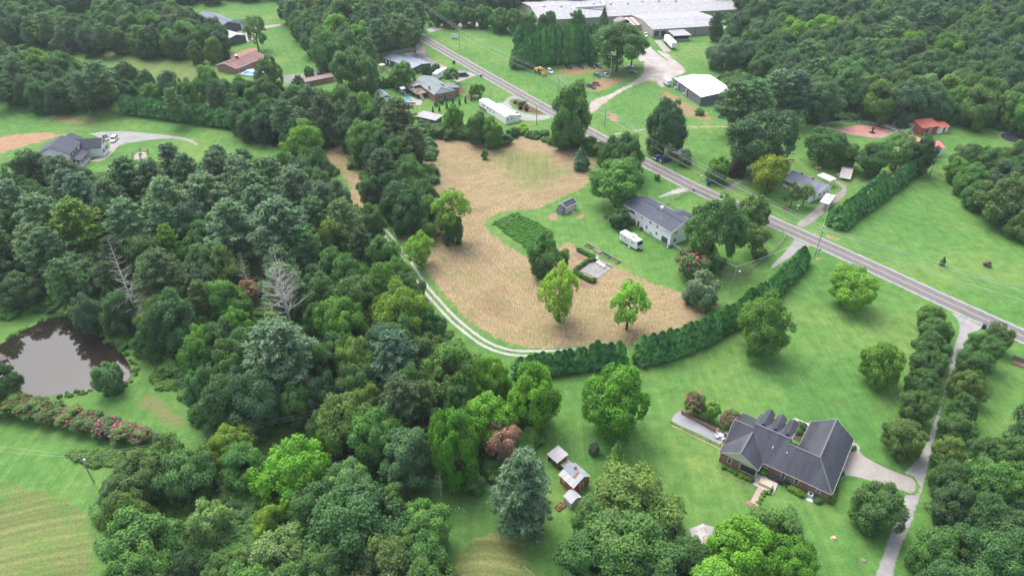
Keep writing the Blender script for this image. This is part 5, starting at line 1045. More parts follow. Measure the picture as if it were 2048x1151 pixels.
for X, Y, l_ in ((850,890,'black patio chair against the brick wall'),(830,835,'small dark plant stand beside the covered grill'),(672,940,'black urn at the corner of the patio'),(470,825,'black urn beside the porch corner')):
    p = P(zx+X/k5, zy+Y/k5+2); nm = 'patio_chair' if 'chair' in l_ else 'plant_stand' if 'stand' in l_ else 'urn'; o = thing(nm, p.x, p.y, R(-30), l_, nm.split('_')[-1] if nm != 'plant_stand' else 'plant stand')
    if nm == 'patio_chair': MB().box(-.35,.35,-.3,.35,.35,.45).build('seat', M_black, o); MB().box(-.35,.35,.3,.38,.45,.95).build('backrest', M_black, o); [MB().box(a-.03,a+.03,b-.03,b+.03,0,.35).build('leg', M_black, o) for a in (-.3,.3) for b in (-.25,.3)]
    else: MB().lathe((0,0,0), [(.18,0),(.10,.12),(.22,.4),(.26,.55),(.2,.55)], 10).build('pot', M_black, o); me_ = link('plant', rt.choice(BUSH), None, o, (0,0,.7)); me_.scale = (.3,.3,.25); me_.color = (*COL['mid'], 1)
BX = 'clipped shrubs round the brick house'
for X, Y, w_, h_, c_ in ((575,748,.75,.8,'vivid'),(548,735,.6,.7,'vivid'),(600,765,.6,.7,'vivid'),(885,925,.7,.8,'lime'),(920,945,.7,.8,'lime'),(955,962,.7,.8,'lime'),(990,982,.7,.8,'bright'),(1020,1000,.6,.7,'bright'),(1355,935,.8,.9,'lime'),(1345,975,.8,.9,'lime'),(1330,1015,.85,1.0,'lime'),(1318,1050,.8,.9,'bright'),(1185,1055,.75,.8,'pineg'),(150,690,.5,.5,'mid'),(220,715,.5,.5,'bright'),(280,745,.6,.6,'bright'),(340,775,.6,.6,'lime'),(400,805,.6,.6,'bright'),(440,825,.5,.5,'bright'),(600,955,.45,.5,'lime'),(575,985,.45,.5,'lime'),(555,1025,.45,.5,'lime'),(535,1070,.45,.5,'lime'),(640,960,.45,.5,'bright'),(985,240,1.0,1.0,'olive'),(975,300,.8,.9,'mid'),(1020,265,.9,1.1,'dark'),(1445,755,.5,.6,'mid'),(1548,480,.6,.7,'mid'),(1575,470,.5,.6,'mid')):
    p = P(zx+X/k5, zy+Y/k5); tree('bush', p.x, p.y, h_*1.2, w_, c_, 'low clipped shrub in the beds around the brick house', cat='shrub', group=BX)
# gravel court: retaining wall, rail fence, table and chairs
a, b = P(1362, 826), P(1454, 876); d = (b-a).normalized()
o = thing('retaining_wall', a.x, a.y, math.atan2(d.y, d.x), 'dark brick retaining wall between the gravel court and the crape myrtles', 'wall'); MB().box(0,(b-a).length,-.12,.12,-.05,.75).build('wall', M_brick, o); MB().box(-.03,(b-a).length+.03,-.16,.16,.752,.82).build('coping', flat('coping', (.12,.09,.085), .8), o)
def fence(pts, h, nrail, gap, label, mat, r=0.06, name='rail_fence', rails=None, world=False, wire=False, board=False, group=None):
    Q = pts if world else [P(*p) for p in pts]; root = empty(name, tuple(Q[0]), label=label, cat='fence', group=group); o0 = Q[0]
    pm = MB().tube((0,0,-.05), (0,0,h), r, n=6).mesh('post'); pm.materials.append(mat)
    for i in range(len(Q)-1):
        a, b = Q[i]-o0, Q[i+1]-o0; Lg = (b-a).length; n = max(1, round(Lg/gap))
        for k in range(n + (i == len(Q)-2)): link('post', pm, None, root, a.lerp(b, k/n))
        for k in range(n):
            s_, e_ = a.lerp(b, k/n), a.lerp(b, (k+1)/n)
            for q in range(nrail):
                z = h*(q+0.8)/(nrail+0.15) if not board else h*(q+.5)/nrail
                MB().beam(s_+Vector((0,0,z)), e_+Vector((0,0,z)), .04 if not board else .03, .11 if not board else h/nrail*0.97).build('rail' if not board else 'board', mat, root)
    return root
fence([(1341,846),(1368,862),(1400,876),(1440,893)], 0.9, 2, 2.2, 'low dark rail fence along the front of the gravel court', M_wood)
a, b = P(1341, 850), P(1440, 898); d = (b-a).normalized(); o = thing('timber_edging', a.x, a.y, math.atan2(d.y, d.x), 'pale timber edging board below the gravel court fence', 'edging'); MB().box(0,(b-a).length,-.1,.1,-.03,.12).build('board', M_wood_l, o); MB().box(0,.12,-.14,.14,-.03,.15).build('stake', M_wood, o)
def seat(x, y, rz, label, mat, kind='chair', group=None, s=1.0):
    o = thing('garden_chair' if kind == 'chair' else 'garden_bench', x, y, rz, label, kind, group); w = .32 if kind == 'chair' else .7
    MB().box(-w,w,-.3,.3,.36,.42).build('seat', mat, o); MB().add([(-w,.26,.42),(w,.26,.42),(w,.42,1.0),(-w,.42,1.0),(-w,.31,.42),(w,.31,.42),(w,.47,1.0),(-w,.47,1.0)], [(0,1,2,3),(7,6,5,4),(0,4,5,1),(1,5,6,2),(2,6,7,3),(3,7,4,0)]).build('backrest', mat, o)
    for a in (-w+.04, w-.04):
        MB().box(a-.05,a+.05,-.3,.35,.58,.63).build('armrest', mat, o)
        for b in (-.26, .26): MB().box(a-.035,a+.035,b-.035,b+.035,0,.58).build('leg', mat, o)
    o.scale = (s, s, s); return o
p = P(1441, 873); o = thing('round_table', p.x, p.y, 0, 'round white table on the gravel court against the house', 'table'); MB().lathe((0,0,.68), [(.62,0),(.64,.03),(.62,.06)], 20).build('table_top', M_plastic, o); [MB().tube((.45*math.cos(a),.45*math.sin(a),0),(.3*math.cos(a),.3*math.sin(a),.68),.035,n=6).build('leg', M_plastic, o) for a in (.8,2.4,3.9,5.5)]
for i, (a, l_) in enumerate(((0.3,'right hand white chair at the round table'),(1.9,'white chair behind the round table'),(3.4,'left hand white chair at the round table'),(5.0,'white chair in front of the round table'))): seat(p.x+.95*math.cos(a), p.y+.95*math.sin(a), a-R(90), l_, M_plastic, group='chairs at the round table')

# ------------------------------------------------------------------ little sheds by the white pine
kx, ky, k7 = 1060, 880, 7.193
def z7(X, Y, z=0.0): return P(kx+X/k7, ky+Y/k7, z)
x, y, a, Ln = frame_px((kx+240/k7, ky+195/k7), (kx+400/k7, ky+335/k7), 2.0)
o = thing('shed', x, y, a, 'low open shed with a pale corrugated lean-to roof, uppermost of the little sheds', 'shed')
for i in range(4): MB().slab([(0,.75*i,1.95+.1*i),(3.0,.75*i,1.95+.1*i),(3.0,.75*i+.77,2.05+.1*i),(0,.75*i+.77,2.05+.1*i)], .05).build('roof_sheet', M_gal_rust if i in (1,) else metalroof('old_white_roof_%d' % i, (.40+.04*i,.38+.03*i,.38+.04*i), .5, 2.2, dirt=.25), o)
MB().box(.2,2.8,2.6,2.75,0,2.2).build('back_wall', M_wood, o); MB().box(.2,.32,.2,2.6,0,1.9).build('side_wall', M_wood, o); MB().box(2.68,2.8,.2,2.6,0,1.9).build('side_wall', M_wood, o); [MB().box(q,q+.12,.15,.27,0,1.9).build('post', M_wood, o) for q in (.2,1.45,2.68)]
q0 = z7(430,340,1.3); o2 = thing('timber_deck', q0.x, q0.y, a, 'grey plank platform joining the open shed and the tin roofed cabin', 'platform')
for i in range(6): MB().box(.33*i,.33*i+.30,0,2.2,1.1,1.17).build('plank', M_wood_g, o2)
[MB().box(u_,u_+.12,v_,v_+.12,0,1.1).build('post', M_wood, o2) for u_ in (0,1.85) for v_ in (0,2.05)]
x, y, a, Ln = frame_px((kx+405/k7, ky+490/k7), (kx+625/k7, ky+695/k7), 2.3)
o = thing('garden_cabin', x, y, a, 'old cabin with a patched tin roof, a rusty strip and timber stacked at its end', 'shed')
MB().box(.3,Ln-.2,.3,4.2,0,2.2).build('wall', M_redwall, o); MB().prof([(.3,2.2),(2.6,3.55),(4.2,2.2)], .3, .42).build('gable', M_wood, o); MB().prof([(.3,2.2),(2.6,3.55),(4.2,2.2)], Ln-.32, Ln-.2).build('gable', M_wood, o)
for i in range(6): MB().slab([(Ln*i/6,0,2.32),(Ln*(i+1)/6-.02,0,2.32),(Ln*(i+1)/6-.02,1.3,2.92),(Ln*i/6,1.3,2.92)], .05).build('roof_sheet', M_gal if i % 2 else metalroof('patched_tin_%d' % i, (.50,.47,.47), .5, 2.2, dirt=.3), o)
for i in range(4):
    mt = flat('rust_strip', (.33,.14,.10), .8, .3) if i == 2 else M_greyblue if i < 2 else M_gal
    u0 = [0,1.3,2.55,3.1][i]*Ln/4.2; u1 = [1.3,2.55,3.1,4.2][i]*Ln/4.2
    MB().slab([(u0,1.3,2.97),(u1-.02,1.3,2.97),(u1-.02,2.6,3.65),(u0,2.6,3.65)], .05).build('roof_sheet', mt, o)
for i in range(4): MB().slab([(Ln*i/4,2.6,3.65),(Ln*(i+1)/4-.02,2.6,3.65),(Ln*(i+1)/4-.02,4.5,2.35),(Ln*i/4,4.5,2.35)], .05).build('roof_sheet', M_gal, o)
MB().box(1.5,1.9,2.5,2.9,3.2,4.1).build('chimney', M_brick, o); window(o, 1.2, .3, 1.3, .6, .7); window(o, Ln-.2, 2.3, 1.2, .8, 1.6, 'r', name='door', mat=M_redwall)
for i, (X, Y) in enumerate(((740,650),(775,625),(810,590),(725,665))):
    p = z7(X, Y); q = thing('timber_stack', p.x, p.y, a+R(90), ('reddish lumber pile against the cabin end, lowest','orange lumber pile against the cabin end, middle','lumber pile at the back corner of the cabin','small pale block stacked by the cabin corner')[i], 'lumber')
    for j in range(3): MB().box(-.5,.5,-.28+.02*j,.28-.02*j,.02+.17*j,.17*(j+1)).build('timber', flat('lumber_%d%d' % (i, j), (.42-.05*j,.20+.03*i,.12), .9, .2), q)
x, y, a, Ln = frame_px((kx+478/k7, ky+800/k7), (kx+590/k7, ky+915/k7), 1.7)
M_ghglass = flat('cloudy_glazing', (.38,.40,.43), .25, .12, 2, .6)
o = thing('greenhouse', x, y, a, 'small greenhouse with a milky glazed roof, lowest of the little sheds', 'greenhouse'); W_ = 2.6
MB().box(.06,Ln-.06,.06,W_-.06,0,1.6).build('wall', flat('greenhouse_wall', (.55,.52,.47), .6, .15), o)
for s_, (ya, yb, za, zb) in enumerate(((0,W_/2,1.68,2.4),(W_/2,W_,2.4,1.68))):
    for i in range(4): MB().slab([(Ln*i/4+.03,ya,za),(Ln*(i+1)/4-.03,ya,za),(Ln*(i+1)/4-.03,yb,zb),(Ln*i/4+.03,yb,zb)], .03).build('pane', M_ghglass, o)
f = MB(); [f.beam((Ln*i/4,0,1.68),(Ln*i/4,W_/2,2.42),.05,.05).beam((Ln*i/4,W_/2,2.42),(Ln*i/4,W_,1.68),.05,.05) for i in range(5)]; f.build('glazing_bars', M_trim, o); MB().prof([(.06,1.6),(W_/2,2.33),(W_-.06,1.6)],.06,.1).prof([(.06,1.6),(W_/2,2.33),(W_-.06,1.6)],Ln-.1,Ln-.06).build('gable', M_ghglass, o)
p = z7(430,960); o = thing('raised_bed', p.x, p.y, R(-50)+R(90), 'brown raised planter box with orange flowers beside the greenhouse', 'planter')
for bx in ((-.9,.9,-.6,-.5),(-.9,.9,.5,.6),(-.9,-.8,-.5,.5),(.8,.9,-.5,.5)): MB().box(*bx,0,.35).build('board', flat('brown_board', (.20,.11,.07), .9, .2), o)
MB().box(-.8,.8,-.5,.5,0,.25).build('soil', flat('planter_soil', (.12,.08,.05), .95, .3), o); q = link('flowers', BUSH[0], None, o, (0,0,.4)); q.scale = (.35,.3,.2); q.color = (.45,.25,.06,1)
slabpx('shed_yard', [(kx+470/k7,ky+860/k7),(kx+620/k7,ky+990/k7),(kx+420/k7,ky+1010/k7),(kx+380/k7,ky+930/k7)], M_dirt_s, 0.02, kind='structure')
p = P(1066,1080); d = P(1076,1087)-P(1057,1062); o = thing('plank_bench', P(1057,1063).x, P(1057,1063).y, math.atan2(d.y,d.x), 'long weathered plank bench on the grass below the white pine', 'bench'); MB().box(0,d.length,-.2,.2,.4,.46).build('plank', M_wood_g, o); MB().box(.3,.4,-.18,.18,0,.4).build('leg', M_wood, o); MB().box(d.length-.4,d.length-.3,-.18,.18,0,.4).build('leg', M_wood, o)
a = P(1046,1131); d = P(1072,1153)-a; o = thing('fallen_pole', a.x, a.y, math.atan2(d.y,d.x), 'thin pole lying in the mown meadow at the bottom edge', 'pole'); MB().tube((0,0,.08),(d.length,0,.08),.07,.04,8).build('pole', M_wood_l, o); MB().tube((d.length*.5,0,.08),(d.length*.56,.3,.12),.03,.02,6).build('branch_stub', M_wood_l, o)
# the rusty shed among the bottom trees
x, y, a, Ln = frame_px((1378,1056), (1395,1108), 2.6)
o = thing('rusty_shed', x, y, a, 'shed with a rust streaked tin roof half hidden by the bottom trees', 'shed'); gable_house(o, 6.0, 4.6, 2.5, 3.7, M_wood, M_gal_rust, trim=False); MB().slab([(6.0,0.4,2.3),(9.4,.4,2.3),(9.4,3.8,2.6),(6.0,3.8,2.6)], .06).build('lean_to_roof', M_gal, o); [MB().box(u_,u_+.12,v_,v_+.12,0,2.25).build('post', M_wood, o) for u_ in (9.1,) for v_ in (.6,3.5)]

# ------------------------------------------------------------------ the white two storey house, camper, little shed
qx, qy, k8 = 1230, 370, 8.224
x, y, a, Ln = frame_px((qx+145/k8, qy+325/k8), (qx+930/k8, qy+785/k8), 4.9); LW = Loc(x, y, a)
o = WH = thing('white_house', x, y, a, 'long white two storey house with a blue grey roof in the middle of the picture', 'house')
W_ = 10.2; ze, zr, yr = 4.9, 6.7, 4.7
walls(o, [(4.6,.5),(Ln-.4,.5),(Ln-.4,W_-.5),(4.6,W_-.5)], 0, ze-.05, M_white); walls(o, [(.4,.5),(4.6,.5),(4.6,W_-.5),(.4,W_-.5)], 0, 2.5, M_white, 'lower_wall')
MB().box(.4,4.6,.5,.62,2.5,3.4).box(.4,.52,.5,W_-.5,2.5,3.4).build('balcony_parapet', M_white, o); MB().box(.5,4.6,.62,W_-.5,2.49,2.56).build('balcony_floor', M_wood, o)
for u in (.46, 1.9, 3.2): MB().box(u-.07,u+.07,.5,.64,3.4,ze-.05).build('balcony_post', M_black, o)
MB().slab([(0,0,ze),(Ln,0,ze),(Ln,yr,zr),(0,yr,zr)], .14).build('roof_slope', M_bluesh, o); MB().slab([(Ln,W_,ze),(0,W_,ze),(0,yr,zr),(Ln,yr,zr)], .14).build('roof_slope', M_bluesh, o)
MB().beam((0,yr,zr+.03),(Ln,yr,zr+.03),.3,.08).build('ridge_cap', M_navy, o); MB().prof([(.5,ze-.05),(yr,zr-.3),(W_-.5,ze-.05)], Ln-.52, Ln-.4).build('gable', M_white, o); MB().prof([(.5,ze-.05),(yr,zr-.3),(W_-.5,ze-.05)], .45, .55).build('gable', M_white, o)
MB().box(0,Ln,-.07,-.01,ze-.2,ze).box(0,Ln,W_+.01,W_+.07,ze-.2,ze).beam((Ln+.04,0,ze-.08),(Ln+.04,yr,zr-.08),.06,.2).beam((Ln+.04,W_,ze-.08),(Ln+.04,yr,zr-.08),.06,.2).build('fascia', M_trim, o)
# rear wing
MB().box(11.4,16.2,W_-.5,13.6,0,4.2).build('rear_wing_wall', M_white, o)
e_ = MB(); e_.slab([(11,W_-4,zr-.9),(11,13.2,4.3),(13.8,11.6,5.5),(13.8,W_-4,5.9)], .12).build('roof_slope', M_bluesh, o); MB().slab([(16.6,13.2,4.3),(16.6,W_-3.6,4.6),(13.8,W_-4,5.9),(13.8,11.6,5.5)], .12).build('roof_slope', M_bluesh, o); MB().slab([(11,13.2,4.3),(11.2,14.0,4.2),(16.4,14.0,4.2),(16.6,13.2,4.3),(13.8,11.6,5.5)], .12).build('roof_slope', M_bluesh, o)
for X, Y, z, w, h in ((450,525,4.1,.7,.8),(588,612,4.0,.75,.85),(702,680,3.9,.6,.85),(845,752,4.3,.7,.5),(885,775,4.3,.6,.5),(522,690,1.7,.65,1.0),(682,793,1.6,.75,.85)):
    u, v = LW.uv(qx+X/k8, qy+Y/k8, z); window(o, u, .5, z, w, h)
u, v = LW.uv(qx+410/k8, qy+635/k8, 1.0); window(o, u, .5, 1.02, .9, 1.9, name='door', mat=flat('brown_door', (.22,.10,.07), .6)); u, v = LW.uv(qx+818/k8, qy+895/k8, 1.1); window(o, u, .5, 1.06, 2.5, 2.0, name='garage_door', mat=M_dkgrey, mull=False)
for v, z, w, h in ((2.3,4.0,.9,.6),(2.3,1.5,.8,1.1),(6.8,2.8,.7,.6)): window(o, Ln-.4, v, z, w, h, 'r')
for u in (4.7, 8.0): MB().tube((u,.42,0),(u,.42,ze-.1),.05,n=6).build('downpipe', M_trim, o)
MB().box(10.3,11.2,5.0,5.7,6.2,7.5).build('chimney', M_trim, o); MB().tube((10.3,4.2,6.3),(10.3,4.2,7.0),.1,n=8).build('vent_pipe', M_black, o)
for X, Y in ((755,518),(770,540)): u, v = LW.uv(qx+X/k8, qy+Y/k8, 6.2); MB().tube((u,v,5.5),(u,v,6.3),.07,n=8).build('vent_pipe', M_trim, o)
u, v = LW.uv(qx+708/k8, qy+868/k8, .8)
p = P(qx+430/k8, qy+735/k8); o = thing('water_barrel', p.x, p.y, 0, 'dark barrel on the ground under the white house door', 'barrel'); MB().lathe((0,0,0), [(.5,0),(.55,.4),(.5,.8),(.45,.85)], 14).build('barrel', M_black, o); MB().lathe((0,0,.85), [(.46,0),(.3,.06)], 14).build('lid', M_dkgrey, o)
p = P(qx+590/k8, qy+812/k8); o = thing('air_conditioner', p.x, p.y, a, 'pale air conditioner against the middle of the white house', 'air conditioner'); MB().box(-.45,.45,-.4,.4,0,1.0).build('casing', M_silver, o); MB().lathe((0,0,1.0), [(.3,0),(.3,.03)], 12).build('fan_grille', M_black, o)
p = P(qx+895/k8, qy+1020/k8); o = thing('tarpaulin_pile', p.x, p.y, a, 'heap under a blue tarpaulin at the corner of the white house', 'tarpaulin'); MB().lathe((0,0,0), [(.7,0),(.62,.35),(.3,.65),(.1,.7)], 9).build('tarpaulin', M_blueplas, o); MB().box(-.3,.1,-.8,-.5,0,.3).build('block', M_trim, o)
for X, Y, s, c_, l_ in ((285,610,26,'pale','grey green shrub against the white house wall'),(60,560,48,'mid','big leafy bush at the left end of the white house')):
    tb('bush', qx+X/k8 if X > 100 else 1238, 452 if X < 100 else qy+Y/k8+4, s*.6 if X > 100 else 42, (qy+Y/k8-8) if X > 100 else 418, c_, l_, cat='bush')
# camper
def camper(x, y, rz, Ln, W_, H_, label, swoosh=True):
    o = thing('camper_trailer', x, y, rz, label, 'camper'); m = M_plastic
    pr = [(0,.55),(0,H_-.25),(.25,H_),(W_-.25,H_),(W_,H_-.25),(W_,.55)]
    MB().prof(pr, 0, Ln*.9).build('body', m, o)
    n_ = MB(); n_.add([(Ln*.9,0,.55),(Ln*.9,W_,.55),(Ln*.9,W_,H_-.1),(Ln*.9,0,H_-.1),(Ln*.97,.05,.6),(Ln*.97,W_-.05,.6),(Ln*1.0,W_-.1,H_*.55),(Ln*1.0,.1,H_*.55),(Ln*.93,.1,H_-.15),(Ln*.93,W_-.1,H_-.15)], [(0,4,7,8,3),(1,2,9,6,5),(4,5,6,7),(7,6,9,8),(8,9,2,3),(0,1,5,4)]); n_.build('front_cap', m, o)
    MB().add([(Ln*.985,.25,H_*.55+.1),(Ln*.985,W_-.25,H_*.55+.1),(Ln*.945,W_-.25,H_-.35),(Ln*.945,.25,H_-.35),(Ln*1.005,.25,H_*.55+.1),(Ln*1.005,W_-.25,H_*.55+.1),(Ln*.965,W_-.25,H_-.3),(Ln*.965,.25,H_-.3)], [(4,5,6,7),(0,4,7,3),(1,2,6,5),(2,3,7,6),(0,1,5,4)]).build('front_window', M_glass, o)
    if swoosh:
        for k, (u0, z0, u1, z1) in enumerate(((.3,2.5,Ln*.45,1.5),(Ln*.4,1.7,Ln*.62,.8),(Ln*.1,1.1,Ln*.4,1.3),(Ln*.65,2.2,Ln*.85,2.0))): MB().beam((u0,-.012,z0),(u1,-.012,z1),.02,.16 if k < 2 else .08).build('stripe', M_dkgrey, o)
    MB().box(0,Ln*.9,-.02,-.005,H_-.42,H_-.34).build('stripe', M_black, o)
    window(o, Ln*.60, 0, 1.75, .7, 1.7, name='door', mat=m, mull=False); window(o, Ln*.72, 0, 2.0, .6, .6); window(o, Ln*.3, 0, 2.1, .8, .5); window(o, .0, W_/2, 2.0, .9, .6, 'l')
    for u, s_ in ((.15,.2),(.35,.16),(.62,.3),(.72,.18)): MB().box(Ln*u-s_,Ln*u+s_,W_*.4-s_,W_*.4+s_,H_+.002,H_+.14).build('roof_vent', M_dkgrey if s_ < .25 else M_black, o)
    MB().box(Ln*.35,Ln*.60,W_+.0,W_+.5,.8,H_-.15).build('slide_out', m, o)
    for u in (Ln*.42, Ln*.52): MB().tube((u,.02,.33),(u,.28,.33),.33,n=14).build('wheel', M_tire, o); MB().tube((u,W_-.28,.33),(u,W_-.02,.33),.33,n=14).build('wheel', M_tire, o)
    MB().box(.3,Ln*.85,.2,W_-.2,.38,.55).build('chassis', M_black, o); MB().beam((Ln*.88,.3,.5),(Ln*1.1,W_/2,.5),.08,.1).beam((Ln*.88,W_-.3,.5),(Ln*1.1,W_/2,.5),.08,.1).tube((Ln*1.08,W_/2,0),(Ln*1.08,W_/2,.8),.05,n=6).build('hitch', M_black, o); MB().box(Ln*1.0,Ln*1.05,W_/2-.2,W_/2+.2,.55,.95).build('gas_bottles', M_plastic, o)
    return o
x, y, a, Ln = frame_px((qx+80/k8, qy+768/k8), (qx+380/k8, qy+945/k8), 3.1); camper(x, y, a, 7.4, 2.5, 3.1, 'white travel trailer with dark stripes on the lawn of the white house')
p = P(qx+245/k8, qy+1018/k8); o = thing('folding_steps', p.x, p.y, a, 'small white folding steps beside the travel trailer', 'steps'); [MB().box(-.35,.35,-.25*i-.1,-.25*i+.15,.42-.16*i,.46-.16*i).build('tread', M_plastic, o) for i in range(3)]; MB().box(-.35,-.31,-.6,.1,0,.42).build('side_rail', M_plastic, o)
x, y, a, Ln = frame_px((1080+265/5.12, 360+280/5.12), (1080+378/5.12, 360+230/5.12), 2.4)
x, y, a, Ln = frame_px((1080+215/5.12, 360+225/5.12), (1080+265/5.12, 360+278/5.12), 2.5); 
x, y, a, Ln = frame_px((1080+268/5.12, 360+282/5.12), (1080+380/5.12, 360+228/5.12), 2.4)
o = thing('garden_shed', x, y, a, 'cream garden shed with a dark blue roof beside the hay field', 'shed'); gable_house(o, Ln, 3.3, 2.4, 3.3, M_beige, M_navy, inset=.12)
window(o, Ln*.28, .12, 1.5, .4, .5, shutters=False); window(o, Ln*.55, .12, 1.1, 1.1, 1.9, name='door', mat=M_beige, mull=False); window(o, Ln*.82, .12, 1.5, .4, .5); MB().slab([(Ln*.4,-1.2,.0),(Ln*.7,-1.2,.0),(Ln*.7,.1,.35),(Ln*.4,.1,.35)], .08).build('ramp', M_wood_g, o); MB().slab([(-1.6,.4,.9),(-.0,.4,2.3),(-.0,3.0,2.3),(-1.6,3.0,.9)], .06).build('lean_to_roof', M_navy, o); MB().box(-1.5,-.1,.5,2.9,0,.7).build('lean_to_wall', M_wood_g, o)
# patio with white garden furniture
ux, uy, k10 = 1120, 470, 10.467
def z10(X, Y, z=0.0): return P(ux+X/k10, uy+Y/k10, z)
slabpx('garden_patio', [(ux+405/k10,uy+745/k10),(ux+610/k10,uy+590/k10),(ux+745/k10,uy+515/k10),(ux+1085/k10,uy+690/k10),(ux+790/k10,uy+910/k10)], flat('patio_slabs', (.25,.24,.24), .9, .3, .7), .12, kind='structure')
GF = 'white garden furniture on the patio'
for X, Y, r_, l_ in ((765,505,-20,'lone white garden chair at the back corner of the patio'),(790,600,-50,'leftmost white chair on the garden patio'),(840,640,-50,'second white chair on the garden patio'),(905,680,-50,'rightmost white chair on the garden patio')):
    p = z10(X, Y); seat(p.x, p.y, R(r_), l_, M_plastic, group=GF, s=1.15)
p = z10(868,650); o = thing('garden_table', p.x+.2, p.y+.5, R(-50), 'low white table between the patio chairs', 'table', GF); MB().box(-.8,.8,-.35,.35,.45,.5).build('table_top', M_plastic, o); [MB().box(a_-.04,a_+.04,b_-.04,b_+.04,0,.45).build('leg', M_plastic, o) for a_ in (-.7,.7) for b_ in (-.28,.28)]
a_, b_ = z10(745,505), z10(1085,680); d = (b_-a_).normalized(); o = thing('low_patio_wall', a_.x, a_.y, math.atan2(d.y,d.x), 'low dark timber edge along the back of the garden patio', 'wall'); MB().box(0,(b_-a_).length,-.1,.1,0,.4).build('wall', M_wood, o); MB().box(-.02,(b_-a_).length+.02,-.13,.13,.402,.45).build('coping', M_wood_g, o)
def bed(q, label, fill_):
    c = [z10(*v) for v in q]; a, b = c[0], c[3]; e = (c[1]-c[0]); d = (c[3]-c[0]); cc = sum(c, Vector())/4; ang = math.atan2((c[2]-c[1]).y+(c[3]-c[0]).y, (c[2]-c[1]).x+(c[3]-c[0]).x); Lx = ((c[3]-c[0]).length+(c[2]-c[1]).length)/2; Ly = ((c[1]-c[0]).length+(c[2]-c[3]).length)/2
    o = thing('raised_bed', cc.x, cc.y, ang, label, 'raised bed', 'raised beds in a row above the garden patio'); x_, y_ = Lx/2, Ly/2
    for bx in ((-x_,x_,-y_,-y_+.12),(-x_,x_,y_-.12,y_),(-x_,-x_+.12,-y_+.12,y_-.12),(x_-.12,x_,-y_+.12,y_-.12)): MB().box(*bx,0,.45).build('board', M_wood_g, o)
    MB().box(-x_+.12,x_-.12,-y_+.12,y_-.12,0,.3).build('soil', flat('bed_soil', (.20,.15,.10), .95, .3), o)
    if fill_:
        for k in range(4): q_ = link('plant', rt.choice(BUSH), None, o, ((k-1.5)*x_*.45, 0, .45)); q_.scale = (.45,.4,.25); q_.color = (*COL[fill_], 1)
bed([(515,240),(580,185),(700,258),(645,305)], 'first raised bed from the left, with dry plants', 'olive'); bed([(695,330),(755,275),(885,350),(840,405)], 'second raised bed from the left, bare soil', None); bed([(880,425),(935,375),(1080,450),(1010,510)], 'third raised bed, overgrown with yellowish plants', 'olive'); bed([(1065,535),(1140,470),(1260,560),(1200,605)], 'last raised bed on the right, full of dry yellow stalks', 'lime')
PH = 'low hedge around the garden patio'
for X, Y in ((380,315),(415,330),(450,350),(490,370),(530,390),(570,410),(610,430),(650,450),(690,470),(700,525),(650,535),(600,545),(550,570),(510,600),(470,630),(420,665),(370,700),(330,740),(300,775),(330,805),(370,830),(420,850),(470,875),(520,900),(570,930),(620,955),(680,970),(720,950)):
    p = z10(X, Y+15); tree('bush', p.x, p.y, 1.15, .72, 'mid', 'dense green bush of the low hedge around the garden patio', cat='bush', group=PH)
# fences round the white house
fence([(1344,489),(1352,496),(1375,509)], 1.1, 3, 2.4, 'pale log rail fence from the corner of the white house', M_trim)
fence([(1415,532),(1432,543),(1452,556),(1472,553),(1492,547),(1516,529),(1541,509),(1560,490),(1571,474),(1566,466),(1552,460),(1536,455),(1515,446)], 1.2, 3, 2.4, 'long grey wooden rail fence curving round the trees beside the road', M_wood_g)
fence([(1320,418),(1340,405),(1360,394),(1383,381),(1400,389),(1425,400)], 1.2, 3, 2.4, 'grey rail fence along the white driveway behind the white house', M_wood_g)

# ------------------------------------------------------------------ bungalow, carport, storage pile
bx_, by_, k9 = 1540, 310, 9.59
x, y, a, Ln = frame_px((bx_+175/k9, by_+480/k9), (bx_+820/k9, by_+725/k9), 3.0)
x, y, a, Ln = frame_px((bx_+250/k9, by_+440/k9), (bx_+860/k9, by_+705/k9), 3.0); LB = Loc(x, y, a)
o = thing('bungalow', x, y, a, 'white bungalow with a pale grey roof across the road', 'house'); W_ = 8.2
gable_house(o, Ln+1.0, W_, 3.0, 4.6, M_white, M_greysh2, ridge=4.4, inset=.35)
MB().box(9.5,Ln+.6,-2.4,.3,0,2.8).build('front_wing_wall', M_white, o); MB().slab([(9.0,-2.8,2.9),(11.6,-2.8,4.0),(11.6,3.4,4.3),(9.0,0,3.0)], .12).build('roof_slope', M_greysh2, o); MB().slab([(11.6,-2.8,4.0),(Ln+1.0,-2.8,2.9),(Ln+1.0,1.0,3.3),(11.6,3.4,4.3)], .12).build('roof_slope', M_greysh2, o); MB().add([(9.5,-2.42,2.75),(Ln+.6,-2.42,2.75),(11.6,-2.42,3.8),(9.5,-2.3,2.75),(Ln+.6,-2.3,2.75),(11.6,-2.3,3.8)], [(0,1,2),(5,4,3),(1,4,5,2),(2,5,3,0)]).build('front_gable', M_white, o)
for u in (1.2, 3.2, 6.2): window(o, u, .35, 1.6, 1.0, 1.1, shutters=True)
window(o, 11.5, -2.4, 1.6, 1.3, 1.1)
for v in (-.8, 2.2, 4.6, 6.3): window(o, Ln+.65, v, 1.6, .8, 1.0, 'r')
for X, Y, z in ((688,310,5.2),(857,418,5.2)): u, v = LB.uv(bx_+X/k9, by_+Y/k9, z); MB().box(u-.25,u+.25,4.2,4.7,3.9,5.3).build('chimney', M_brick, o)
p = P(bx_+1185/k9, by_+560/k9); x2, y2, a2, L2 = frame_px((bx_+895/k9, by_+385/k9), (bx_+1150/k9, by_+500/k9), 2.6)
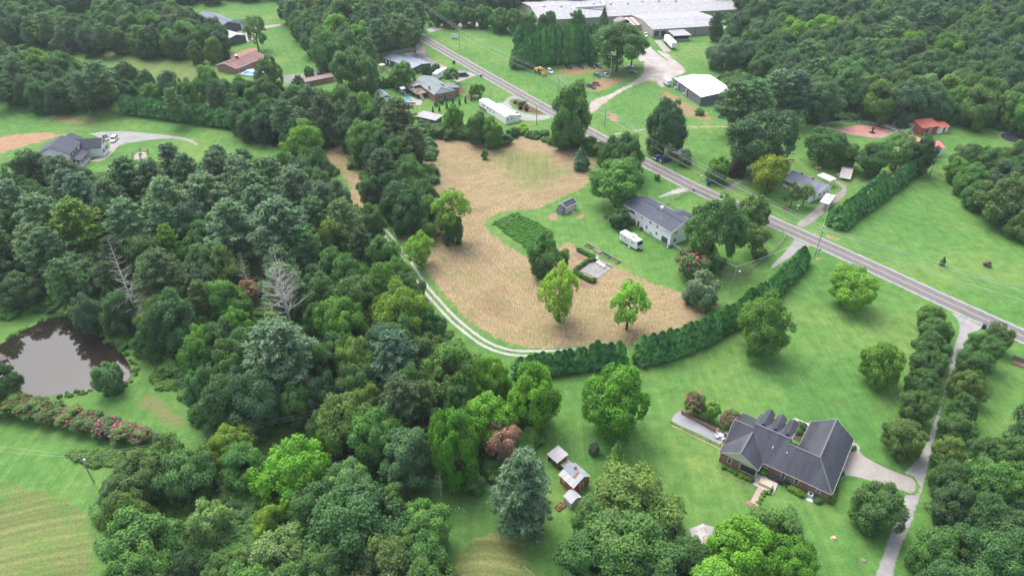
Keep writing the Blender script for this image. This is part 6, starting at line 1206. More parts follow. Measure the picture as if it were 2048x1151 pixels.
o = thing('carport', x2, y2, a2, 'white flat roofed awning behind the bungalow', 'carport'); MB().slab([(0,0,2.6),(L2,0,2.6),(L2,3.4,2.75),(0,3.4,2.75)], .1).build('roof', M_wmetal, o); [MB().box(u_,u_+.1,v_,v_+.1,0,2.5).build('post', M_trim, o) for u_ in (.1,L2-.2) for v_ in (.1,3.2)]
x2, y2, a2, L2 = frame_px((bx_+955/k9, by_+890/k9), (bx_+1140/k9, by_+940/k9), 2.6)
o = thing('carport', x2, y2, a2, 'white pyramid roofed carport at the end of the driveway by the diagonal hedge', 'carport'); D_ = 7.5; MB().slab([(0,0,2.5),(L2,0,2.5),(L2,D_,2.5),(0,D_,2.5)], .1).build('roof_edge', M_trim, o)
MB().slab([(0,0,2.52),(L2,0,2.52),(L2/2,D_/2,3.3)], .02).slab([(L2,0,2.52),(L2,D_,2.52),(L2/2,D_/2,3.3)], .02).slab([(L2,D_,2.52),(0,D_,2.52),(L2/2,D_/2,3.3)], .02).slab([(0,D_,2.52),(0,0,2.52),(L2/2,D_/2,3.3)], .02).build('roof', M_wmetal, o); [MB().box(u_,u_+.12,v_,v_+.12,0,2.45).build('post', M_trim, o) for u_ in (.1,L2-.2) for v_ in (.1,D_-.25)]
x2, y2, a2, L2 = frame_px((bx_+1345/k9, by_+420/k9), (bx_+1530/k9, by_+455/k9), 1.0)
o = thing('storage_pile', x2, y2, a2, 'weathered tarpaulin lean-to over stored junk behind the bungalow', 'lean-to'); MB().slab([(-.3,-.2,.9),(L2+.3,-.2,.9),(L2+.3,4.5,2.6),(-.3,4.5,2.6)], .08).build('tarpaulin', flat('old_canvas', (.52,.47,.43), .9, .2, 1.2), o); MB().slab([(-.3,4.5,2.6),(L2+.3,4.5,2.6),(L2+.3,7.0,2.2),(-.3,7.0,2.2)], .08).build('roof', M_gal, o); MB().box(0,L2,.6,6.6,0,.8).build('stored_goods', M_wood, o); [MB().box(-1.8+.7*i,-1.2+.7*i,1+i,1.9+i,0,.7+.3*i).build('crate', M_silver if i else M_wood, o) for i in range(3)]
p = P(bx_+524/k9, by_+1030/k9); o = thing('birdbath', p.x, p.y, 0, 'white birdbath on the lawn in front of the bungalow', 'birdbath'); MB().lathe((0,0,0), [(.3,0),(.12,.2),(.1,.9),(.45,1.1),(.5,1.25),(.4,1.2)], 12).build('pedestal', M_plastic, o); MB().lathe((0,0,1.18), [(.38,0),(.3,.01)], 12).build('water', M_glass, o)
p = P(bx_+405/k9, by_+130/k9); o = thing('garden_bench', p.x, p.y, R(-5), 'weathered bench on the grass behind the bungalow', 'bench'); MB().box(-1,1,-.3,.3,.4,.48).build('seat', M_wood_g, o); MB().box(-1,1,.25,.33,.48,1.0).build('backrest', M_wood_g, o); [MB().box(a_-.05,a_+.05,-.28,.28,0,.4).build('leg', M_wood_g, o) for a_ in (-.9,.9)]
p = P(bx_+920/k9, by_+275/k9); o = thing('picnic_table', p.x, p.y, R(-5), 'small pale picnic table on the grass behind the bungalow', 'table'); MB().box(-1,1,-.45,.45,.75,.82).build('table_top', M_wood_l, o); [MB().box(-1,1,s_*.8-.15,s_*.8+.15,.42,.48).build('bench', M_wood_l, o) for s_ in (-1,1)]; [MB().beam((u_,-.9,0),(u_,.3,.75),.08,.08).beam((u_,.9,0),(u_,-.3,.75),.08,.08).build('leg', M_wood_l, o) for u_ in (-.7,.7)]
fence([(1600,322),(1640,328),(1700,337),(1745,343)], 1.1, 2, 5.0, 'thin wire fence behind the bungalow', M_wood)

# ------------------------------------------------------------------ red barn, white house with red roof, riding ring
x, y, a, Ln = frame_px((1720+1030/8.22, 210+385/8.22), (1720+1325/8.22, 210+343/8.22), 3.0)
o = thing('red_barn', x, y, a, 'red barn with an orange red metal roof above the riding ring', 'barn'); gable_house(o, Ln, 10.0, 3.0, 4.4, M_redwall, M_redroof, trim=False)
MB().box(.36,.39,4.5,9.4,.0,2.9).build('grey_end_wall', flat('faded_blue_boards', (.36,.37,.43), .8, .2), o); window(o, .36, 6.2, 1.2, 2.0, 1.0, 'l'); window(o, Ln*.35, .4, 1.2, 1.6, 1.8, name='stall_door', mat=M_black, mull=False); MB().box(Ln*.55,Ln*.55+.2,.2,.4,0,2.9).build('post', M_trim, o); MB().slab([(-4.5,2.5,.3),(.3,2.5,.3),(.3,7.5,.3),(-4.5,7.5,.3)], .3).build('porch_floor', M_concr, o)
x2, y2, a2, L2 = frame_px((1720+1385/8.22, 210+378/8.22), (1720+1510/8.22, 210+355/8.22), 2.6); o = thing('red_shed', x2-1.5, y2, a2, 'small white shed with a red roof attached to the right of the red barn', 'shed'); gable_house(o, L2+1.5, 7.0, 2.5, 3.3, M_white, M_redroof, trim=False); window(o, 3.0, .4, 1.1, 1.2, 2.0, name='door', mat=M_redwall, mull=False)
p = P(1720+625/8.22, 210+350/8.22); o = thing('garden_swing', p.x, p.y, R(10), 'white framed garden swing with a red canopy left of the red barn', 'swing'); [MB().beam((u_,-.8,0),(u_,0,2.5),.1,.1).beam((u_,.8,0),(u_,0,2.5),.1,.1).build('frame', M_trim, o) for u_ in (-2.2,2.2)]; MB().slab([(-2.5,-1,2.4),(2.5,-1,2.4),(2.5,1,2.7),(-2.5,1,2.7)], .08).build('canopy', M_redroof, o); MB().box(-1.5,1.5,-.3,.3,.5,.6).build('seat', M_silver, o); MB().box(-1.5,1.5,.25,.33,.6,1.2).build('backrest', M_silver, o)
slabpx('barn_terrace', [(1762,252),(1770,247),(1805,253),(1830,264),(1812,266)], M_concr, .1, kind='structure')
x2, y2, a2, L2 = frame_px((1720+1110/8.22, 210+790/8.22), (1720+1300/8.22, 210+765/8.22), 3.4)
o = thing('white_cottage', x2, y2, a2, 'white cottage with a faded red roof beside the leaning pole', 'house')
root = o; m = MB().box(.3,L2-.3,.3,12,0,3.4); m.add([(.3,.3,3.4),(L2-.3,.3,3.4),(L2/2,.3,5.5),(.3,.45,3.4),(L2-.3,.45,3.4),(L2/2,.45,5.5)], [(0,1,2),(5,4,3),(1,4,5,2),(2,5,3,0)]); m.build('wall', M_white, o)
MB().slab([(0,0,3.4),(L2/2,0,5.7),(L2/2,12.3,5.7),(0,12.3,3.4)], .12).build('roof_slope', M_pinkroof, o); MB().slab([(L2/2,0,5.7),(L2,0,3.4),(L2,12.3,3.4),(L2/2,12.3,5.7)], .12).build('roof_slope', M_pinkroof, o)
MB().box(L2-.3,L2+5,3,9,0,3.1).build('side_wing_wall', M_white, o); MB().slab([(L2-.2,2.6,3.2),(L2+5.4,2.6,3.2),(L2+5.4,6,4.4),(L2-.2,6,4.4)], .1).slab([(L2+5.4,9.4,3.2),(L2-.2,9.4,3.2),(L2-.2,6,4.4),(L2+5.4,6,4.4)], .1).build('side_wing_roof', M_pinkroof, o)
window(o, L2/2, .3, 1.5, 1.9, 2.6, name='door', mat=M_trim); MB().slab([(L2/2-1.4,-.8,3.0),(L2/2+1.4,-.8,3.0),(L2/2+1.4,.3,3.3),(L2/2-1.4,.3,3.3)], .08).build('door_canopy', M_pinkroof, o); window(o, L2+2.5, 3, 1.2, 1.4, 1.2)
fence([(1640,252),(1680,247),(1735,248),(1775,256),(1793,266),(1760,279),(1700,270),(1650,263),(1636,256)], 1.3, 2, 4.0, 'white rail fence round the red riding ring', M_trim)
p = P(1744, 265); o = thing('garden_fountain', p.x, p.y, 0, 'dark ornament standing in the middle of the red riding ring', 'ornament'); MB().lathe((0,0,0), [(1.3,0),(1.2,.15),(.3,.3),(.25,1.3),(.5,1.5),(.15,2.3)], 12).build('ornament', M_black, o); MB().lathe((0,0,1.5), [(.7,0),(.75,.1),(.5,.12)], 12).build('bowl', M_black, o)

# ------------------------------------------------------------------ the white roofed grey building
x, y, a, Ln = frame_px((1330+182/10.467, 120+382/10.467), (1330+755/10.467, 120+782/10.467), 3.9)
o = thing('metal_building', x, y, a, 'grey metal building with a bright white low roof beside the gravel yard', 'building'); W_ = 18.5; gable_house(o, Ln, W_, 3.9, 5.0, M_plum, M_wmetal, inset=.12, trim=False)
for u in (5.3, 13.5): MB().box(u-.35,u+.35,-.35,.1,0,3.4).build('duct', M_silver, o)
for u in (4.2, 12.4): MB().box(u-.7,u+.4,-1.1,-.1,0,1.1).build('cooling_unit', M_silver, o)
for u in (0.1, 6.4, 13.9, Ln-.15): MB().box(u,u+.1,.06,.12,0,3.8).build('corner_trim', M_black, o)
MB().box(-.02,Ln+.02,-.1,.02,3.72,3.9).build('gutter', M_black, o); window(o, .12, 3, 1.2, 1.0, 2.1, 'l', name='door', mat=M_trim); window(o, .12, 9, 1.7, 4, 3, 'l', name='roller_door', mat=M_trim, mull=False)
p = P(1326, 166.5); q = P(1338, 170)
o = thing('enclosed_trailer', *P(1325,167).xy, a+R(2), 'small white box trailer parked at the corner of the white roofed building', 'trailer')
MB().box(0,4.6,0,2.2,.45,2.7).build('box', M_plastic, o); MB().box(4.602,4.63,.15,2.05,.55,2.55).build('rear_door', M_trim, o); [MB().tube((u_,v_,.35),(u_,v_+.2,.35),.35,n=12).build('wheel', M_tire, o) for u_ in (1.9,2.7) for v_ in (.02,1.98)]; MB().beam((0,1.1,.5),(-1.2,1.1,.5),.1,.1).build('hitch', M_black, o); MB().box(0,4.6,-.02,-.004,.45,.6).build('skirt', M_black, o)

# ------------------------------------------------------------------ the factory
x, y, a, Ln = frame_px((1030+375/7.672, 315/7.672), (1485, 18.2), 4.8); LF = Loc(x, y, a)
o = FAC = thing('factory', x, y, a, 'long low factory with pale metal roofs along the top of the picture', 'factory')
MB().box(.3,Ln-.3,.3,46,0,4.6).build('wall', M_facwall, o)
for i in range(6):
    u0, u1 = Ln*i/6, Ln*(i+1)/6; MB().slab([(u0,0,4.8),(u1-.05,0,4.8),(u1-.05,23,7.6),(u0,23,7.6)], .2).build('roof_panel', M_facroof, o); MB().slab([(u1-.05,46.4,4.8),(u0,46.4,4.8),(u0,23,7.6),(u1-.05,23,7.6)], .2).build('roof_panel', M_facroof, o)
MB().prof([(.3,4.6),(23,7.35),(46,4.6)], .3, .5).prof([(.3,4.6),(23,7.35),(46,4.6)], Ln-.5, Ln-.3).build('gable', M_facwall, o)
sm = MB().box(-.6,.6,-1.3,1.3,0,.08).mesh('skylight'); sm.materials.append(flat('skylight_panel', (.42,.42,.44), .4))
for r_, vv in ((0,6.5),(1,15.5)):
    for i in range(13): u = 5 + i*8.6 + r_*3; q = link('skylight', sm, None, o, (u, vv, 4.83 + vv*2.8/23)); q.rotation_euler = (math.atan(2.8/23), 0, 0)
vm = MB().lathe((0,0,0), [(.5,0),(.5,.5),(.8,.6),(.8,1.0),(.3,1.3)], 10).mesh('roof_vent'); vm.materials.append(M_silver)
for i in range(10): link('roof_vent', vm, None, o, (8 + i*10.5, 21 - (i % 3)*1.5, 7.2))
fp = [P(1156,15,7.0), P(1210,12,8.2), P(1213,9,8.4), P(1200,-3,8.5)]; fp = [((p.x-x)*math.cos(a)+(p.y-y)*math.sin(a), -(p.x-x)*math.sin(a)+(p.y-y)*math.cos(a), p.z) for p in fp]
MB().tube(fp[0], fp[1], .9, n=10).tube(fp[1], fp[3], .9, n=10).build('duct', M_silver, o); p0 = fp[0]; MB().box(p0[0]-1.5,p0[0]+1.5,p0[1]-1,p0[1]+1,5.5,7.4).build('fan_housing', M_silver, o)
# front wing
u0, v0 = LF.uv(1270+280/7.672, 455/7.672, 4.8); u1, v1 = LF.uv(1270+1380/7.672, 405/7.672, 4.8)
MB().box(u0,u1,v0+.3,.3,0,4.6).build('wing_wall', M_facwall, o); vr = v0*.5
for i in range(4):
    a0, a1 = u0-.3+(u1-u0+.6)*i/4, u0-.3+(u1-u0+.6)*(i+1)/4; MB().slab([(a0,v0,4.8),(a1-.05,v0,4.8),(a1-.05,vr,6.3),(a0,vr,6.3)], .2).build('roof_panel', M_facroof, o); MB().slab([(a1-.05,.4,4.86),(a0,.4,4.86),(a0,vr,6.3),(a1-.05,vr,6.3)], .2).build('roof_panel', M_facroof, o)
MB().prof([(v0+.3,4.6),(vr,6.1),(.0,4.6)], u0-.02, u0+.2).prof([(v0+.3,4.6),(vr,6.1),(0,4.6)], u1-.2, u1+.02).build('wing_gable', M_facwall, o)
for i in range(4):
    for k, vv in enumerate((v0*.82, v0*.25)): q = link('skylight', sm, None, o, (u0+4+i*(u1-u0-6)/4+k*1.5, vv, 4.84+ (1.5*(vv-v0)/(vr-v0) if k == 0 else 1.44*(vv-.4)/(vr-.4)))); q.rotation_euler = (math.atan(1.5/abs(vr))*(1 if k == 0 else -1), 0, 0)
for X in (345, 455): uu, vv = LF.uv(1270+X/7.672, 545/7.672, 1.8); window(o, uu, v0+.3, 2.2, 3.0, 3.2, name='loading_door', mat=M_black, mull=False)
uu, vv = LF.uv(1270+900/7.672, 480/7.672, 2); MB().box(uu,uu+.15,v0+.2,v0+.3,0,4.6).build('downpipe', M_black, o)
# canopy shed and the rusty corner buildings
x2, y2, a2, L2 = frame_px((1270+600/7.672, 545/7.672), (1270+830/7.672, 535/7.672), 3.3)
o = thing('loading_shed', x2, y2, a2, 'grey open sided shed with a sloping roof beside the parked semi trailer', 'shed'); MB().slab([(-.3,-.5,3.2),(L2+1.5,-.5,3.2),(L2,10,4.2),(-1.2,10,4.2)], .15).build('roof', M_facroof, o); MB().box(0,L2,0,.3,0,1.2).build('low_wall', M_concr, o); MB().box(0,.3,.3,9,0,3.1).build('side_wall', M_wood, o); MB().box(L2-.3,L2,.3,9,0,3.1).build('side_wall', M_wood, o); MB().box(.3,L2-.3,8.7,9,0,3.3).build('back_wall', M_wood, o); [MB().box(u_,u_+.2,0,.2,1.2,3.1).build('post', M_wood, o) for u_ in (0,L2/2,L2-.2)]
x2, y2, a2, L2 = frame_px((1030+1860/7.672, 385/7.672), (1270+150/7.672, 375/7.672), 3.2)
o = thing('rusty_annex', x2-2, y2, a2, 'white annex with a rust striped roof at the inner corner of the factory', 'shed'); MB().box(0,L2+2,0,11,0,3.1).build('wall', M_facwall, o)
for i in range(5): MB().slab([((L2+2.4)*i/5-.2,-.4,3.2),((L2+2.4)*(i+1)/5-.25,-.4,3.2),((L2+2.4)*(i+1)/5-.25,11.5,4.6),((L2+2.4)*i/5-.2,11.5,4.6)], .1).build('roof_sheet', (M_wmetal, flat('rust_red_sheet', (.36,.11,.08), .7, .35, .8))[i % 2], o)
window(o, 3.5, 0, 1.5, 3.0, 2.6, name='roller_door', mat=M_facwall, mull=False)
x2, y2, a2, L2 = frame_px((1030+1500/7.672, 310/7.672), (1030+1680/7.672, 420/7.672), 3.5)
o = thing('purple_roofed_store', x2, y2, a2, 'old store with a purple brown round roof and a rusty lean-to beside the annex', 'shed'); MB().box(.2,7,.2,9,0,3.2).build('wall', M_wood, o)
arc = [(9*i/6, 3.3+1.9*math.sin(math.pi*i/6)) for i in range(7)]; arc += [(b, c-.12) for b, c in arc[::-1]]; MB().prof(arc, 0, 7.5).build('barrel_roof', M_purple, o); MB().slab([(7.6,.5,3.1),(13,.5,1.6),(13,7,1.6),(7.6,7,3.1)], .1).build('lean_to_roof', flat('rusty_pink_sheet', (.42,.20,.17), .6, .35, .6), o); MB().box(7.6,12,.8,6.6,0,1.5).build('lean_to_wall', M_wood, o)
# buildings behind the factory at the very top
x2, y2, a2, L2 = frame_px((1071,12), (1116,6), 3.5); o = thing('long_shed', x2, y2, a2, 'pale shed behind the left end of the factory', 'shed'); gable_house(o, L2, 14, 3.5, 4.6, M_facwall, M_facroof, trim=False)
for X, c_, l_ in ((1152,M_wood_l,'ochre scaffold tower behind the factory'),(1167,M_silver,'silver tank behind the factory')):
    p = P(X, 1); q = thing('tower' if c_ is M_wood_l else 'tank', p.x, p.y, 0, l_, 'tower' if c_ is M_wood_l else 'tank')
    if c_ is M_wood_l: [MB().box(u_,u_+.3,v_,v_+.3,0,9).build('leg', c_, q) for u_ in (-2,2) for v_ in (-2,2)]; [MB().box(-2,2.3,-2,2.3,z_,z_+.2).build('platform', c_, q) for z_ in (3,6,9)]
    else: MB().lathe((0,0,2), [(2,0),(2.2,.3),(2.2,7),(.3,8)], 14).build('shell', c_, q); [MB().box(u_,u_+.25,v_,v_+.25,0,2.2).build('leg', c_, q) for u_ in (-1.4,1.2) for v_ in (-1.4,1.2)]
p = P(1507, 85, 2.5); o = thing('white_shed', p.x, p.y, R(-20), 'small white roofed shed among the trees right of the factory', 'shed'); gable_house(o, 7, 6, 2.4, 3.4, M_white, M_wmetal); window(o, 3.5, .4, 1.1, 1, 2, name='door', mat=M_trim)
p = P(1453, 60); o = thing('white_tank', p.x, p.y, R(10), 'white fuel tank lying beside the right end of the factory wing', 'tank'); MB().tube((-1.6,0,1.0),(1.6,0,1.0),.8,n=14).build('tank', M_plastic, o); [MB().box(u_-.15,u_+.15,-.6,.6,0,.5).build('cradle', M_black, o) for u_ in (-1,1)]
# semi trailer
a_, b_ = P(1327,84.5), P(1341,99); q_ = P(1343,97); d = (b_-a_); L2 = 15.5; ang = math.atan2(d.y, d.x)
o = thing('semi_trailer', a_.x, a_.y, ang, 'long white semi trailer backed up to the loading door', 'trailer'); MB().box(0,L2,0,2.6,1.2,4.0).build('box', M_plastic, o); MB().box(L2+.002,L2+.05,.1,1.27,1.3,3.9).box(L2+.002,L2+.05,1.33,2.5,1.3,3.9).build('rear_doors', M_trim, o); [MB().tube((u_,v_,.5),(u_,v_+.3,.5),.5,n=12).build('wheel', M_tire, o) for u_ in (2,3.3) for v_ in (.1,2.2)]; MB().box(.5,L2-.5,.8,1.8,.9,1.19).build('chassis', M_black, o); [MB().box(L2-3.2,L2-3.0,v_,v_+.15,0,1.2).build('landing_leg', M_black, o) for v_ in (.5,2.0)]

# ------------------------------------------------------------------ black walled house, brick house with deck, mobile home
x, y, a, Ln = frame_px((740+197/7.673, 80+276/7.673), (740+655/7.673, 80+435/7.673), 3.0)
o = thing('black_house', x, y, a, 'flat looking house with black walls and a blue grey roof at the parking court', 'house'); gable_house(o, Ln, 11.5, 3.0, 3.9, M_dkgrey, M_greyblue, ridge=5.5, inset=.2, trim=False)
for u in (2.2, 5.0): window(o, u, .2, 1.6, .9, 1.7, mat=M_trim)
window(o, Ln-.2, 4, 1.5, 1.2, 1.2, 'r')
kx8, ky8, kk = 800, 130, 11.51
x, y, a, Ln = frame_px((kx8+335/kk, ky8+362/kk), (kx8+795/kk, ky8+682/kk), 3.6); LD = Loc(x, y, a)
o = thing('brick_ranch_house', x, y, a, 'brick ranch house with a grey green roof and a cluttered back deck', 'house'); M_gg = shingle('grey_green_shingles', (.19,.22,.235), .8, .14)
gable_house(o, Ln, 10.0, 3.6, 5.4, M_brick, M_gg, ridge=4.5, hipr=2.5, hipl=.0, inset=.4)
MB().box(Ln-9.3,Ln-3.2,9.5,13.6,0,3.5).build('wing_wall', M_brick, o); MB().slab([(Ln-9.7,14,3.6),(Ln-9.7,7,4.5),(Ln-6.2,7,5.3),(Ln-6.2,12,5.3)], .12).build('roof_slope', M_gg, o); MB().slab([(Ln-6.2,7,5.3),(Ln-2.8,7,4.5),(Ln-2.8,14,3.6),(Ln-6.2,12,5.3)], .12).build('roof_slope', M_gg, o); MB().slab([(Ln-9.7,14,3.6),(Ln-6.2,12,5.3),(Ln-2.8,14,3.6)], .12).build('roof_slope', M_gg, o)
for v in (3.2, 6.6): window(o, Ln-.4, v, 1.9, 1.0, 1.2, 'r', shutters=True)
u, v = LD.uv(kx8+675/kk, ky8+520/kk, 4.6); MB().box(u-.3,u+.3,max(v,.2)-.3,max(v,.2)+.3,3.0,5.4).build('chimney', M_brick, o)
MB().slab([(-.6,-3.2,3.0),(5.6,-3.2,3.0),(5.6,.2,3.5),(-.6,.2,3.5)], .1).build('deck_awning', flat('tan_awning', (.50,.44,.40), .8, .15), o)
MB().box(-.5,13.5,-5.2,.4,2.0,2.15).build('deck_floor', M_wood, o); [MB().box(u_,u_+.14,v_,v_+.14,0,2.0).build('deck_post', M_wood, o) for u_ in (-.4,4,8.5,13.2) for v_ in (-5.1,-2)]
dr = MB(); [dr.box(-.5+1.4*i,-.42+1.4*i,-5.2,-5.1,2.15,3.1) for i in range(11)]; dr.box(-.5,13.5,-5.2,-5.1,3.0,3.1).box(-.5,13.5,-5.2,-5.1,2.5,2.58); dr.build('deck_railing', M_wood, o); st = MB(); [st.box(13.5+.35*i,13.9+.35*i,-4,-2.6,1.9-.2*i,2.0-.2*i) for i in range(9)]; st.build('deck_stairs', M_wood_g, o)
window(o, 4, .4, 1.2, 1.8, 1.8, name='patio_door'); window(o, 9, .4, 2.9, .9, 1.0)
def uvw(u, v, L_): return (L_.x+u*L_.c-v*L_.s, L_.y+u*L_.s+v*L_.c)
for (u, v, l_, m_) in ((3,-3.4,'white chair on the cluttered deck nearest the awning',M_plastic),(7,-3.6,'white chair in the middle of the cluttered deck',M_plastic),(9.5,-2,'black chair on the cluttered deck against the brick wall',M_black),(11.5,-3.8,'black chair near the deck stairs',M_black)):
    q = uvw(u, v, LD); s_ = seat(q[0], q[1], a+R(170), l_, m_, group='chairs on the deck'); s_.location.z = 2.15
p = P(kx8+160/kk, ky8+815/kk); o = thing('round_pool', p.x, p.y, 0, 'small round blue pool beside the cluttered deck', 'pool'); MB().lathe((0,0,0), [(2.4,0),(2.4,.6),(2.2,.62),(2.2,.45),(.1,.45)], 24).build('pool_wall', M_silver, o); MB().lathe((0,0,.46), [(2.18,0),(.1,.01)], 24).build('water', M_pool, o)
slabpx('pool_terrace', [(kx8+40/kk,ky8+850/kk),(kx8+240/kk,ky8+740/kk),(kx8+540/kk,ky8+800/kk),(kx8+480/kk,ky8+930/kk),(kx8+170/kk,ky8+930/kk)], M_concr, .08, kind='structure')
p = P(kx8+262/kk, ky8+905/kk); o = thing('pool_counter', p.x, p.y, R(5), 'yellow timber counter standing in front of the round pool', 'counter'); MB().box(-1.8,1.8,-.5,.5,.95,1.05).build('counter_top', M_wood_l, o); MB().box(-1.7,1.7,-.45,-.35,.35,.9).build('front_panel', M_wood, o); [MB().box(u_,u_+.15,v_,v_+.15,0,.95).build('leg', M_wood_l, o) for u_ in (-1.7,1.55) for v_ in (-.45,.3)]
q8 = lambda X, Y, z=0.0: P(740+X/7.673, 80+Y/7.673, z)
x, y, a, Ln = frame_px((740+95/7.673, 80+790/7.673), (740+190/7.673, 80+885/7.673), 2.3); o = thing('storage_shed', x, y, a, 'grey metal shed with a white door among the arborvitae', 'shed'); gable_house(o, Ln, 3.6, 2.3, 3.2, M_plum, M_gal, inset=.12, trim=False); window(o, Ln-.12, 1.8, 1.05, 1.8, 1.8, 'r', name='door', mat=M_trim, mull=False)
p = q8(500,830); o = thing('playset', p.x, p.y, R(-50), 'wooden playset with a blue slide and a swing beam', 'playset'); [MB().box(u_,u_+.12,v_,v_+.12,0,2.6).build('post', M_wood_l, o) for u_ in (-1,.9) for v_ in (-1,.9)]; MB().box(-1,1,-1,1,1.2,1.3).build('platform', M_wood_l, o); MB().slab([(-1.2,-1.2,2.6),(0,-1.2,3.4),(0,1.2,3.4),(-1.2,1.2,2.6)], .06).slab([(0,-1.2,3.4),(1.2,-1.2,2.6),(1.2,1.2,2.6),(0,1.2,3.4)], .06).build('canopy', M_plastic, o); MB().slab([(1,-.4,1.25),(3.4,-.4,.2),(3.4,.4,.2),(1,.4,1.25)], .08).build('slide', flat('bright_blue_plastic', (.03,.17,.50), .4), o); MB().beam((-1,0,2.4),(-5.5,0,2.4),.14,.14).beam((-5.5,0,2.4),(-5.8,-1.1,0),.12,.12).beam((-5.5,0,2.4),(-5.8,1.1,0),.12,.12).build('swing_beam', M_wood_l, o)
PAT = 'garden things behind the black house'
p = q8(190,445); o = thing('parasol', p.x, p.y, 0, 'pale pink parasol behind the black house', 'parasol', PAT); MB().lathe((0,0,2.1), [(1.7,0),(1.2,.3),(.1,.6)], 10).build('canopy', flat('pale_pink_canvas', (.70,.55,.52), .8), o); MB().tube((0,0,0),(0,0,2.6),.04,n=6).build('pole', M_trim, o)
p = q8(178,490); o = thing('patio_set', p.x, p.y, 0, 'dark table under the pink parasol', 'table', PAT); MB().lathe((0,0,.7), [(.8,0),(.8,.06)], 14).build('table_top', M_dkgrey, o); [MB().tube((.5*math.cos(q),.5*math.sin(q),0),(.5*math.cos(q),.5*math.sin(q),.7),.04,n=6).build('leg', M_dkgrey, o) for q in (0,1.6,3.1,4.7)]
for X, Y, l_, c_ in ((255,490,'tan cushioned lounge chair beside the parasol',(.52,.42,.40)),(310,530,'grey cushioned chair nearest the leafy tree',(.45,.45,.47))): p = q8(X, Y); seat(p.x, p.y, R(200), l_, flat('cushion_%d' % X, c_, .9), group=PAT, s=1.8)
x, y, a, Ln = frame_px((940+182/10.46, 180+210/10.46), (940+742/10.46, 180+565/10.46), 3.2); o = thing('mobile_home', x, y, a, 'long white mobile home beside the gravel turnaround', 'mobile home'); gable_house(o, Ln, 4.4, 3.2, 3.7, M_white, M_wmetal, inset=.12, trim=False, z0=.0); MB().box(.1,6.5,.04,.11,0,.8).build('skirting', M_dkgrey, o)
for u in (3.5, 4.5, 7.5, 10, 13): window(o, u, .12, 2.0, .7, .9)
window(o, 8.8, .12, 1.7, .9, 1.9, name='door', mat=M_trim); MB().box(Ln-5,Ln,4.4,6.6,0,2.8).build('annex_wall', M_white, o); MB().slab([(Ln-5.3,4.3,3.1),(Ln+.2,4.3,3.1),(Ln+.2,7.0,2.9),(Ln-5.3,7.0,2.9)], .1).build('annex_roof', M_wmetal, o); MB().slab([(7,4.3,3.1),(Ln-5.5,4.3,3.1),(Ln-5.5,6.8,2.8),(7,6.8,2.8)], .1).build('porch_roof', M_wmetal, o); [MB().box(u_,u_+.12,6.5,6.62,0,2.7).build('porch_post', M_trim, o) for u_ in (7.2,Ln-6.8)]
for v in (1.2, 3.0): window(o, Ln-.12, v, 1.9, .6, .8, 'r')
x, y, a, Ln = frame_px((832,231), (870,240), 2.6); o = thing('low_shed', x, y, a, 'pale low roofed shed behind the thicket above the hay field', 'shed'); MB().slab([(-.3,-.3,2.5),(Ln+.5,-.3,2.5),(Ln+.3,5.2,3.0),(-.3,5.2,3.0)], .1).build('roof', M_facroof, o); MB().box(.1,Ln-.1,.1,4.8,0,2.45).build('wall', M_dkgrey, o); window(o, 2, .1, 1.2, 1.0, 1.2)
p = P(1019, 238); 
# white camper and dark van on the drive
p0 = P(874, 162); p1 = P(866,160); d = P(908,140)-P(870,163); camper(p0.x, p0.y, math.atan2(d.y,d.x), 11.0, 2.6, 3.4, 'long white camper parked behind the brick ranch house', swoosh=False)
# privacy fence behind the black house
fence([(736,122),(768,113),(802,106),(830,100),(839,95)], 1.9, 6, 3.0, 'tall grey board fence behind the black house', M_wood_g, name='board_fence', board=True)
# sign board by the road, mailboxes
p = P(910, 78); o = thing('notice_sign', p.x, p.y, R(-8), 'white sign board on a stone base on the lawn by the road', 'sign'); MB().box(-2.0,2.0,-.4,.4,0,.6).build('base', M_concr, o); MB().box(-1.9,1.9,-.1,.1,.9,2.6).build('board', M_plastic, o); [MB().box(u_,u_+.15,-.08,.08,.6,.9).build('post', M_wood, o) for u_ in (-1.6,1.4)]

# ------------------------------------------------------------------ farmhouse, sheds at the upper left
fx_, fy_, kf = 60, 240, 5.689
x, y, a, Ln = frame_px((fx_+230/kf, fy_+297/kf), (fx_+450/kf, fy_+385/kf), 5.4)
# the front block: gable end faces left-down, ridge runs to the back right
A_ = P(fx_+455/kf, fy_+388/kf, 5.2); B_ = P(fx_+590/kf, fy_+248/kf, 5.2); d = (B_-A_); ang = math.atan2(d.y, d.x)
o = thing('farmhouse', A_.x, A_.y, ang, 'white two storey farmhouse with a dark blue roof and a porch beside the curved drive', 'house'); L2 = d.length
D2 = 12.2   # to the left of the front eave
def fr(*p): return MB().slab(p, .14).build('roof_slope', M_navy, o)
fr((0,0,5.2),(L2,0,5.2),(L2,D2/2,8.0),(0,D2/2,8.0)); fr((L2,D2,5.2),(0,D2,5.2),(0,D2/2,8.0),(L2,D2/2,8.0))
MB().box(.4,L2-.3,.4,D2-.4,0,5.1).prof([(.4,5.1),(D2/2,7.7),(D2-.4,5.1)], .4, .55).build('wall', M_white, o)
MB().slab([(-.3,-2.8,2.7),(8.4,-2.8,2.7),(8.4,.4,3.7),(-.3,.4,3.7)], .12).build('porch_roof', M_navy, o); MB().box(-.2,8.4,-2.6,.4,0,.4).build('porch_floor', M_trim, o); [MB().box(u_,u_+.18,-2.55,-2.37,.4,2.5).build('porch_post', M_trim, o) for u_ in (0,2.6,5.2,7.8)]
for u in (1.5, 3.9, 6.3): window(o, u, .4, 4.4, .9, 1.1, shutters=True)
for u in (1.8, 6.0): window(o, u, .4, 1.8, .9, 1.3, shutters=True)
